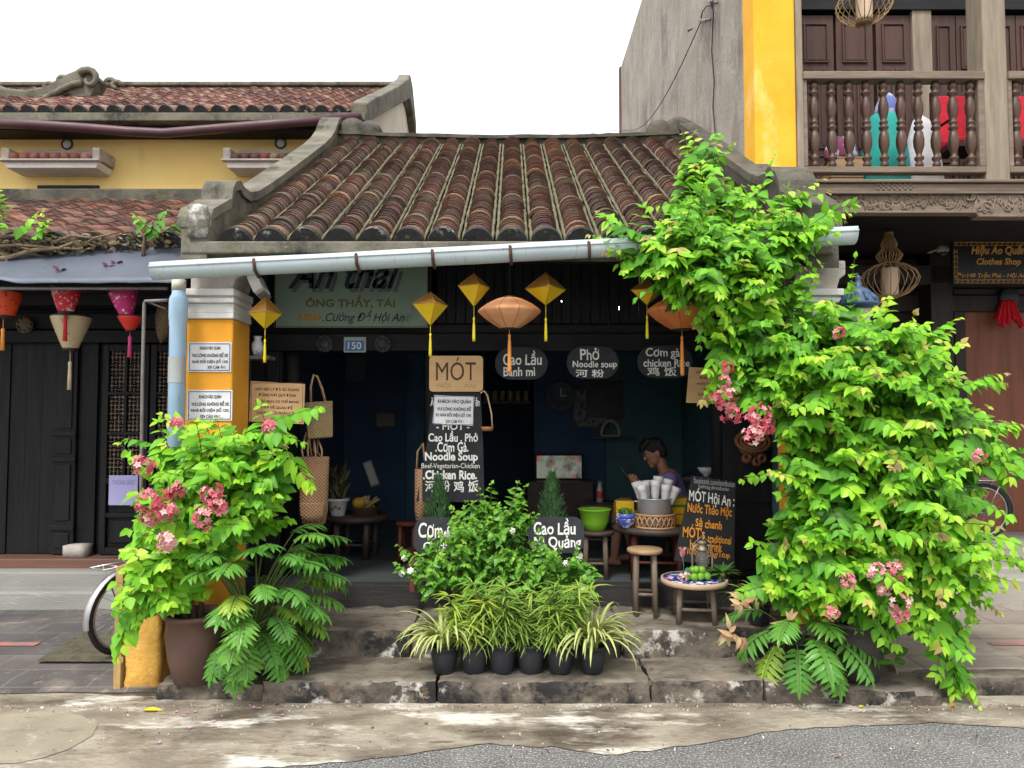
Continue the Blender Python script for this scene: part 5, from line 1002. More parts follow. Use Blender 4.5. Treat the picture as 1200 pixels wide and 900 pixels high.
q = MB(); q.lathe([(.045, 0), (.055, .006), (.056, .03), (.045, .045), (.02, .05), (.022, .062)], (0, 0, 0), 22); q.build('tank', brass, t, world=False)
gl = bpy.data.materials.new('smoky glass'); gl.use_nodes = True; g_ = gl.node_tree.nodes['Principled BSDF']; g_.inputs['Base Color'].default_value = (.75, .72, .68, 1); g_.inputs['Transmission Weight'].default_value = .9; g_.inputs['Roughness'].default_value = .15; g_.inputs['IOR'].default_value = 1.2
q = MB(); q.lathe([(.026, .062), (.042, .09), (.046, .115), (.040, .145), (.028, .165)], (0, 0, 0), 22, cap=False); q.build('glass_globe', gl, t, world=False); q = MB(); q.lathe([(.030, .165), (.036, .172), (.032, .185), (.026, .19), (.026, .215), (.034, .22), (.022, .232), (.001, .236)], (0, 0, 0), 20); q.build('chimney_cap', brass, t, world=False)
for s_ in (-1, 1): q = MB(); q.tube([(s_ * .052, 0, .03), (s_ * .066, 0, .06), (s_ * .066, 0, .15), (s_ * .052, 0, .195), (s_ * .03, 0, .205)], .007, 8); q.build('side_tube', brass, t, world=False)
q = MB(); q.tube([(-.045, -.0, .075), (.045, -.045, .15)], .002, 5); q.tube([(.045, -.0, .075), (-.045, -.045, .15)], .002, 5); q.build('guard_wires', brass, t, world=False); q = MB(); q.tube([(-.066, 0, .14), (-.06, 0, .21), (0, 0, .265), (.06, 0, .21), (.066, 0, .14)], .003, 6); q.build('handle', brass, t, world=False)
lp = Vector((pxX(800, 4.86, 680), 4.84, LZ)); t = thing('lotus_stem', 'pink lotus bud with teal leaves and tiny blossoms on the tray table', 'flower', lp); q = MB(); q.tube([(0, 0, 0), (.003, 0, .09), (-.004, 0, .14)], .003, 6); q.build('stem', mat('teal stem', (.03, .16, .12), rough=.6), t, world=False)
P = []
for i in range(9): a = i * 2.4; P.append((lp.x - .004, lp.y, lp.z + .135, .25 * math.cos(a), .25 * math.sin(a), 1, -math.cos(a), -math.sin(a), .3, .075, .018, .16, .2 + .5 * (i % 3) / 2))
pink_m = leafmat('pink petal', [(0, (.55, .05, .09)), (.4, (.70, .22, .26)), (.75, (.78, .48, .46)), (1, (.80, .68, .60))], trans=.3, midc=(.8, .6, .6), midf=.15); build_leaves('bud', P, pink_m, t)
P = [(lp.x + .004, lp.y - .01, lp.z + .05, 1, -.3, .35, 0, -.6, .8, .06, .024, .2, .2), (lp.x + .0, lp.y - .01, lp.z + .03, .8, -.5, .15, 0, -.6, .8, .06, .024, .3, .2)]; build_leaves('leaves', P, leafmat('teal leaf', [(0, (.015, .12, .10)), (1, (.03, .2, .15))]), t)
P = []; rg = random.Random(2)
for d_ in ((-.03, -.06, .03), (-.015, -.08, .02), (.01, -.07, .045)): flower_ball(P, lp + Vector(d_), .018, 9, rg, .014, (.7, .95))
build_leaves('blossoms', P, pink_m, t)
P = []; rg = random.Random(12); c = Vector((pxX(845, 4.86, 680), 4.84, LZ))
for i in range(46):
    a = rg.uniform(0, 6.28); el = rg.uniform(-.25, 1.1); P.append((c.x + rg.uniform(-.02, .02), c.y + rg.uniform(-.02, .02), c.z + .03, math.cos(a) * math.cos(el), math.sin(a) * math.cos(el), math.sin(el), 0, -.3, 1, rg.uniform(.08, .13), .012, .5, rg.uniform(0, .7)))
t = thing('leaf_spray', 'dark green spray of leaves at the right side of the tray table', 'plant', c); build_leaves('foliage', P, leafmat('deep green leaf', [(0, (.012, .055, .014)), (.6, (.03, .12, .025)), (1, (.10, .24, .04))]), t); q = MB(); q.lathe([(.02, .0), (.03, .03), (.028, .035)], (0, 0, 0), 14); q.build('holder', clay, t, world=False)

# ================================================================ PLANTS
bark = mat('grey brown bark', (.17, .12, .075), (.09, .065, .045), scale=8, rough=.9, bump=.5, stretch=(3, 3, .6)); green_stem = mat('green stem', (.10, .17, .04), (.08, .13, .03), scale=6, rough=.6, bump=.05); twig = mat('brown green twig', (.15, .12, .05), (.10, .09, .04), scale=8, rough=.8)
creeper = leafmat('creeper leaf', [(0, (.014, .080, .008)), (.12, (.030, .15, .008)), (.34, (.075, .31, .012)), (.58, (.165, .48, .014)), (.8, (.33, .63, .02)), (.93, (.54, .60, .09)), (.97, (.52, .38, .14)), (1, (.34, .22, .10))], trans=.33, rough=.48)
flower_m = leafmat('creeper blossom', [(0, (.50, .03, .06)), (.45, (.66, .13, .19)), (.8, (.78, .45, .44)), (1, (.82, .74, .66))], trans=.25, rough=.6, midc=(.8, .55, .5), midf=.12)
terra = mat('brown glazed terracotta', (.105, .055, .042), (.07, .04, .032), scale=4, rough=.5, bump=.1, stains=[((.17, .13, .11), 6, .6, .74), ((.03, .025, .022), 4, .6, .75)]); blackpot = mat('black nursery plastic', (.022, .025, .03), (.015, .017, .021), scale=6, rough=.5, bump=.05, stains=[((.10, .09, .075), 9, .62, .8)]); soil = mat('potting soil', (.05, .035, .025), (.025, .018, .014), scale=30, rough=1, bump=.8)
def pot(t, c, r, h, m, belly=1.0, rim=.014, name='pot'):
    q = MB(); q.lathe([(r * .72, 0), (r * .76, .006), (r * .90 * belly, h * .35), (r * belly, h * .7), (r, h * .92), (r + rim, h * .93), (r + rim, h), (r * .93, h), (r * .9, h * .88)], c, 30); o = q.build(name, m, t)
    q = MB(); q.lathe([(.001, h * .9), (r * .91, h * .89)], c, 24, cap=False); q.build('soil', soil, t); return o
def stems_mesh(stems, r0, r1, m, t, name='stems', seg=5):
    q = MB()
    for pts in stems: n = len(pts); q.tube(pts, [r0 + (r1 - r0) * i / (n - 1) for i in range(n)], seg, cap=False)
    q.build(name, m, t)
def creep(t, clumps, n, rng, L=.105, W=.029, out=.7, gap=.05, nn=(5, 9), base=(.18, .42), young=.42, droop=.06, wild=.12):
    P = []; stems = []
    for i in range(n):
        p, v = spots(rng, clumps); up = rng.random()
        d = v * out + Vector((0, -.45, .12)) + rv(rng, .45)
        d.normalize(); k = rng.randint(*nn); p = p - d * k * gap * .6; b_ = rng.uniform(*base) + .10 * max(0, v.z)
        if rng.random() < wild: k += 3; d += Vector((0, 0, .5))
        shoot(P, stems, p, d, k, gap, L * rng.uniform(.8, 1.15), W * rng.uniform(.85, 1.15), rng, droop, b_, young, Vector((0, -.7, .65)))
    build_leaves('foliage', P, creeper, t); stems_mesh(stems, .0035, .0015, twig, t, 'shoots', 4)
def clusters(t, lst, Y, rng, n=26, size=.02, cols=(.0, .85)):
    for px, py, rpx, dY, c in lst: P = []; flower_ball(P, pix(px, py, Y + dY), rpx * sz(Y), int(n * (rpx / 14)), rng, size, c or cols); build_leaves('flower_cluster', P, flower_m, t)
# ---- big creeper at the right
rg = random.Random(21); c0 = Vector((pxX(1008, 4.32, 800), 4.36, .10)); t = thing('creeper_vine', 'huge bright green flowering creeper spilling from the gutter to the kerb at the right pillar', 'climbing plant', c0)
pot(t, c0, .155, .33, mat('dark brown pot', (.05, .04, .036), (.032, .027, .025), scale=5, rough=.55, bump=.1), 1.02)
CL = [(816, 236, 34, 4.72, .15), (812, 205, 14, 4.75, .08), (848, 258, 44, 4.62, .22), (792, 282, 30, 4.40, .18), (895, 272, 40, 4.55, .22), (755, 291, 18, 4.34, .10), (732, 294, 11, 4.32, .06), (930, 276, 26, 4.36, .12), (955, 268, 14, 4.34, .08), (824, 312, 44, 4.34, .16), (880, 318, 50, 4.33, .18), (850, 296, 40, 4.32, .12), (910, 300, 34, 4.32, .12), (780, 300, 22, 4.32, .10), (800, 326, 18, 4.40, .12), (768, 316, 12, 4.38, .08),
      (872, 398, 50, 4.4, .25), (925, 380, 50, 4.4, .25), (985, 395, 42, 4.36, .25), (1022, 402, 34, 4.36, .22), (1055, 430, 42, 4.36, .25), (985, 425, 50, 4.34, .25), (925, 425, 44, 4.36, .22), (890, 448, 30, 4.42, .18), (960, 460, 62, 4.36, .3), (1040, 480, 72, 4.33, .3), (1078, 492, 40, 4.33, .25), (1130, 510, 24, 4.3, .2), (1172, 528, 20, 4.28, .15), (1170, 556, 9, 4.25, .08),
      (985, 560, 66, 4.33, .3), (1060, 570, 76, 4.32, .3), (1070, 592, 30, 4.3, .2), (960, 630, 56, 4.33, .28), (1025, 640, 72, 4.3, .3), (1095, 650, 56, 4.28, .25), (1110, 672, 14, 4.26, .12), (920, 672, 34, 4.34, .18), (918, 645, 12, 4.34, .08), (985, 685, 40, 4.3, .22), (1045, 688, 36, 4.27, .18), (1100, 712, 26, 4.25, .15), (1118, 748, 18, 4.22, .1), (1130, 772, 9, 4.2, .06), (1040, 735, 14, 4.25, .10)]
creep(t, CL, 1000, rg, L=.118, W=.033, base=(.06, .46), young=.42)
P = []; stems = []
for x, y, Y, d in ((812, 200, 4.78, (0, -.1, 1)), (826, 208, 4.75, (.5, -.1, .8)), (900, 238, 4.7, (.8, -.2, .45)), (918, 244, 4.62, (.7, -.3, .5)), (940, 262, 4.5, (.9, -.2, .1)), (1150, 500, 4.26, (.9, -.3, 0)), (1180, 545, 4.24, (.7, -.2, -.5)), (1170, 650, 4.24, (.8, -.2, -.1)), (1115, 765, 4.2, (.1, -.1, -1)), (1120, 770, 4.2, (.25, -.1, -1)), (1120, 690, 4.22, (.7, -.2, -.5)), (745, 292, 4.42, (-1, -.2, .1)), (732, 288, 4.42, (-.6, -.2, .5)), (1075, 402, 4.3, (.9, 0, .5)), (1130, 452, 4.3, (.9, 0, .35))):
    for k in range(2): shoot(P, stems, pix(x, y, Y), Vector(d) + rv(rg, .2), rg.randint(5, 7), .04, .085, .024, rg, .05, .45, .55)
build_leaves('tip_foliage', P, creeper, t); stems_mesh(stems, .003, .0015, twig, t, 'tip_shoots', 4)
for pts in ([(1008, 770, 4.36), (1000, 700, 4.45), (985, 600, 4.5), (975, 480, 4.55), (950, 380, 4.55), (900, 320, 4.55), (840, 280, 4.6), (815, 220, 4.75)], [(1000, 770, 4.38), (985, 690, 4.48), (960, 560, 4.52), (935, 450, 4.52), (890, 360, 4.5), (800, 310, 4.5)], [(1014, 770, 4.36), (1030, 640, 4.42), (1060, 520, 4.42), (1090, 470, 4.4)]):
    q = MB(); w_ = [pix(*p) for p in pts]; q.tube(w_, [.022 - .014 * i / (len(w_) - 1) for i in range(len(w_))], 8); q.build('stem', bark, t)
clusters(t, [(852, 430, 8, 0, None), (848, 468, 15, 0, None), (858, 485, 13, .02, None), (890, 488, 18, 0, None), (884, 508, 15, -.02, None), (897, 500, 12, 0, None), (850, 448, 8, 0, (.4, .95))], 4.10, rg, 34, .021)
clusters(t, [(1028, 672, 14, 0, (.45, .95)), (1048, 668, 12, 0, (.3, .9)), (1052, 708, 16, 0, (.4, 1)), (1055, 722, 10, 0, (.3, .8)), (990, 680, 11, 0, (.2, .8)), (975, 718, 9, 0, (.3, .8)), (983, 390, 7, 0, (.3, .8)), (1146, 535, 8, -.04, (.3, .8)), (1035, 690, 9, 0, (.5, 1))], 3.96, rg, 32, .019)
# ---- pink flowered creeper in the terracotta pot
rg = random.Random(31); c0 = Vector((pxX(229, 4.34, 790), 4.34, .095)); t = thing('flowering_creeper', 'pink-flowered bright green creeper in a big terracotta pot before the yellow pillar', 'potted plant', c0)
pot(t, c0, .158, .385, terra, 1.06, .012)
CL = [(250, 532, 24, 4.36, .12), (285, 530, 26, 4.34, .13), (312, 506, 10, 4.32, .07), (222, 550, 32, 4.32, .14), (255, 565, 46, 4.28, .2), (300, 560, 34, 4.3, .16), (196, 592, 36, 4.28, .15), (240, 610, 44, 4.24, .18), (285, 605, 30, 4.28, .15), (182, 640, 25, 4.24, .12), (208, 652, 36, 4.22, .14), (178, 685, 16, 4.2, .10), (164, 712, 9, 4.18, .05), (186, 668, 28, 4.16, .12), (182, 702, 15, 4.15, .08), (207, 692, 18, 4.16, .09), (190, 690, 18, 4.24, .1)]
creep(t, CL, 285, rg, L=.125, W=.038, gap=.055, nn=(3, 6), base=(.26, .48), young=.3, wild=.05)
P = []; stems = []
for x, y, d in ((318, 495, (.8, -.3, .3)), (300, 505, (.7, -.3, .1)), (160, 700, (-.3, -.2, -1)), (150, 705, (-.2, -.2, -1)), (330, 520, (.5, -.3, -.6))):
    shoot(P, stems, pix(x, y, 4.2), Vector(d) + rv(rg, .15), 6, .05, .11, .034, rg, .05, .5, .3)
build_leaves('tip_foliage', P, creeper, t); stems_mesh(stems, .003, .0015, twig, t, 'tip_shoots', 4)
for pts in ([(229, 745, 4.34), (222, 680, 4.38), (232, 600, 4.38), (250, 520, 4.4)], [(233, 745, 4.36), (240, 660, 4.4), (275, 590, 4.4), (300, 530, 4.36)], [(225, 745, 4.32), (205, 690, 4.36), (180, 640, 4.3)]):
    q = MB(); w_ = [pix(*p) for p in pts]; q.tube(w_, [.016 - .009 * i / (len(w_) - 1) for i in range(len(w_))], 8); q.build('stem', bark, t)
clusters(t, [(171, 545, 13, 0, None), (180, 588, 19, -.02, None), (196, 598, 14, -.02, None), (176, 606, 12, 0, None), (250, 580, 15, -.05, None), (240, 606, 14, -.05, None), (205, 578, 8, 0, None), (198, 634, 12, -.04, (.6, 1)), (211, 572, 9, 0, (.3, .8)), (316, 500, 8, -.05, (.3, .8)), (258, 592, 12, -.06, None), (208, 496, 7, 0, (.3, .7))], 4.02, rg, 34, .023)
# ---- split-leaf philodendrons
phil = leafmat('split leaf green', [(0, (.02, .105, .016)), (.4, (.065, .25, .026)), (.72, (.16, .38, .03)), (1, (.42, .48, .05))], trans=.25, rough=.33, midc=(.20, .36, .10), midf=.4)
def philo(t, c, leaves, rng, m=phil):
    P = []; stems = []
    for (az, el, L, bl, rnd) in leaves:
        p = Vector(c) + Vector((rng.uniform(-.03, .03), rng.uniform(-.03, .03), 0)); h = Vector((math.cos(az), math.sin(az), 0)); e = el; pts = [p.copy()]; n = 8
        for i in range(n): d = h * math.cos(e) + Vector((0, 0, 1)) * math.sin(e); p = p + d * L / n; pts.append(p.copy()); e -= .05 + .03 * i / n
        stems.append(pts); e -= .35; n = 8; sd = Vector((-h.y, h.x, 0)); rib = []
        for i in range(n + 1):
            d = h * math.cos(e) + Vector((0, 0, 1)) * math.sin(e); up = Vector((0, 0, 1)) * math.cos(e) - h * math.sin(e)
            if up.y > .3: up = up - Vector((0, .4, 0))
            u = i / n; ll = bl * .50 * math.sin(math.pi * (.16 + .78 * u)) ** .8
            if i < n:
                for s_ in (-1, 1): dd = sd * s_ * .95 + d * (.15 + .75 * u) - up * .12 + rv(rng, .09); P.append((*p, *dd, *(up + rv(rng, .12)), ll, bl * .060, rng.uniform(.1, .4), min(1, max(0, rnd + rng.uniform(-.08, .08)))))
                P.append((*(p - d * bl * .04), *d, *up, bl / n * 2.1, bl * .075, .05, rnd))
            else: P.append((*p, *d, *up, bl * .2, bl * .045, .2, rnd))
            rib.append(p.copy()); p = p + d * bl / n; e -= .10
        stems.append(rib)
    build_leaves('foliage', P, m, t, fold=.3); stems_mesh(stems, .008, .0035, green_stem, t, 'petioles', 6)
rg = random.Random(41); c0 = Vector((pxX(293, 4.42, 780), 4.44, .13)); t = thing('philodendron', 'split-leaf philodendron with long arching stalks in a black pot beside the terracotta pot', 'potted plant', c0); pot(t, c0, .115, .20, blackpot, 1, .008)
lv = []
for i in range(46):
    az = rg.uniform(-1.8, .6) if rg.random() < .8 else rg.uniform(.5, 3.0); el = rg.uniform(.15, 1.35); lv.append((az, el, (.13 + .50 * (el / 1.35)) * rg.uniform(.8, 1.2) * (1 - .35 * max(0, math.cos(az)) * (1 - el / 1.5)), rg.uniform(.16, .25), min(1, rg.uniform(.1, .6) + (.45 if rg.random() < .08 else 0))))
lv += [(rg.uniform(-3.0, .3), rg.uniform(1.15, 1.4), rg.uniform(.46, .68), rg.uniform(.2, .28), rg.uniform(.15, .5)) for i in range(12)]
lv += [(.05, 1.0, .46, .22, .95), (.1, 1.15, .54, .22, .3), (-.05, 1.05, .50, .22, .35), (-.3, .35, .24, .24, .4), (-1.5, .2, .16, .26, .5), (-1.9, .3, .16, .22, .4)]
philo(t, c0 + Vector((0, 0, .18)), lv, rg)
rg = random.Random(43); c0 = Vector((pxX(952, 4.28, 785), 4.42, .13)); t = thing('philodendron', 'low split-leaf philodendron with some dry brown leaves in a black pot under the big creeper', 'potted plant', c0); pot(t, c0, .10, .17, blackpot, 1, .008)
lv = [(-1.9 + .33 * i, rg.uniform(.2, .7), rg.uniform(.12, .24), rg.uniform(.22, .30), rg.uniform(.3, .55)) for i in range(7)] + [(-2.9, .6, .22, .24, .4), (2.8, .9, .26, .24, .35), (-1.4, 1.1, .2, .24, .45), (-2.2, .9, .28, .22, .5), (-2.6, .2, .2, .24, .85)]
philo(t, c0 + Vector((0, 0, .15)), lv, rg)
P = []                                                                  # withered leaves
for x, y in ((868, 705), (922, 728), (868, 748), (855, 742)):
    c = pix(x, y, 4.22)
    for i in range(9): a = rg.uniform(0, 6.28); P.append((*(c + rv(rg, .02)), math.cos(a), rg.uniform(-.6, .1), math.sin(a) - .4, 0, -1, .3, rg.uniform(.05, .09), .014, rg.uniform(.3, .9), rg.random()))
build_leaves('withered_leaves', P, leafmat('withered leaf', [(0, (.42, .20, .12)), (.6, (.52, .34, .20)), (1, (.50, .45, .25))], trans=.2), t)
# ---- spider plants and the row of black pots
spider = leafmat('spider plant leaf', [(0, (.12, .26, .03)), (.6, (.22, .36, .05)), (1, (.36, .44, .08))], trans=.3, midc=(.66, .66, .30), midf=.85)
song = leafmat('striped dracaena leaf', [(0, (.04, .17, .02)), (.5, (.13, .33, .025)), (.85, (.33, .46, .035)), (1, (.66, .58, .04))], trans=.3, midc=(.52, .56, .16), midf=.55)
def spider_plant(label, px, Yp, zb, rg, n=70, L=(.26, .40), pr=.078, ph=.15, grp='black nursery pots in front of the step'):
    c = Vector((pxX(px, Yp, 770), Yp, zb)); t = thing('spider_plant', label, 'potted plant', c, grp); pot(t, c, pr, ph, blackpot, 1, .004); s = Straps()
    for i in range(n): s.strap(c + Vector((rg.uniform(-.03, .03), rg.uniform(-.03, .03), ph * .9)), rg.uniform(0, 6.28), rg.uniform(*L), rg.uniform(.008, .0125), rg.uniform(.7, 1.4), rg.uniform(1.6, 3.0), rg.random(), 9)
    s.build('foliage', spider, t); return t
rg = random.Random(51)
spider_plant('pale striped spider plant at the left end of the row of black pots', 521, 4.37, .13, rg, 85)
spider_plant('largest pale striped spider plant at the right end of the row of black pots', 694, 4.37, .13, rg, 95, (.28, .44))
spider_plant('pale spider plant peeking out at the left of the big creeper', 890, 4.74, .295, rg, 34, (.22, .34), .07, .12, None)
for px, label, ye in ((556, 'striped dracaena with golden tips, in the black pot beside the left spider plant', .55), (588, 'sparse brown-stemmed dracaena in the second black pot from the left spider plant', .15), (622, 'dark green dense dracaena in the middle of the row of black pots', .1), (656, 'yellow-green dracaena in the black pot beside the right spider plant', .35)):
    c = Vector((pxX(px, 4.37, 770), 4.37, .13)); t = thing('dracaena', label, 'potted plant', c, 'black nursery pots in front of the step'); pot(t, c, .082, .165, blackpot, 1, .004); P = []; stems = []
    for st in range(13):
        a = rg.uniform(0, 6.28); p = c + Vector((.03 * math.cos(a), .03 * math.sin(a), .15)); d = Vector((math.cos(a) * .45, math.sin(a) * .45, 1)).normalized(); pts = [p.copy()]; H = rg.uniform(.12, .42); nseg = 7
        for i in range(nseg):
            p = p + d * H / nseg; pts.append(p.copy())
            for k in range(9 if i > 1 else 3):
                b_ = rg.uniform(0, 6.28); el = rg.uniform(-.1, .9); young = i / nseg; P.append((*p, math.cos(b_) * math.cos(el), math.sin(b_) * math.cos(el), math.sin(el), 0, -.3, 1, rg.uniform(.08, .13), rg.uniform(.005, .008), rg.uniform(.3, .9), min(1, max(0, ye * .7 + .5 * young * (ye + .35) + rg.uniform(-.15, .2)))))
        stems.append(pts)
    build_leaves('foliage', P, song, t); stems_mesh(stems, .005, .003, twig, t)
# ---- white-flowered bush behind the row
rg = random.Random(61); c0 = Vector((pxX(590, 4.80, 720), 4.80, .295)); t = thing('jasmine_bush', 'dense leafy bush with a few white flowers behind the row of black pots', 'potted plant', c0); pot(t, c0, .13, .2, blackpot, 1, .006)
bush = leafmat('bush leaf', [(0, (.02, .10, .012)), (.4, (.065, .24, .018)), (.72, (.15, .37, .03)), (1, (.30, .50, .06))], trans=.3, rough=.38)
CL = [(495, 665, 16, 4.6, .1), (518, 660, 22, 4.6, .12), (550, 640, 34, 4.62, .18), (585, 630, 42, 4.64, .2), (592, 608, 24, 4.66, .12), (635, 672, 28, 4.60, .16), (675, 676, 20, 4.58, .12), (560, 680, 36, 4.56, .16), (610, 680, 40, 4.54, .16), (655, 690, 28, 4.54, .12), (690, 680, 10, 4.54, .06), (505, 680, 20, 4.54, .1), (483, 668, 10, 4.54, .06), (566, 612, 18, 4.66, .1)]
P = []; stems = []
for i in range(330):
    p, v = spots(rg, CL); d = v * .6 + Vector((0, -.3, .55)) + rv(rg, .4); d.normalize(); shoot(P, stems, p - d * .08, d, rg.randint(3, 6), .032, .062, .020, rg, .02, rg.uniform(.15, .5), .35, Vector((0, -.5, .8)), .3)
for x, y, d, n in ((568, 610, (-.12, 0, 1), 6), (575, 605, (.0, 0, 1), 6), (605, 605, (.25, 0, 1), 6), (598, 600, (.2, 0, 1), 5), (490, 655, (-.7, 0, .5), 5)): shoot(P, stems, pix(x, y, 4.64), Vector(d), n, .034, .062, .020, rg, -.01, .4, .3)
build_leaves('foliage', P, bush, t); stems_mesh(stems, .003, .0015, twig, t, 'twigs', 4)
for pts in ([(588, 700, 4.72), (560, 650, 4.7), (520, 640, 4.64)], [(590, 700, 4.72), (590, 640, 4.7), (600, 590, 4.68)], [(593, 700, 4.72), (630, 650, 4.68), (670, 660, 4.62)]): q = MB(); q.tube([pix(*p) for p in pts], [.011, .008, .005], 7); q.build('stem', bark, t)
white_fl = leafmat('white petal', [(0, (.80, .80, .76)), (1, (.82, .80, .72))], trans=.2)
for x, y in ((474, 654), (481, 669), (471, 672), (679, 651), (663, 660), (684, 690), (690, 698), (600, 622), (524, 626)): P = []; flower_ball(P, pix(x, y, 4.46), .012, 5, rg, .02, (.2, .9)); build_leaves('flower', P, white_fl, t)
# ---- cypresses on red benches behind the oval boards
cyp = leafmat('cypress green', [(0, (.03, .11, .045)), (.5, (.075, .21, .09)), (1, (.17, .33, .15))], trans=.15, rough=.6)
for px, tp, hw, label in ((513, 556, 26, 'small pointed cypress standing in front of the tall chalkboard'), (647, 552, 23, 'small pointed cypress above the oval board with the thick white lettering')):
    c = Vector((pxX(px, 5.08, 640), 5.12, .62)); t = thing('cypress', label, 'potted plant', c, 'pair of small cypresses'); pot(t, c, .07, .13, blackpot, 1, .004); zt = pyZ(tp, 5.12); H = zt - c.z - .12; P = []; rg = random.Random(px)
    for i in range(1500):
        u = rg.random() ** 1.25; rr = hw * sz(5.12) * (1 - u) ** .8 * (1 + .2 * math.sin(u * 20 + i % 5)) * (.75 + .25 * min(1, u * 6)); a = rg.uniform(0, 6.28); f = rg.uniform(.45, 1.0); P.append((c.x + rr * f * math.cos(a), c.y + rr * f * math.sin(a), c.z + .10 + H * u, math.cos(a) * .55, math.sin(a) * .55, 1, math.cos(a), math.sin(a), .2, rg.uniform(.03, .055), rg.uniform(.0035, .006), -.1, rg.random()))
    build_leaves('foliage', P, cyp, t); q = MB(); q.tube([c + Vector((0, 0, .1)), c + Vector((0, 0, .1 + H * .9))], [.008, .002], 6); q.build('stem', bark, t)
    b0 = Vector((c.x, c.y, .43)); s_ = thing('bench', 'low dark red bench under the left cypress' if px == 513 else 'low dark red bench under the right cypress', 'bench', b0); q = MB(); q.bb(b0.x - .20, b0.x + .20, 5.04, 5.24, .59, .62); q.build('seat', red_w, s_, bevel=.004)
    for sx in (-.17, .17):
        for sy in (5.07, 5.21): q = MB(); q.bb(b0.x + sx - .016, b0.x + sx + .016, sy - .016, sy + .016, .43 if sy > 5.1 else .43, .589); q.build('leg', red_w, s_)

# ================================================================ left eave: awning sheet, branches, debris
sheet_m = mat('weathered zinc sheet', (.10, .115, .15), (.075, .088, .115), scale=2.5, rough=.5, metal=.25, bump=.08, stains=[((.22, .23, .25), 18, .62, .72), ((.10, .10, .11), 3, .6, .75)])
q = MB()
def sh(u, v):
    px = -40 + 256 * u; yb = 331 - 2 * noise.noise(Vector((u * 5, 0, 1))) - (12 * max(0, .22 - u) / .22); yt = 300 - 14 * u - 3 * noise.noise(Vector((u * 4, 3, 1))); Y = 5.02 + .42 * v
    p = pix(px, yb + (yt - yb) * v, Y); p.z += .02 * math.sin(v * 3.14) + .006 * noise.noise(Vector((u * 9, v * 3, 5))); return p
q.grid(40, 8, sh); o = q.build('awning_sheet', sheet_m, top=('sagging grey zinc awning sheet strewn with pink petals over the silk lanterns', 'awning')); sd_ = o.modifiers.new('thickness', 'SOLIDIFY'); sd_.thickness = .004
q = MB(); a, c = pix(-60, 338, 5.1), pix(196, 338, 5.1); q.tube([a, c], .012, 8); q.tube([pix(60, 336, 5.1), pix(62, 336, 5.1) + Vector((0, .5, .05))], .010, 6); q.build('awning_rod', iron, o)
dry = mat('dry grey branch', (.26, .19, .125), (.16, .115, .075), scale=8, rough=.95, bump=.4, stretch=(2, 2, 2))
for pts, r_, lab in (([(-30, 306), (10, 302), (40, 293), (70, 291), (86, 284)], .022, 'thickest dry branch lying along the edge of the awning sheet'), ([(-20, 290), (20, 287), (60, 290), (95, 292)], .014, 'thin dry branch lying on the tiles above the awning sheet'), ([(60, 285), (84, 276), (110, 279), (140, 272)], .012, 'forked dry branch by the middle of the tiled eave'), ([(168, 300), (170, 275), (180, 258)], .016, 'dark cut stem standing up behind the awning sheet'), ([(-20, 280), (15, 276), (50, 283)], .016, 'dry branch at the left edge of the tiled eave')):
    q = MB(); w_ = [pix(x, y, 5.30) for x, y in pts]; q.tube(w_, [r_ * (1 - .5 * i / (len(w_) - 1)) for i in range(len(w_))], 7)
    for i in range(1, len(w_) - 1): d = rv(rg); d.y = -abs(d.y) * .3; q.tube([w_[i], w_[i] + d * .06, w_[i] + d * .12 + rv(rg, .03)], [r_ * .5, r_ * .35, .002], 5)
    q.build('dry_branch', dry, top=(lab, 'branch', 'dry branches on the eave'))
P = []; rg = random.Random(71)
for i in range(420):
    x = rg.uniform(-40, 120) if rg.random() < .8 else rg.uniform(120, 200); p = pix(x, rg.uniform(282, 300) - .06 * max(0, x), 5.34); a = rg.uniform(0, 6.28); P.append((*p, math.cos(a), math.sin(a), rg.uniform(-.4, .5), *rv(rg), rg.uniform(.03, .07), rg.uniform(.006, .016), rg.uniform(-.4, .6), rg.random()))
o = build_leaves('leaf_litter', P, leafmat('dry litter', [(0, (.12, .08, .05)), (.5, (.26, .19, .12)), (1, (.40, .32, .22))], trans=.1, rough=.9)); tag(o, 'dry leaf litter heaped along the tiled eave', 'leaf litter', kind='stuff')
for lst, lab, rr in (([(-12, 262, (.4, -.2, 1)), (5, 258, (-.2, -.2, 1)), (20, 272, (.8, -.3, .5)), (38, 280, (.6, -.2, .5)), (0, 275, (.2, -.4, .3)), (46, 283, (.2, -.2, 1))], 'bright green sprig growing over the tiled eave at the left edge', .55), ([(178, 275, (.5, -.3, .6)), (186, 278, (-.5, -.3, .6)), (192, 272, (.5, -.3, .2))], 'small grey-green sprig beside the dark cut stem on the eave', .2)):
    P = []; stems = []; c = pix(lst[0][0], 285, 5.35); t = thing('climber_sprig', lab, 'plant', c)
    for x, y, d in lst: shoot(P, stems, pix(x, y, 5.3), Vector(d), 5, .045, .085, .028, rg, .05, rr, .35)
    build_leaves('foliage', P, creeper, t); stems_mesh(stems, .005, .002, twig, t)
petal_m = mat('bougainvillea bract', (.72, .20, .46), (.66, .30, .44), scale=20, rough=.7, bump=0)
def petal(p, s_, lab, grp, cat='petal', m=petal_m, name='petal'):
    q = MB(); a = rg.uniform(0, 6.28)
    for k in range(3): an = a + k * 2.1; u = Vector((math.cos(an), math.sin(an), rg.uniform(.1, .5))) * s_; v = Vector((-math.sin(an), math.cos(an), .15)) * s_ * .5; q.add([p, p + u * .5 + v, p + u, p + u * .5 - v], [(0, 1, 2, 3)])
    return q.build(name, m, top=(lab, cat, grp))
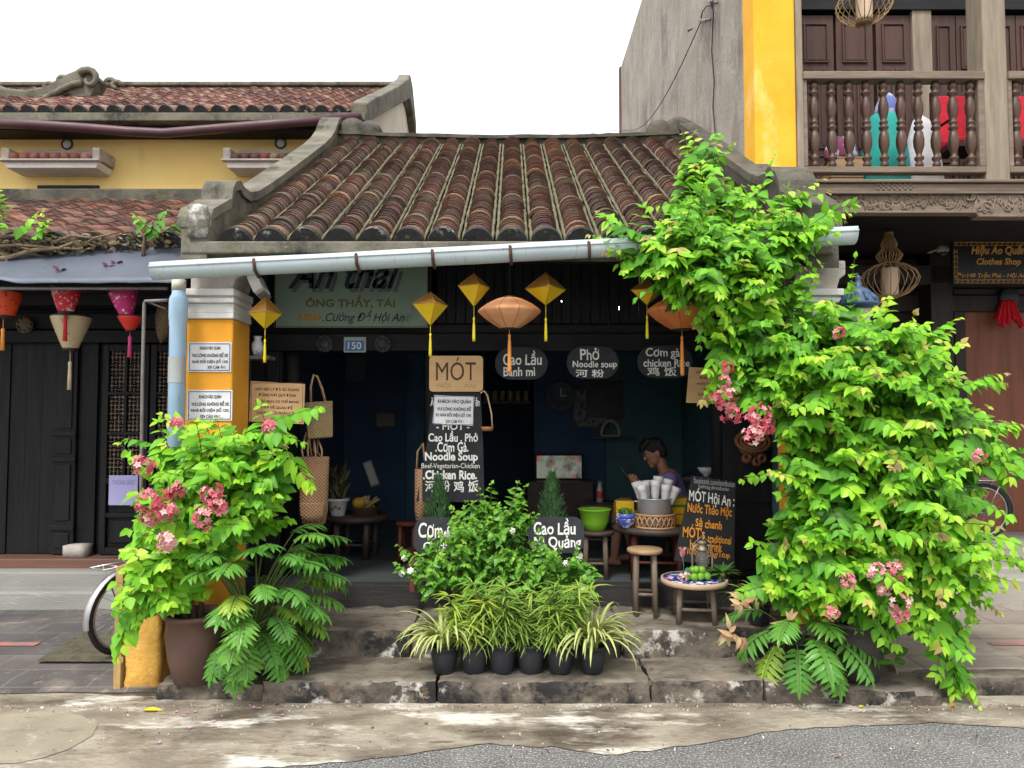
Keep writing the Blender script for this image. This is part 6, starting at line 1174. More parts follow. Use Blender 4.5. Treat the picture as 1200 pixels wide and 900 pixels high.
for x, y in ((138, 292), (132, 296), (165, 294), (137, 309), (127, 312), (69, 316), (160, 289), (142, 288)): petal(pix(x, y, 5.12 + (318 - y) * .012), .05, 'pink flower bract lying on the zinc awning sheet', 'pink bracts on the awning sheet')
for x, y in ((222, 853), (215, 838), (228, 834), (206, 834), (297, 829), (303, 830), (250, 845), (186, 870), (330, 838)): p = gnd(x, y, .012); petal(p, .013, 'tiny pink petal fallen on the wet concrete before the step', 'pink petals on the concrete')
yl = leafmat('yellow fallen leaf', [(0, (.80, .66, .02)), (1, (.82, .70, .06))], trans=.2)
for x, y, a, L_, lab in ((167, 832, .05, .115, 'yellow fallen leaf on the concrete in front of the terracotta pot'), (1008, 829, .9, .055, 'small yellow fallen leaf on the concrete in front of the dark brown pot')):
    p = gnd(x, y, .014); o = build_leaves('fallen_leaf', [(p.x, p.y, p.z, math.cos(a), math.sin(a), .05, 0, 0, 1, L_, L_ * .22, .1, .5)], yl); tag(o, lab, 'leaf')

# ================================================================ bicycles
rubber = mat('bicycle rubber', (.02, .02, .021), rough=.7); chrome = mat('dull chrome', (.48, .48, .49), (.36, .36, .37), scale=8, rough=.35, metal=.8, bump=0); bike_paint = mat('grey bicycle paint', (.14, .15, .18), rough=.35); black_vinyl = mat('black saddle vinyl', (.02, .02, .022), rough=.45)
def make_bike():
    t = thing('bicycle', 'x', 'bicycle'); r = .28; ring = lambda c, rad, n=36: [(c[0] + rad * math.cos(2 * math.pi * i / n), 0, c[1] + rad * math.sin(2 * math.pi * i / n)) for i in range(n)]
    for cx in (0, .90):
        q = MB(); q.tube(ring((cx, r), r - .018), .018, 8, closed=True); wl = q.build('wheel', rubber, t, world=False); q = MB(); q.tube(ring((cx, r), r - .042), .009, 6, closed=True); q.build('rim', chrome, wl, world=False)
        q = MB()
        for i in range(20): a = 2 * math.pi * i / 20; b_ = a + (.5 if i % 2 else -.5); q.tube([(cx + .02 * math.cos(b_), .02 * (1 if i % 2 else -1), r + .02 * math.sin(b_)), (cx + (r - .045) * math.cos(a), 0, r + (r - .045) * math.sin(a))], .0014, 4)
        q.build('spokes', chrome, wl, world=False); q = MB(); q.tube([(cx, -.045, r), (cx, .045, r)], .018, 10); q.build('hub', chrome, wl, world=False)
        q = MB(); n = 16; a0, a1 = (R(35), R(190)) if cx == 0 else (R(20), R(150)); rr = r + .022
        for yy in (-.022, .022): pass
        vs = []
        for i in range(n + 1):
            a = a0 + (a1 - a0) * i / n
            for yy, dr in ((-.026, -.012), (-.014, 0), (.014, 0), (.026, -.012)): vs.append((cx + (rr + dr) * math.cos(a), yy, r + (rr + dr) * math.sin(a)))
        q.add(vs, [(i * 4 + k, i * 4 + k + 1, i * 4 + k + 5, i * 4 + k + 4) for i in range(n) for k in range(3)], True); q.build('mudguard', chrome, t, world=False)
    q = MB(); bb = (.36, 0, .24); st = (.27, 0, .62); hd = (.72, 0, .66); hl_ = (.755, 0, .54)
    for a, b_ in ((bb, st), (bb, hl_), ((.29, 0, .54), hd)): q.tube([a, b_], .015, 8)
    q.tube([hd, hl_], .019, 8)
    for s_ in (-.05, .05): q.tube([(0, s_, r), (.34, s_ * .4, .25)], .009, 6); q.tube([(0, s_, r), (.275, s_ * .3, .58)], .008, 6); q.tube([hl_, (.80, s_, .46), (.90, s_, r)], .011, 6)
    q.build('frame', bike_paint, t, world=False)
    q = MB(); q.tube([st, (.255, 0, .70)], .012, 8); q.build('seat_post', chrome, t, world=False); q = MB(); q.ball((.24, 0, .725), .10, 16, 8, (1.15, .75, .28)); q.ball((.34, 0, .722), .05, 12, 6, (1.6, .6, .4)); q.build('saddle', black_vinyl, t, world=False)
    q = MB(); q.tube([hd, (.70, 0, .80)], .011, 8); q.tube([(.58, -.25, .84), (.66, -.2, .85), (.71, -.08, .80), (.71, .08, .80), (.66, .2, .85), (.58, .25, .84)], .011, 8); q.build('handlebar', chrome, t, world=False)
    q = MB(); q.tube([(-.24, -.06, .60), (.22, -.06, .60), (.22, .06, .60), (-.24, .06, .60)], .006, 6, closed=True)
    for x in (-.12, 0, .12): q.tube([(x, -.06, .60), (x, .06, .60)], .005, 6)
    for s_ in (-.06, .06): q.tube([(-.15, s_, .60), (0, s_, r)], .005, 6)
    q.build('rack', chrome, t, world=False); q = MB(); q.tube([(bb[0] + .075 * math.cos(a * .3), -.04, bb[2] + .075 * math.sin(a * .3)) for a in range(21)], .006, 6, closed=True); q.tube([(.36, -.05, .24), (.36, -.055, .10), (.36, -.12, .10)], .009, 6); q.tube([(.36, .05, .24), (.36, .055, .38), (.36, .12, .38)], .009, 6); q.build('crank', chrome, t, world=False)
    return t
bk = make_bike(); bk.location = (-2.56, 4.96, .045); bk.rotation_euler = (R(3), 0, R(66)); tag(bk, 'bicycle behind the yellow stub wall showing one black-tyred wheel and chrome mudguard', 'bicycle', 'parked bicycles')
b2 = copy_tree(bk); x = pxX(1150, 7.45, 590); b2.location = (x, 7.45, .39); b2.rotation_euler = (R(-4), 0, R(180)); tag(b2, 'bicycle on the porch in front of the reddish door, mostly behind the creeper', 'bicycle', 'parked bicycles')

# ================================================================ small fittings
q = MB(); p = pix(303, 335, 4.8); q.box(p, (.07, .11, .15), (R(-25), R(-32), 0)); o = q.build('floodlight', mat('white lamp housing', (.62, .61, .58), rough=.5), top=('white box floodlight under the gutter next to the yellow pillar', 'floodlight'), bevel=.008); q = MB(); q.box(p + Vector((.042, -.01, -.066)), (.055, .09, .012), (R(-25), R(-32), 0)); q.build('lens', mat('grey lens', (.20, .20, .20), rough=.2), o); q = MB(); q.tube([p, p + Vector((-.02, .04, .22))], .010, 6); q.build('bracket', iron, o)
c = Vector((pxX(300, 5.1), 5.12, pyZ(417, 5.1))); t = thing('vase', 'white and blue porcelain vase on a little shelf behind the yellow pillar', 'vase', c); q = MB(); q.lathe([(.028, 0), (.03, .01), (.042, .05), (.04, .085), (.022, .11), (.026, .13), (.03, .138), (.02, .13)], (0, 0, 0), 20); q.build('body', mat('blue painted porcelain', (.60, .62, .66), (.16, .22, .42), scale=14, ramp=(.5, .6), rough=.2, bump=0), t, world=False)
q = MB(); q.bb(c.x - .12, c.x + .10, 5.06, 5.2, c.z - .025, c.z - .001); q.build('wall_shelf', stool_w, top=('small wooden shelf behind the yellow pillar carrying the porcelain vase', 'shelf'), bevel=.003)
# street lamp
lx = pxX(1008, 4.72); lz = pyZ(358, 4.72); t = thing('street_lamp', 'old-style street lamp with blue cap rising out of the creeper', 'street lamp', (lx, 4.72, 0)); lampblue = mat('blue painted tin', (.05, .09, .17), (.035, .065, .125), scale=8, rough=.45, bump=.05)
q = MB(); q.lathe([(.05, .0), (.05, .12), (.032, .16), (.028, lz - .34), (.05, lz - .32), (.05, lz - .28)], (0, 0, 0), 16); q.build('pole', mat('dark iron', (.03, .032, .035), rough=.5), t, world=False)
q = MB(); q.lathe([(.050, lz - .28), (.085, lz - .02)], (0, 0, 0), 6, smooth=False, cap=False); g2 = mat('milky glass', (.55, .57, .53), rough=.15, bump=0, rvar=0); q.build('glass', g2, t, world=False)
q = MB(); q.lathe([(.09, lz - .025), (.128, lz + .0), (.122, lz + .015), (.095, lz + .055), (.075, lz + .072), (.072, lz + .09), (.045, lz + .11), (.02, lz + .12), (.022, lz + .15), (.012, lz + .165), (.02, lz + .18), (.003, lz + .20)], (0, 0, 0), 20)
for i in range(12): a = i * .5236; q.tube([(.12 * math.cos(a), .12 * math.sin(a), lz + .02), (.078 * math.cos(a), .078 * math.sin(a), lz + .074)], .010, 6)
q.build('cap', lampblue, t, world=False)
q = MB(); p = pix(1105, 295, 7.4); q.lathe([(.05, .06), (.055, .03), (.055, 0), (.045, -.005)], p, 16); o = q.build('security_camera', mat('cream plastic', (.60, .56, .46), rough=.5), top=('cream dome security camera on the porch post beside the clothes board', 'camera')); q = MB(); q.ball(p + Vector((0, 0, -.004)), .042, 14, 8); q.build('dome', mat('smoked dome', (.05, .05, .05), rough=.1, bump=0), o); q = MB(); q.bb(p.x - .012, p.x + .012, 7.4, 7.66, p.z + .04, p.z + .06); q.build('bracket', MATS['cream plastic'], o)
q = MB(); p = pix(1102, 263, 7.3); q.lathe([(.02, .07), (.045, .03), (.048, 0)], p, 14); o = q.build('porch_spotlight', MATS['cream plastic'], top=('small cream spotlight high under the carved balcony', 'lamp')); q = MB(); q.tube([p + Vector((0, 0, .06)), p + Vector((0, .1, .3))], .008, 6); q.build('stem', iron, o)
# red cloth on the door
p = pix(1181, 349, 7.9); q = MB(); q.lathe([(.10, -.04), (.11, -.02), (.11, .03), (.09, .04)], p, 22, rot=Matrix.Rotation(R(90), 3, 'X')); q.build('door_hook_disc', mat('black lacquer', (.02, .02, .022), rough=.4), top=('round black wooden disc above the reddish door, above the red cloth', 'door boss'))
red_c = mat('red cloth', (.62, .008, .022), (.5, .006, .018), scale=8, rough=.7, bump=.1); q = MB()
for sgn, x0, x1 in ((-1, -.17, .01), (1, -.02, .13)):
    def rc(u, v): x = (x0 + (x1 - x0) * u) * (.42 + .58 * v); return Vector((p.x + x - .02, 7.86 - .03 * math.sin(u * 19 + sgn) * (.4 + .6 * v) - .02 * v, p.z - .03 - v * (.26 + .05 * math.sin(u * 7 + sgn * 2))))
    q.grid(26, 10, rc)
o = q.build('red_cloth', red_c, top=('bright red cloth bow hanging at the top of the reddish door', 'cloth')); sd_ = o.modifiers.new('thickness', 'SOLIDIFY'); sd_.thickness = .004
# cables on the grey side wall (x = const plane)
cab = mat('black cable', (.015, .015, .015), rough=.6)
def wallpt(px, py, dx=.012): X = RX - dx; Y = X * FOC / (px - 600); return pix(px, py, Y) if True else None
def wp(px, py, off=.02):
    Y = 8.
    for _ in range(8): Y *= (RX - off) / pix(px, py, Y).x
    return pix(px, py, Y)
q = MB(); q.tube([wp(821, 26), wp(823, 14), wp(828, 7), wp(834, 6), wp(836, 14), wp(834, 60), wp(837, 95), wp(835.5, 125), wp(838, 155), wp(839, 166)], .0065, 6); q.build('cable', cab, top=('thick black cable looping down the streaked grey side wall', 'cable'))
q = MB(); a, c = wp(822, 24, .03), wp(727, 152, .03); pts = []
for i in range(17): u = i / 16; v = a.lerp(c, u); v.z -= .55 * math.sin(math.pi * u) ** 1 * (1 - .3 * u); v.x -= .05 * math.sin(math.pi * u); pts.append(v)
q.tube(pts, .006, 5); q.build('cable', cab, top=('thin black wire sagging across the grey side wall to its far corner', 'cable'))
q = MB(); q.tube([wp(727, 152, .03), pix(690, 137 + 20, 14), pix(640, 170, 22)], .006, 4); q.build('cable', mat('grey wire', (.4, .4, .4), rough=.6), top=('faint grey wire crossing the white sky by the tall grey wall', 'cable'))
q = MB()
for a, c in (((820, 24), (832, 23)), ((811, 33), (806, 36)), ((830, 2), (840, 3))): q.tube([wp(*a, .02), wp(*c, .06)], .016, 6)
q.tube([wp(826, 24, .0), wp(826, 24, .07)], .010, 6); q.tube([wp(834, 0, .0), wp(834, 2, .08)], .02, 6); q.build('cable_bracket', iron, top=('iron bracket with wire ends high on the streaked grey side wall', 'bracket'))

# ================================================================ things on the balcony
BZ = zf
teal = mat('teal cloth', (.025, .34, .29), (.018, .27, .235), scale=3, rough=.8, bump=.15, bscale=14); bluep = mat('blue patterned cloth', (.10, .14, .36), (.34, .36, .52), scale=9, ramp=(.48, .56), rough=.8, bump=.1)
def lump(mb, c, rx, ry, h, seed, seg=26, rings=12, top=.35, amp=.10):
    vs = []; 
    for j in range(rings + 1):
        v = j / rings; r = (1 - v ** 2.2 * (1 - top)) * (1 if j < rings else .001) * (.92 + .10 * math.sin(v * 2.6))
        for i in range(seg):
            a = 2 * math.pi * i / seg; n_ = 1 + amp * noise.noise(Vector((math.cos(a) * 1.6 + seed, math.sin(a) * 1.6, v * 1.2))) + amp * .5 * noise.noise(Vector((math.cos(a) * 5, math.sin(a) * 5 + seed, v * .8))); vs.append((c[0] + rx * r * n_ * math.cos(a), c[1] + ry * r * n_ * math.sin(a), c[2] + h * v * (.94 + .06 * n_)))
    mb.add(vs, [(j * seg + i, j * seg + (i + 1) % seg, (j + 1) * seg + (i + 1) % seg, (j + 1) * seg + i) for j in range(rings) for i in range(seg)] + [tuple(range(seg))[::-1], tuple(rings * seg + i for i in range(seg))], True)
Yb = 6.5; kb = sz(Yb); c = Vector((pxX(1037, Yb, 200), Yb, BZ)); t = thing('cloth_sack', 'big teal cloth sack tied with blue fabric behind the balusters', 'sack', c); q = MB(); hT = pyZ(128, Yb) - BZ; lump(q, c, 29 * kb, 26 * kb, hT, 1, top=.45); q.build('body', teal, t); q = MB(); lump(q, c + Vector((.03, 0, hT * .86)), 15 * kb, 14 * kb, hT * .32, 4, top=.3, amp=.2); q.build('knot', bluep, t)
q = MB(); c = Vector((pxX(1081, Yb, 200), Yb, BZ)); lump(q, c, 22 * kb, 20 * kb, pyZ(134, Yb) - BZ, 7, top=.3, amp=.18); q.build('cloth_bundle', mat('white grey cloth', (.60, .58, .60), (.45, .43, .46), scale=6, rough=.85, bump=.3, bscale=16, stains=[((.22, .14, .22), 5, .62, .68)]), top=('white crumpled cloth bundle right of the teal sack', 'bundle'))
card = mat('brown cardboard', (.50, .34, .20), (.43, .28, .16), scale=4, rough=.9, bump=.06); z = BZ
for i, lab in enumerate(('lowest flat cardboard box of the stack left of the teal sack', 'second flat cardboard box from the bottom of the balcony stack', 'third flat cardboard box of the balcony stack, under the top one', 'topmost flat cardboard box, right under the pile of clothes')):
    h = .095; dx = rg.uniform(-.015, .015); q = MB(); x0, x1 = pxX(968, Yb, 180) + dx, pxX(1006, Yb, 180) + dx; q.bb(x0, x1, 6.4, 6.7, z, z + h - .006); o = q.build('cardboard_box', card, top=(lab, 'box', 'cardboard boxes on the balcony'), bevel=.004); q = MB(); q.bb(x0 - .0015, x1 + .0015, 6.398, 6.702, z + h - .024, z + h - .014); q.build('lid_seam', mat('dark cardboard edge', (.25, .16, .09), rough=.9), o); z += h
q = MB(); lump(q, Vector((pxX(986, Yb, 170), Yb + .03, z)), 20 * kb, 16 * kb, .22, 11, top=.4, amp=.25); q.build('clothes_pile', mat('mixed folded clothes', (.20, .05, .11), (.45, .46, .55), scale=9, ramp=(.48, .52), rough=.9, bump=.3, bscale=20, detail=3, stains=[((.03, .04, .09), 6, .55, .58, (.6, 1, 2)), ((.5, .3, .2), 7, .64, .66)]), top=('untidy pile of maroon, white and navy clothes on the cardboard boxes', 'clothes'))
redv = mat('red velvet', (.56, .008, .03), (.46, .006, .022), scale=9, rough=.75, bump=.3, bscale=40); cw = mat('dark chair wood', (.06, .018, .016), rough=.45)
def chair(x, lab):
    t = thing('red_chair', lab, 'chair', (x, 6.75, BZ), 'red velvet chairs on the balcony'); w2 = .17; H = pyZ(96, 6.7) - BZ; hs = pyZ(163, 6.6) - BZ
    q = MB(); q.box((0, .17, hs + (H - hs) * .52), (.27, .06, (H - hs) * .80)); q.build('backrest', redv, t, world=False, bevel=.015); q = MB(); q.bb(-w2, w2, -.17, .14, hs - .03, hs + .025); q.build('seat', redv, t, world=False, bevel=.015)
    q = MB(); q.bb(-w2 - .015, w2 + .015, -.185, .155, hs - .075, hs - .032); q.build('seat_frame', cw, t, world=False)
    for s_ in (-1, 1):
        q = MB(); q.bb(s_ * w2 - .018, s_ * w2 + .018, .15, .19, 0, H); q.build('back_leg', cw, t, world=False, bevel=.004); q = MB(); q.bb(s_ * w2 - .018, s_ * w2 + .018, -.185, -.15, 0, hs - .076); q.build('front_leg', cw, t, world=False, bevel=.004)
        q = MB(); q.tube([(s_ * (w2 + .005), .15, hs + .2), (s_ * (w2 + .01), -.13, hs + .19), (s_ * (w2 + .005), -.165, hs + .15), (s_ * w2, -.165, hs - .07)], .014, 8); q.build('armrest', cw, t, world=False)
    q = MB(); q.bb(-w2 + .018, w2 - .018, .155, .185, H - .05, H); q.build('top_rail', cw, t, world=False)
chair(pxX(1127, 6.75, 150), 'red velvet chair with dark wooden frame behind the balusters nearest the balcony post'); chair(pxX(1201, 6.75, 150), 'red velvet chair behind the balustrade right of the balcony post')

# ================================================================ inside the shop
q = MB(); p = pix(657, 464, 8.25); rtx = Matrix.Rotation(R(90), 3, 'X'); q.lathe([(.15, 0), (.165, .01), (.165, .03), (.14, .035), (.135, .015)], p, 32, rot=rtx); o = q.build('wall_clock', mat('dim clock rim', (.10, .11, .13), rough=.4), top=('round wall clock in the gloom behind the middle oval board', 'clock')); q = MB(); q.lathe([(.135, .012), (.001, .014)], p, 32, rot=rtx, cap=False); q.build('face', mat('dim clock face', (.05, .055, .07), rough=.5), o)
q = MB(); q.box(p + Vector((0, -.022, .04)), (.008, .004, .09)); q.box(p + Vector((.03, -.022, 0)), (.07, .004, .008)); q.build('hands', wht, o)
pane_c = pix(655, 547, 8.1); w2, h2 = 26 * sz(8.1), 13 * sz(8.1); t = thing('pane', 'lit television of blurry colours standing in for a bright opening in the dark shop', 'pane', (pane_c.x, 8.1, pane_c.z - h2 - .02)); q = MB(); q.box((0, 0, h2 + .02), (w2 * 2 + .04, .05, h2 * 2 + .04)); q.build('casing', blk, t, world=False, bevel=.006)  # glowing stand-in put where a bright back opening is likely
scr = mat('television picture', (.20, .21, .17), (.02, .03, .03), scale=4, ramp=(.46, .60), rough=.3, bump=0, detail=3, emit=.30, stains=[((.40, .05, .06), 4.6, .54, .60), ((.05, .20, .05), 5.5, .56, .62)]); q = MB(); q.add([(-w2, -.027, .02), (w2, -.027, .02), (w2, -.027, .02 + 2 * h2), (-w2, -.027, .02 + 2 * h2)], [(0, 1, 2, 3)]); q.build('screen', scr, t, world=False)
q = MB(); z1 = pane_c.z - h2 - .02; q.bb(pane_c.x - .35, pane_c.x + .35, 7.9, 8.25, .43, z1 - .002); q.build('cabinet', table_w, top=('dark wooden cabinet under the lit television', 'cabinet'), bevel=.006)
bulb_m = mat('lit bulb', (1, .92, .8), rough=.3, bump=0, emit=9)
for px, py, lab in ((657, 353, 'tiny lit bulb above the widest kite lantern, deep in the shop'), (725, 361, 'brighter small lit bulb deep in the shop between two kite lanterns')):
    p = pix(px, py, 6.0); q = MB(); q.ball(p, .010 if px < 700 else .014, 10, 8); o = q.build('bulb', bulb_m, top=(lab, 'light bulb')); q = MB(); q.lathe([(.008, .012), (.012, .02), (.012, .05), (.004, .055)], p, 10); q.build('socket', blk, o); q = MB(); q.tube([p + Vector((0, 0, .05)), p + Vector((0, 0, .9))], .003, 5); q.build('flex', blk, o)
c = Vector((pxX(418, 6.3, 600), 6.3, .43)); tz = .79; stool('dark low tea table in the doorway carrying the white pot and the wooden basin', (c.x, 6.3, .43), tz - .43, .27, table_w, table_w, name='tea_table', cat='table', th=.05, lr=.03, spread=.9)
c = Vector((pxX(396, 6.2, 590), 6.2, tz)); t = thing('white_pot', 'white flower pot with a dried plant on the dark tea table', 'potted plant', c); q = MB(); q.lathe([(.055, 0), (.058, .005), (.082, .12), (.095, .125), (.095, .145), (.08, .14)], (0, 0, 0), 22); q.build('pot', ceram, t, world=False); q = MB()
for x_ in (-.03, 0, .03): q.ball((x_, -.078, .07 + .01 * math.cos(x_ * 60)), .012, 8, 5, (1, .4, 1))
q.build('painted_flower', mat('faded red paint', (.35, .08, .06), rough=.6), t, world=False); P = []; rg = random.Random(83)
for i in range(140): a = rg.uniform(0, 6.28); P.append((c.x + rg.uniform(-.05, .05), 6.2 + rg.uniform(-.05, .05), c.z + .12 + rg.random() ** 2 * .25, math.cos(a) * .5, math.sin(a) * .5, 1, *rv(rg), rg.uniform(.06, .13), .012, .3, rg.random()))
build_leaves('foliage', P, leafmat('dull dried leaf', [(0, (.04, .05, .03)), (.8, (.10, .08, .05)), (1, (.25, .05, .06))]), t)
c = Vector((pxX(428, 6.25, 590), 6.25, tz)); t = thing('wooden_basin', 'shallow wooden basin with yellow and tan bundles on the dark tea table', 'basin', c); q = MB(); q.lathe([(.10, 0), (.105, .004), (.135, .07), (.14, .075), (.128, .07), (.1, .012)], (0, 0, 0), 24); q.build('basin', mat('brown basin wood', (.10, .06, .045), rough=.6), t, world=False)
q = MB(); q.ball((-.05, -.02, .10), .055, 12, 8, (1, .8, .9)); q.build('yellow_bundle', mat('yellow wrap', (.50, .32, .03), rough=.7, bump=.3), t, world=False); q = MB()
for i in range(12): a = rg.uniform(-.9, .9); q.tube([(.03 + rg.uniform(-.05, .05), rg.uniform(-.05, .02), .06), (.03 + .12 * math.sin(a), rg.uniform(-.06, .02), .06 + .10 * math.cos(a))], .009, 6)
q.build('tan_sticks', mat('tan sticks', (.42, .28, .13), rough=.8), t, world=False)
q = MB(); p = pix(435, 555, 6.32); q.box((p.x, p.y, p.z + .0), (.075, .012, .22), (R(-8), R(-22), 0)); o = q.build('price_card', mat('grey card', (.16, .16, .15), rough=.8), top=('small slanted grey card standing in the wooden basin', 'card')); q = MB(); q.box((p.x, p.y - .010, p.z + .0), (.055, .004, .19), (R(-8), R(-22), 0)); q.build('face', mat('grey card face', (.24, .24, .22), rough=.8), o)
c = Vector((pxX(479, 6.0, 640), 6.0, .43)); stool('dark red stool half hidden behind the tall chalkboard', (c.x, 6.0, .43), .34, .11, red_w, red_w)
c = Vector((pxX(703, 6.4, 588), 6.4, .43)); tz = pyZ(589, 6.4); stool('dark side table deep in the window with the red sauce bottle', (c.x, 6.4, .43), tz - .43, .22, table_w, table_w, name='side_table', cat='table')
t = thing('sauce_bottle', 'glass bottle of red sauce on the dark side table', 'bottle', (c.x, 6.4, tz)); q = MB(); q.lathe([(.026, 0), (.03, .01), (.03, .11), (.016, .15), (.016, .17)], (0, 0, 0), 16); q.build('glass', mat('pale bottle', (.22, .24, .22), rough=.15, bump=0), t, world=False); q = MB(); q.lathe([(.0305, .04), (.0305, .10), (.026, .115)], (0, 0, 0), 16, cap=False); q.build('label', mat('red label', (.35, .03, .02), rough=.5), t, world=False); q = MB(); q.lathe([(.017, .17), (.017, .185)], (0, 0, 0), 12); q.build('cap', mat('green cap', (.05, .2, .06), rough=.4), t, world=False)
p = pix(828, 558, 6.1); t = thing('white_bowl', 'small white footed bowl on a shelf above the tilted chalkboard', 'bowl', p); q = MB(); q.lathe([(.025, 0), (.025, .012), (.05, .03), (.075, .07), (.073, .071), (.045, .03)], (0, 0, 0), 24); q.build('bowl', ceram, t, world=False)
q = MB(); q.bb(p.x - .25, 1.895, 6.0, 6.2, p.z - .03, p.z - .001); q.build('wall_shelf', table_w, top=('dark wall shelf carrying the small white footed bowl', 'shelf'), bevel=.003)
q = MB(); p = pix(650, 437, 8.25); q.bb(p.x + .35, p.x + .75, 8.26, 8.30, p.z - .5, p.z - .1); o = q.build('picture_frame', mat('dim picture', (.05, .055, .06), (.03, .03, .04), scale=6, rough=.5), top=('dim framed picture on the teal partition', 'picture')); q = MB(); q.bb(p.x + .33, p.x + .77, 8.27, 8.305, p.z - .52, p.z - .08); q.build('frame', table_w, o)

# ================================================================ the seated person
def remesh_obj(prims, name, vox, smooth_it, material, parent):
    mb = MB()
    for pr in prims:
        if pr[0] == 'c':                                                  # capsule chain: points, radii
            pts, rr = [Vector(p) for p in pr[1]], pr[2]; mb.tube(pts, rr, 12)
            for p_, r_ in zip(pts, rr): mb.ball(p_, r_ * .995, 12, 8)
        else: mb.ball(pr[1], 1, 18, 12, pr[2], pr[3] if len(pr) > 3 else None)
    me = bpy.data.meshes.new('tmp'); me.from_pydata(mb.v, [], mb.f); o = bpy.data.objects.new('tmp', me); COL.objects.link(o)
    m = o.modifiers.new('r', 'REMESH'); m.mode = 'VOXEL'; m.voxel_size = vox; m.use_smooth_shade = True
    if smooth_it: s_ = o.modifiers.new('s', 'SMOOTH'); s_.factor = .5; s_.iterations = smooth_it
    bpy.context.view_layer.update(); me2 = bpy.data.meshes.new_from_object(o.evaluated_get(bpy.context.evaluated_depsgraph_get())); bpy.data.objects.remove(o); bpy.data.meshes.remove(me)
    off = Vector(parent.location); me2.transform(Matrix.Translation(-off)); me2.name = name; me2.materials.clear(); return link_mesh(name, me2, material, parent)
PY = 6.0; A = lambda px, py, d=0: pix(px, py, PY + d)
floor_z = .43; hip = A(790, 600); pe = thing('person', 'young person in a lilac T-shirt sitting in the dark shop looking down at a phone', 'person', (hip.x, PY, floor_z)); k = sz(PY)
skin = mat('warm skin', (.30, .145, .09), (.25, .12, .072), scale=8, rough=.5, bump=.02); hair_m = mat('black hair', (.010, .009, .009), rough=.45, bump=.3, stretch=(8, 8, 1)); tee = mat('lilac cotton', (.20, .15, .33), (.165, .125, .28), scale=8, rough=.85, bump=.15, bscale=24); short_m = mat('dark shorts', (.03, .032, .045), rough=.85)
hd = A(766, 529); tilt = Matrix.Rotation(R(-24), 3, 'Y')
H = lambda x, y, z: hd + tilt @ (Vector((x, y, z)))                       # head frame: -x is the face
prims = [('e', hd, (.083, .066, .094), tilt), ('e', H(-.018, 0, -.055), (.058, .052, .060), tilt), ('c', [H(.02, 0, -.06), A(778, 552), A(783, 560)], [.043, .044, .056]),
         ('c', [H(-.076, 0, .004), H(-.092, 0, -.028), H(-.086, 0, -.034)], [.008, .0105, .008]), ('e', H(-.073, 0, -.064), (.013, .024, .007), tilt), ('e', H(-.069, 0, -.078), (.012, .022, .007), tilt), ('e', H(-.058, 0, -.100), (.022, .026, .02), tilt),
         ('e', H(.012, -.066, -.018), (.018, .010, .030), tilt), ('e', H(.012, .066, -.018), (.018, .010, .030), tilt), ('e', H(-.072, -.026, .020), (.014, .022, .008), tilt), ('e', H(-.072, .026, .020), (.014, .022, .008), tilt), ('e', H(-.071, -.027, -.004), (.012, .013, .008), tilt), ('e', H(-.071, .027, -.004), (.012, .013, .008), tilt)]
sh_n, sh_f = A(785, 562, -.13), A(783, 562, .13)
prims += [('c', [A(784, 562), A(790, 582), hip], [.095, .10, .115]), ('c', [sh_n, sh_f], [.055, .055])]
hand_c = []
for s_, sh_, elb, wr in ((-1, sh_n, A(778, 588, -.17), A(752, 569, -.07)), (1, sh_f, A(776, 588, .15), A(752, 568, .04))):
    prims += [('c', [sh_, elb, wr], [.046, .036, .023])]
    d = (A(738, 560, -.02 + s_ * .03) - wr).normalized(); sidev = Vector((0, 1, 0)) * s_; up = Vector((0, 0, 1)); palm = wr + d * .045; prims += [('c', [wr, wr + d * .03, palm + d * .02], [.022, .026, .026])]
    for f in range(4):
        b_ = palm + d * .03 + up * (.026 - .017 * f); L_ = (.024, .028, .026, .02)[f]; prims.append(('c', [b_, b_ + d * L_ - sidev * .006, b_ + d * L_ * 1.6 - sidev * .022, b_ + d * L_ * 1.5 - sidev * .036], [.0078, .0075, .0068, .006]))
    prims.append(('c', [palm - d * .015 + up * .022, palm + d * .01 + up * .042 - sidev * .008, palm + d * .035 + up * .046 - sidev * .018], [.0095, .0088, .007]))
for s_, knee, ank, toe in ((-1, A(726, 592, -.09), A(720, 640, -.09), A(700, 650, -.10)), (1, A(730, 590, .10), A(742, 645, .10), A(722, 652, .10))):
    hp = hip + Vector((0, s_ * .085, -.02)); ank.z = floor_z + .07; toe.z = floor_z + .025; heel = ank + Vector((.03, 0, -.04))
    prims += [('c', [hp, hp.lerp(knee, .5), knee], [.085, .072, .052]), ('c', [knee, knee.lerp(ank, .35), ank], [.05, .05, .03]), ('c', [heel, ank + Vector((-.03, 0, -.03)), toe], [.028, .032, .02])]
body = remesh_obj(prims, 'body', .0042, 5, skin, pe)
sp_ = [('c', [A(783, 558), A(785, 566), A(791, 584), hip + Vector((.005, 0, .03))], [.066, .108, .113, .126]), ('c', [sh_n + Vector((0, .02, 0)), sh_f - Vector((0, .02, 0))], [.066, .066])]
for sh_, elb in ((sh_n, A(778, 588, -.17)), (sh_f, A(776, 588, .15))): sp_.append(('c', [sh_, sh_.lerp(elb, .62)], [.064, .060]))
remesh_obj(sp_, 't_shirt', .007, 6, tee, pe)
sh2 = [('c', [hip + Vector((0, -.04, -.01)), hip + Vector((0, .04, -.01))], [.122, .122])]
for s_, knee in ((-1, A(726, 592, -.09)), (1, A(730, 590, .10))): hp = hip + Vector((0, s_ * .085, -.02)); sh2.append(('c', [hp, hp.lerp(knee, .72)], [.098, .082]))
remesh_obj(sh2, 'shorts', .008, 4, short_m, pe)
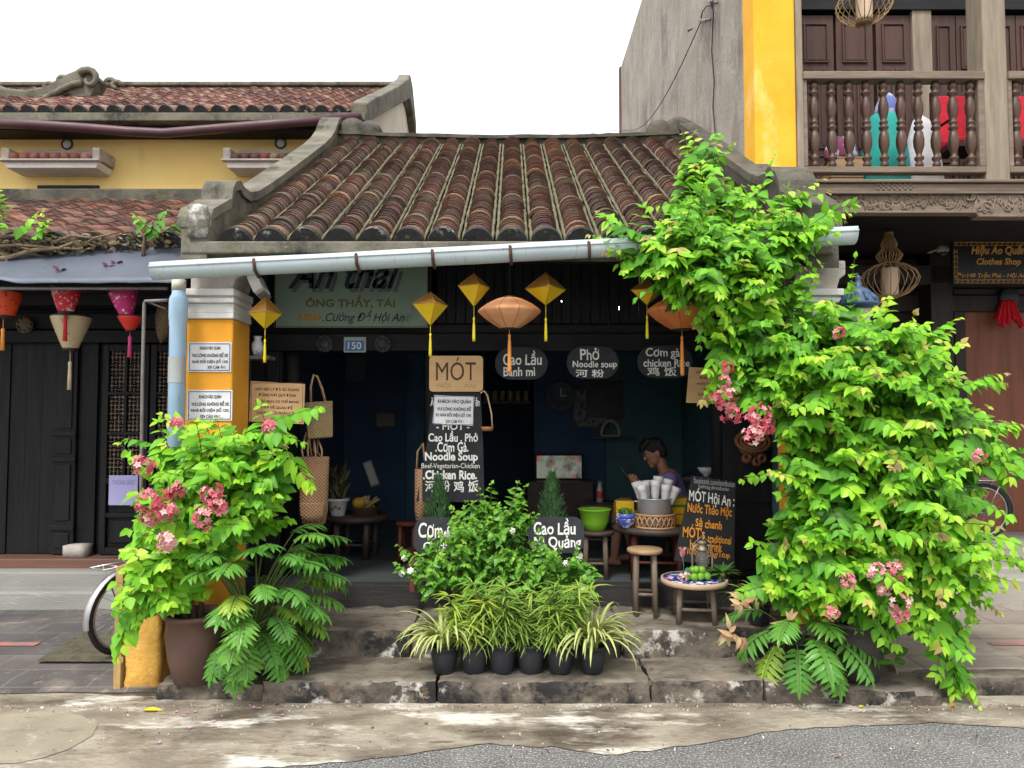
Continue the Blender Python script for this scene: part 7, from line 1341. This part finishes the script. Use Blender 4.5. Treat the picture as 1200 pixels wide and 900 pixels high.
hp_ = [('e', H(.016, 0, .026), (.088, .075, .086), tilt), ('e', H(.050, 0, -.015), (.055, .068, .075), tilt), ('e', H(-.045, 0, .068), (.050, .060, .032), tilt)]
for i in range(16): a = -.9 + i * .12; hp_.append(('c', [H(-.02, a * .06, .10), H(-.078, a * .065, .075), H(-.092 - .004 * (i % 3), a * .066, .035 + .012 * (i % 2))], [.022, .014, .006]))
remesh_obj(hp_, 'hair', .005, 3, hair_m, pe)
for s_ in (-1, 1): q = MB(); q.ball(H(-.0775, s_ * .027, .002), .0075, 12, 8); q.build('eye', mat('dark eye', (.03, .02, .018), rough=.15, bump=0), pe)
ph = A(732, 556, .0); q = MB(); q.box(ph, (.012, .075, .15), (0, R(-38), 0)); o = q.build('phone', blk, top=('dark phone held in both hands by the seated person', 'phone'), bevel=.004); q = MB(); q.box(ph + Vector((.0055, 0, .0045)), (.004, .066, .135), (0, R(-38), 0)); q.build('screen', mat('phone screen', (.10, .12, .16), rough=.2, bump=0), o)
stool('small dark stool the seated person sits on', (hip.x + .02, PY, .43), hip.z - .43 - .11, .16, table_w, table_w)
# grit and small litter on the concrete in front of the step
q = MB(); rg = random.Random(97)
for i in range(900):
    x = rg.uniform(-3.2, 3.6); y = rg.choice((rg.uniform(3.55, 4.2), 4.2 - abs(rg.gauss(0, .05)))); s_ = rg.uniform(.002, .006) * (2 if rg.random() < .04 else 1); q.tint = rg.choice(((.5, .46, .4), (.1, .09, .08), (.3, .2, .12), (.7, .68, .62))); q.box((x, y, .006 + s_ * .3), (s_ * rg.uniform(1, 2.4), s_, s_ * .7), (rg.random(), rg.random(), rg.random() * 6))
o = q.build('street_grit', mat('street grit', (1, 1, 1), (.7, .7, .7), attr='tint', rough=.9, bump=0)); tag(o, 'fine grit and crumbs of plaster scattered on the concrete strip', 'grit', kind='stuff')
# dim clutter on the walls of the shop
def frame_pic(px, py, Y, w_, h_, lab, m, rot=0):
    p = pix(px, py, Y); t = thing('picture_frame', lab, 'picture', (p.x, Y, p.z - h_ / 2), None, (0, R(rot), 0)); q = MB()
    for a in ((-w_ / 2, w_ / 2, 0, .018), (-w_ / 2, w_ / 2, h_ - .018, h_), (-w_ / 2, -w_ / 2 + .018, .018, h_ - .018), (w_ / 2 - .018, w_ / 2, .018, h_ - .018)): q.bb(a[0], a[1], -.012, .012, a[2], a[3])
    q.build('frame', table_w, t, world=False); q = MB(); q.bb(-w_ / 2 + .018, w_ / 2 - .018, -.004, .008, .018, h_ - .018); q.build('print', m, t, world=False)
frame_pic(417, 432, 8.55, .26, .34, 'dim upright picture high on the left partition seen through the doorway', mat('dull blue print', (.05, .12, .20), (.10, .11, .10), scale=5, rough=.5))
frame_pic(452, 492, 8.53, .24, .18, 'small pale picture low on the left partition seen through the doorway', mat('dull pale print', (.20, .18, .14), (.09, .09, .09), scale=7, rough=.5))
frame_pic(692, 478, 8.27, .40, .44, 'dim dark calligraphy panel right of the wall clock', mat('dull calligraphy', (.16, .16, .17), (.035, .04, .05), scale=16, ramp=(.52, .56), rough=.6, detail=2))
frame_pic(822, 448, 8.27, .22, .30, 'small dark picture on the teal partition right of the seated person', mat('dull brown print', (.13, .08, .05), (.06, .05, .05), scale=5, rough=.5))
sp = pix(717, 512, 8.2); q = MB(); q.bb(sp.x - .25, sp.x + .25, 8.12, 8.30, sp.z - .02, sp.z); q.build('altar_shelf', table_w, top=('small dark altar shelf on the partition behind the seated person', 'shelf'), bevel=.003)
q = MB(); q.tube([(sp.x + .10 * math.cos(a * .262) - .02, 8.17, sp.z + .02 + .16 * math.sin(a * .262)) for a in range(13)], .018, 8); q.tube([(sp.x - .12, 8.17, sp.z + .012), (sp.x + .08, 8.17, sp.z + .012)], .012, 6); q.build('altar_arch', mat('pale carved wood', (.42, .38, .32), rough=.6), top=('pale carved arch ornament standing on the altar shelf', 'ornament'))
base = None; sh0 = pix(596, 470, 8.5)
q = MB(); q.bb(sh0.x - .30, sh0.x + .25, 8.42, 8.56, sh0.z - .03, sh0.z - .005); o = q.build('jar_shelf', table_w, top=('dark shelf of glass jars deep in the shop left of the wall clock', 'shelf'), bevel=.003); q = MB()
for x in (-.28, .23): q.tube([(sh0.x + x, 8.49, sh0.z - .01), (sh0.x + x, 8.49, 2.6)], .005, 5)
q.build('hanging_rods', iron, o)
for i in range(6):
    if base is None:
        base = o = thing('glass_jar', 'x', 'jar'); q = MB(); q.lathe([(.03, 0), (.034, .008), (.034, .085), (.026, .10)], (0, 0, 0), 14); q.build('jar', mat('dim jar contents', (.24, .16, .08), (.12, .10, .07), scale=9, rough=.25), o, world=False); q = MB(); q.lathe([(.029, .10), (.029, .12), (.001, .122)], (0, 0, 0), 14); q.build('lid', mat('dull tin lid', (.30, .28, .24), rough=.4), o, world=False)
    else: o = copy_tree(base)
    o.location = (sh0.x - .25 + i * .09, 8.49, sh0.z - .004); tag(o, 'glass jar with tin lid on the dark hanging shelf deep in the shop', 'jar', 'glass jars on the hanging shelf')

bpy.data.objects.remove(_txt_obj); bpy.data.curves.remove(_txt_curve)
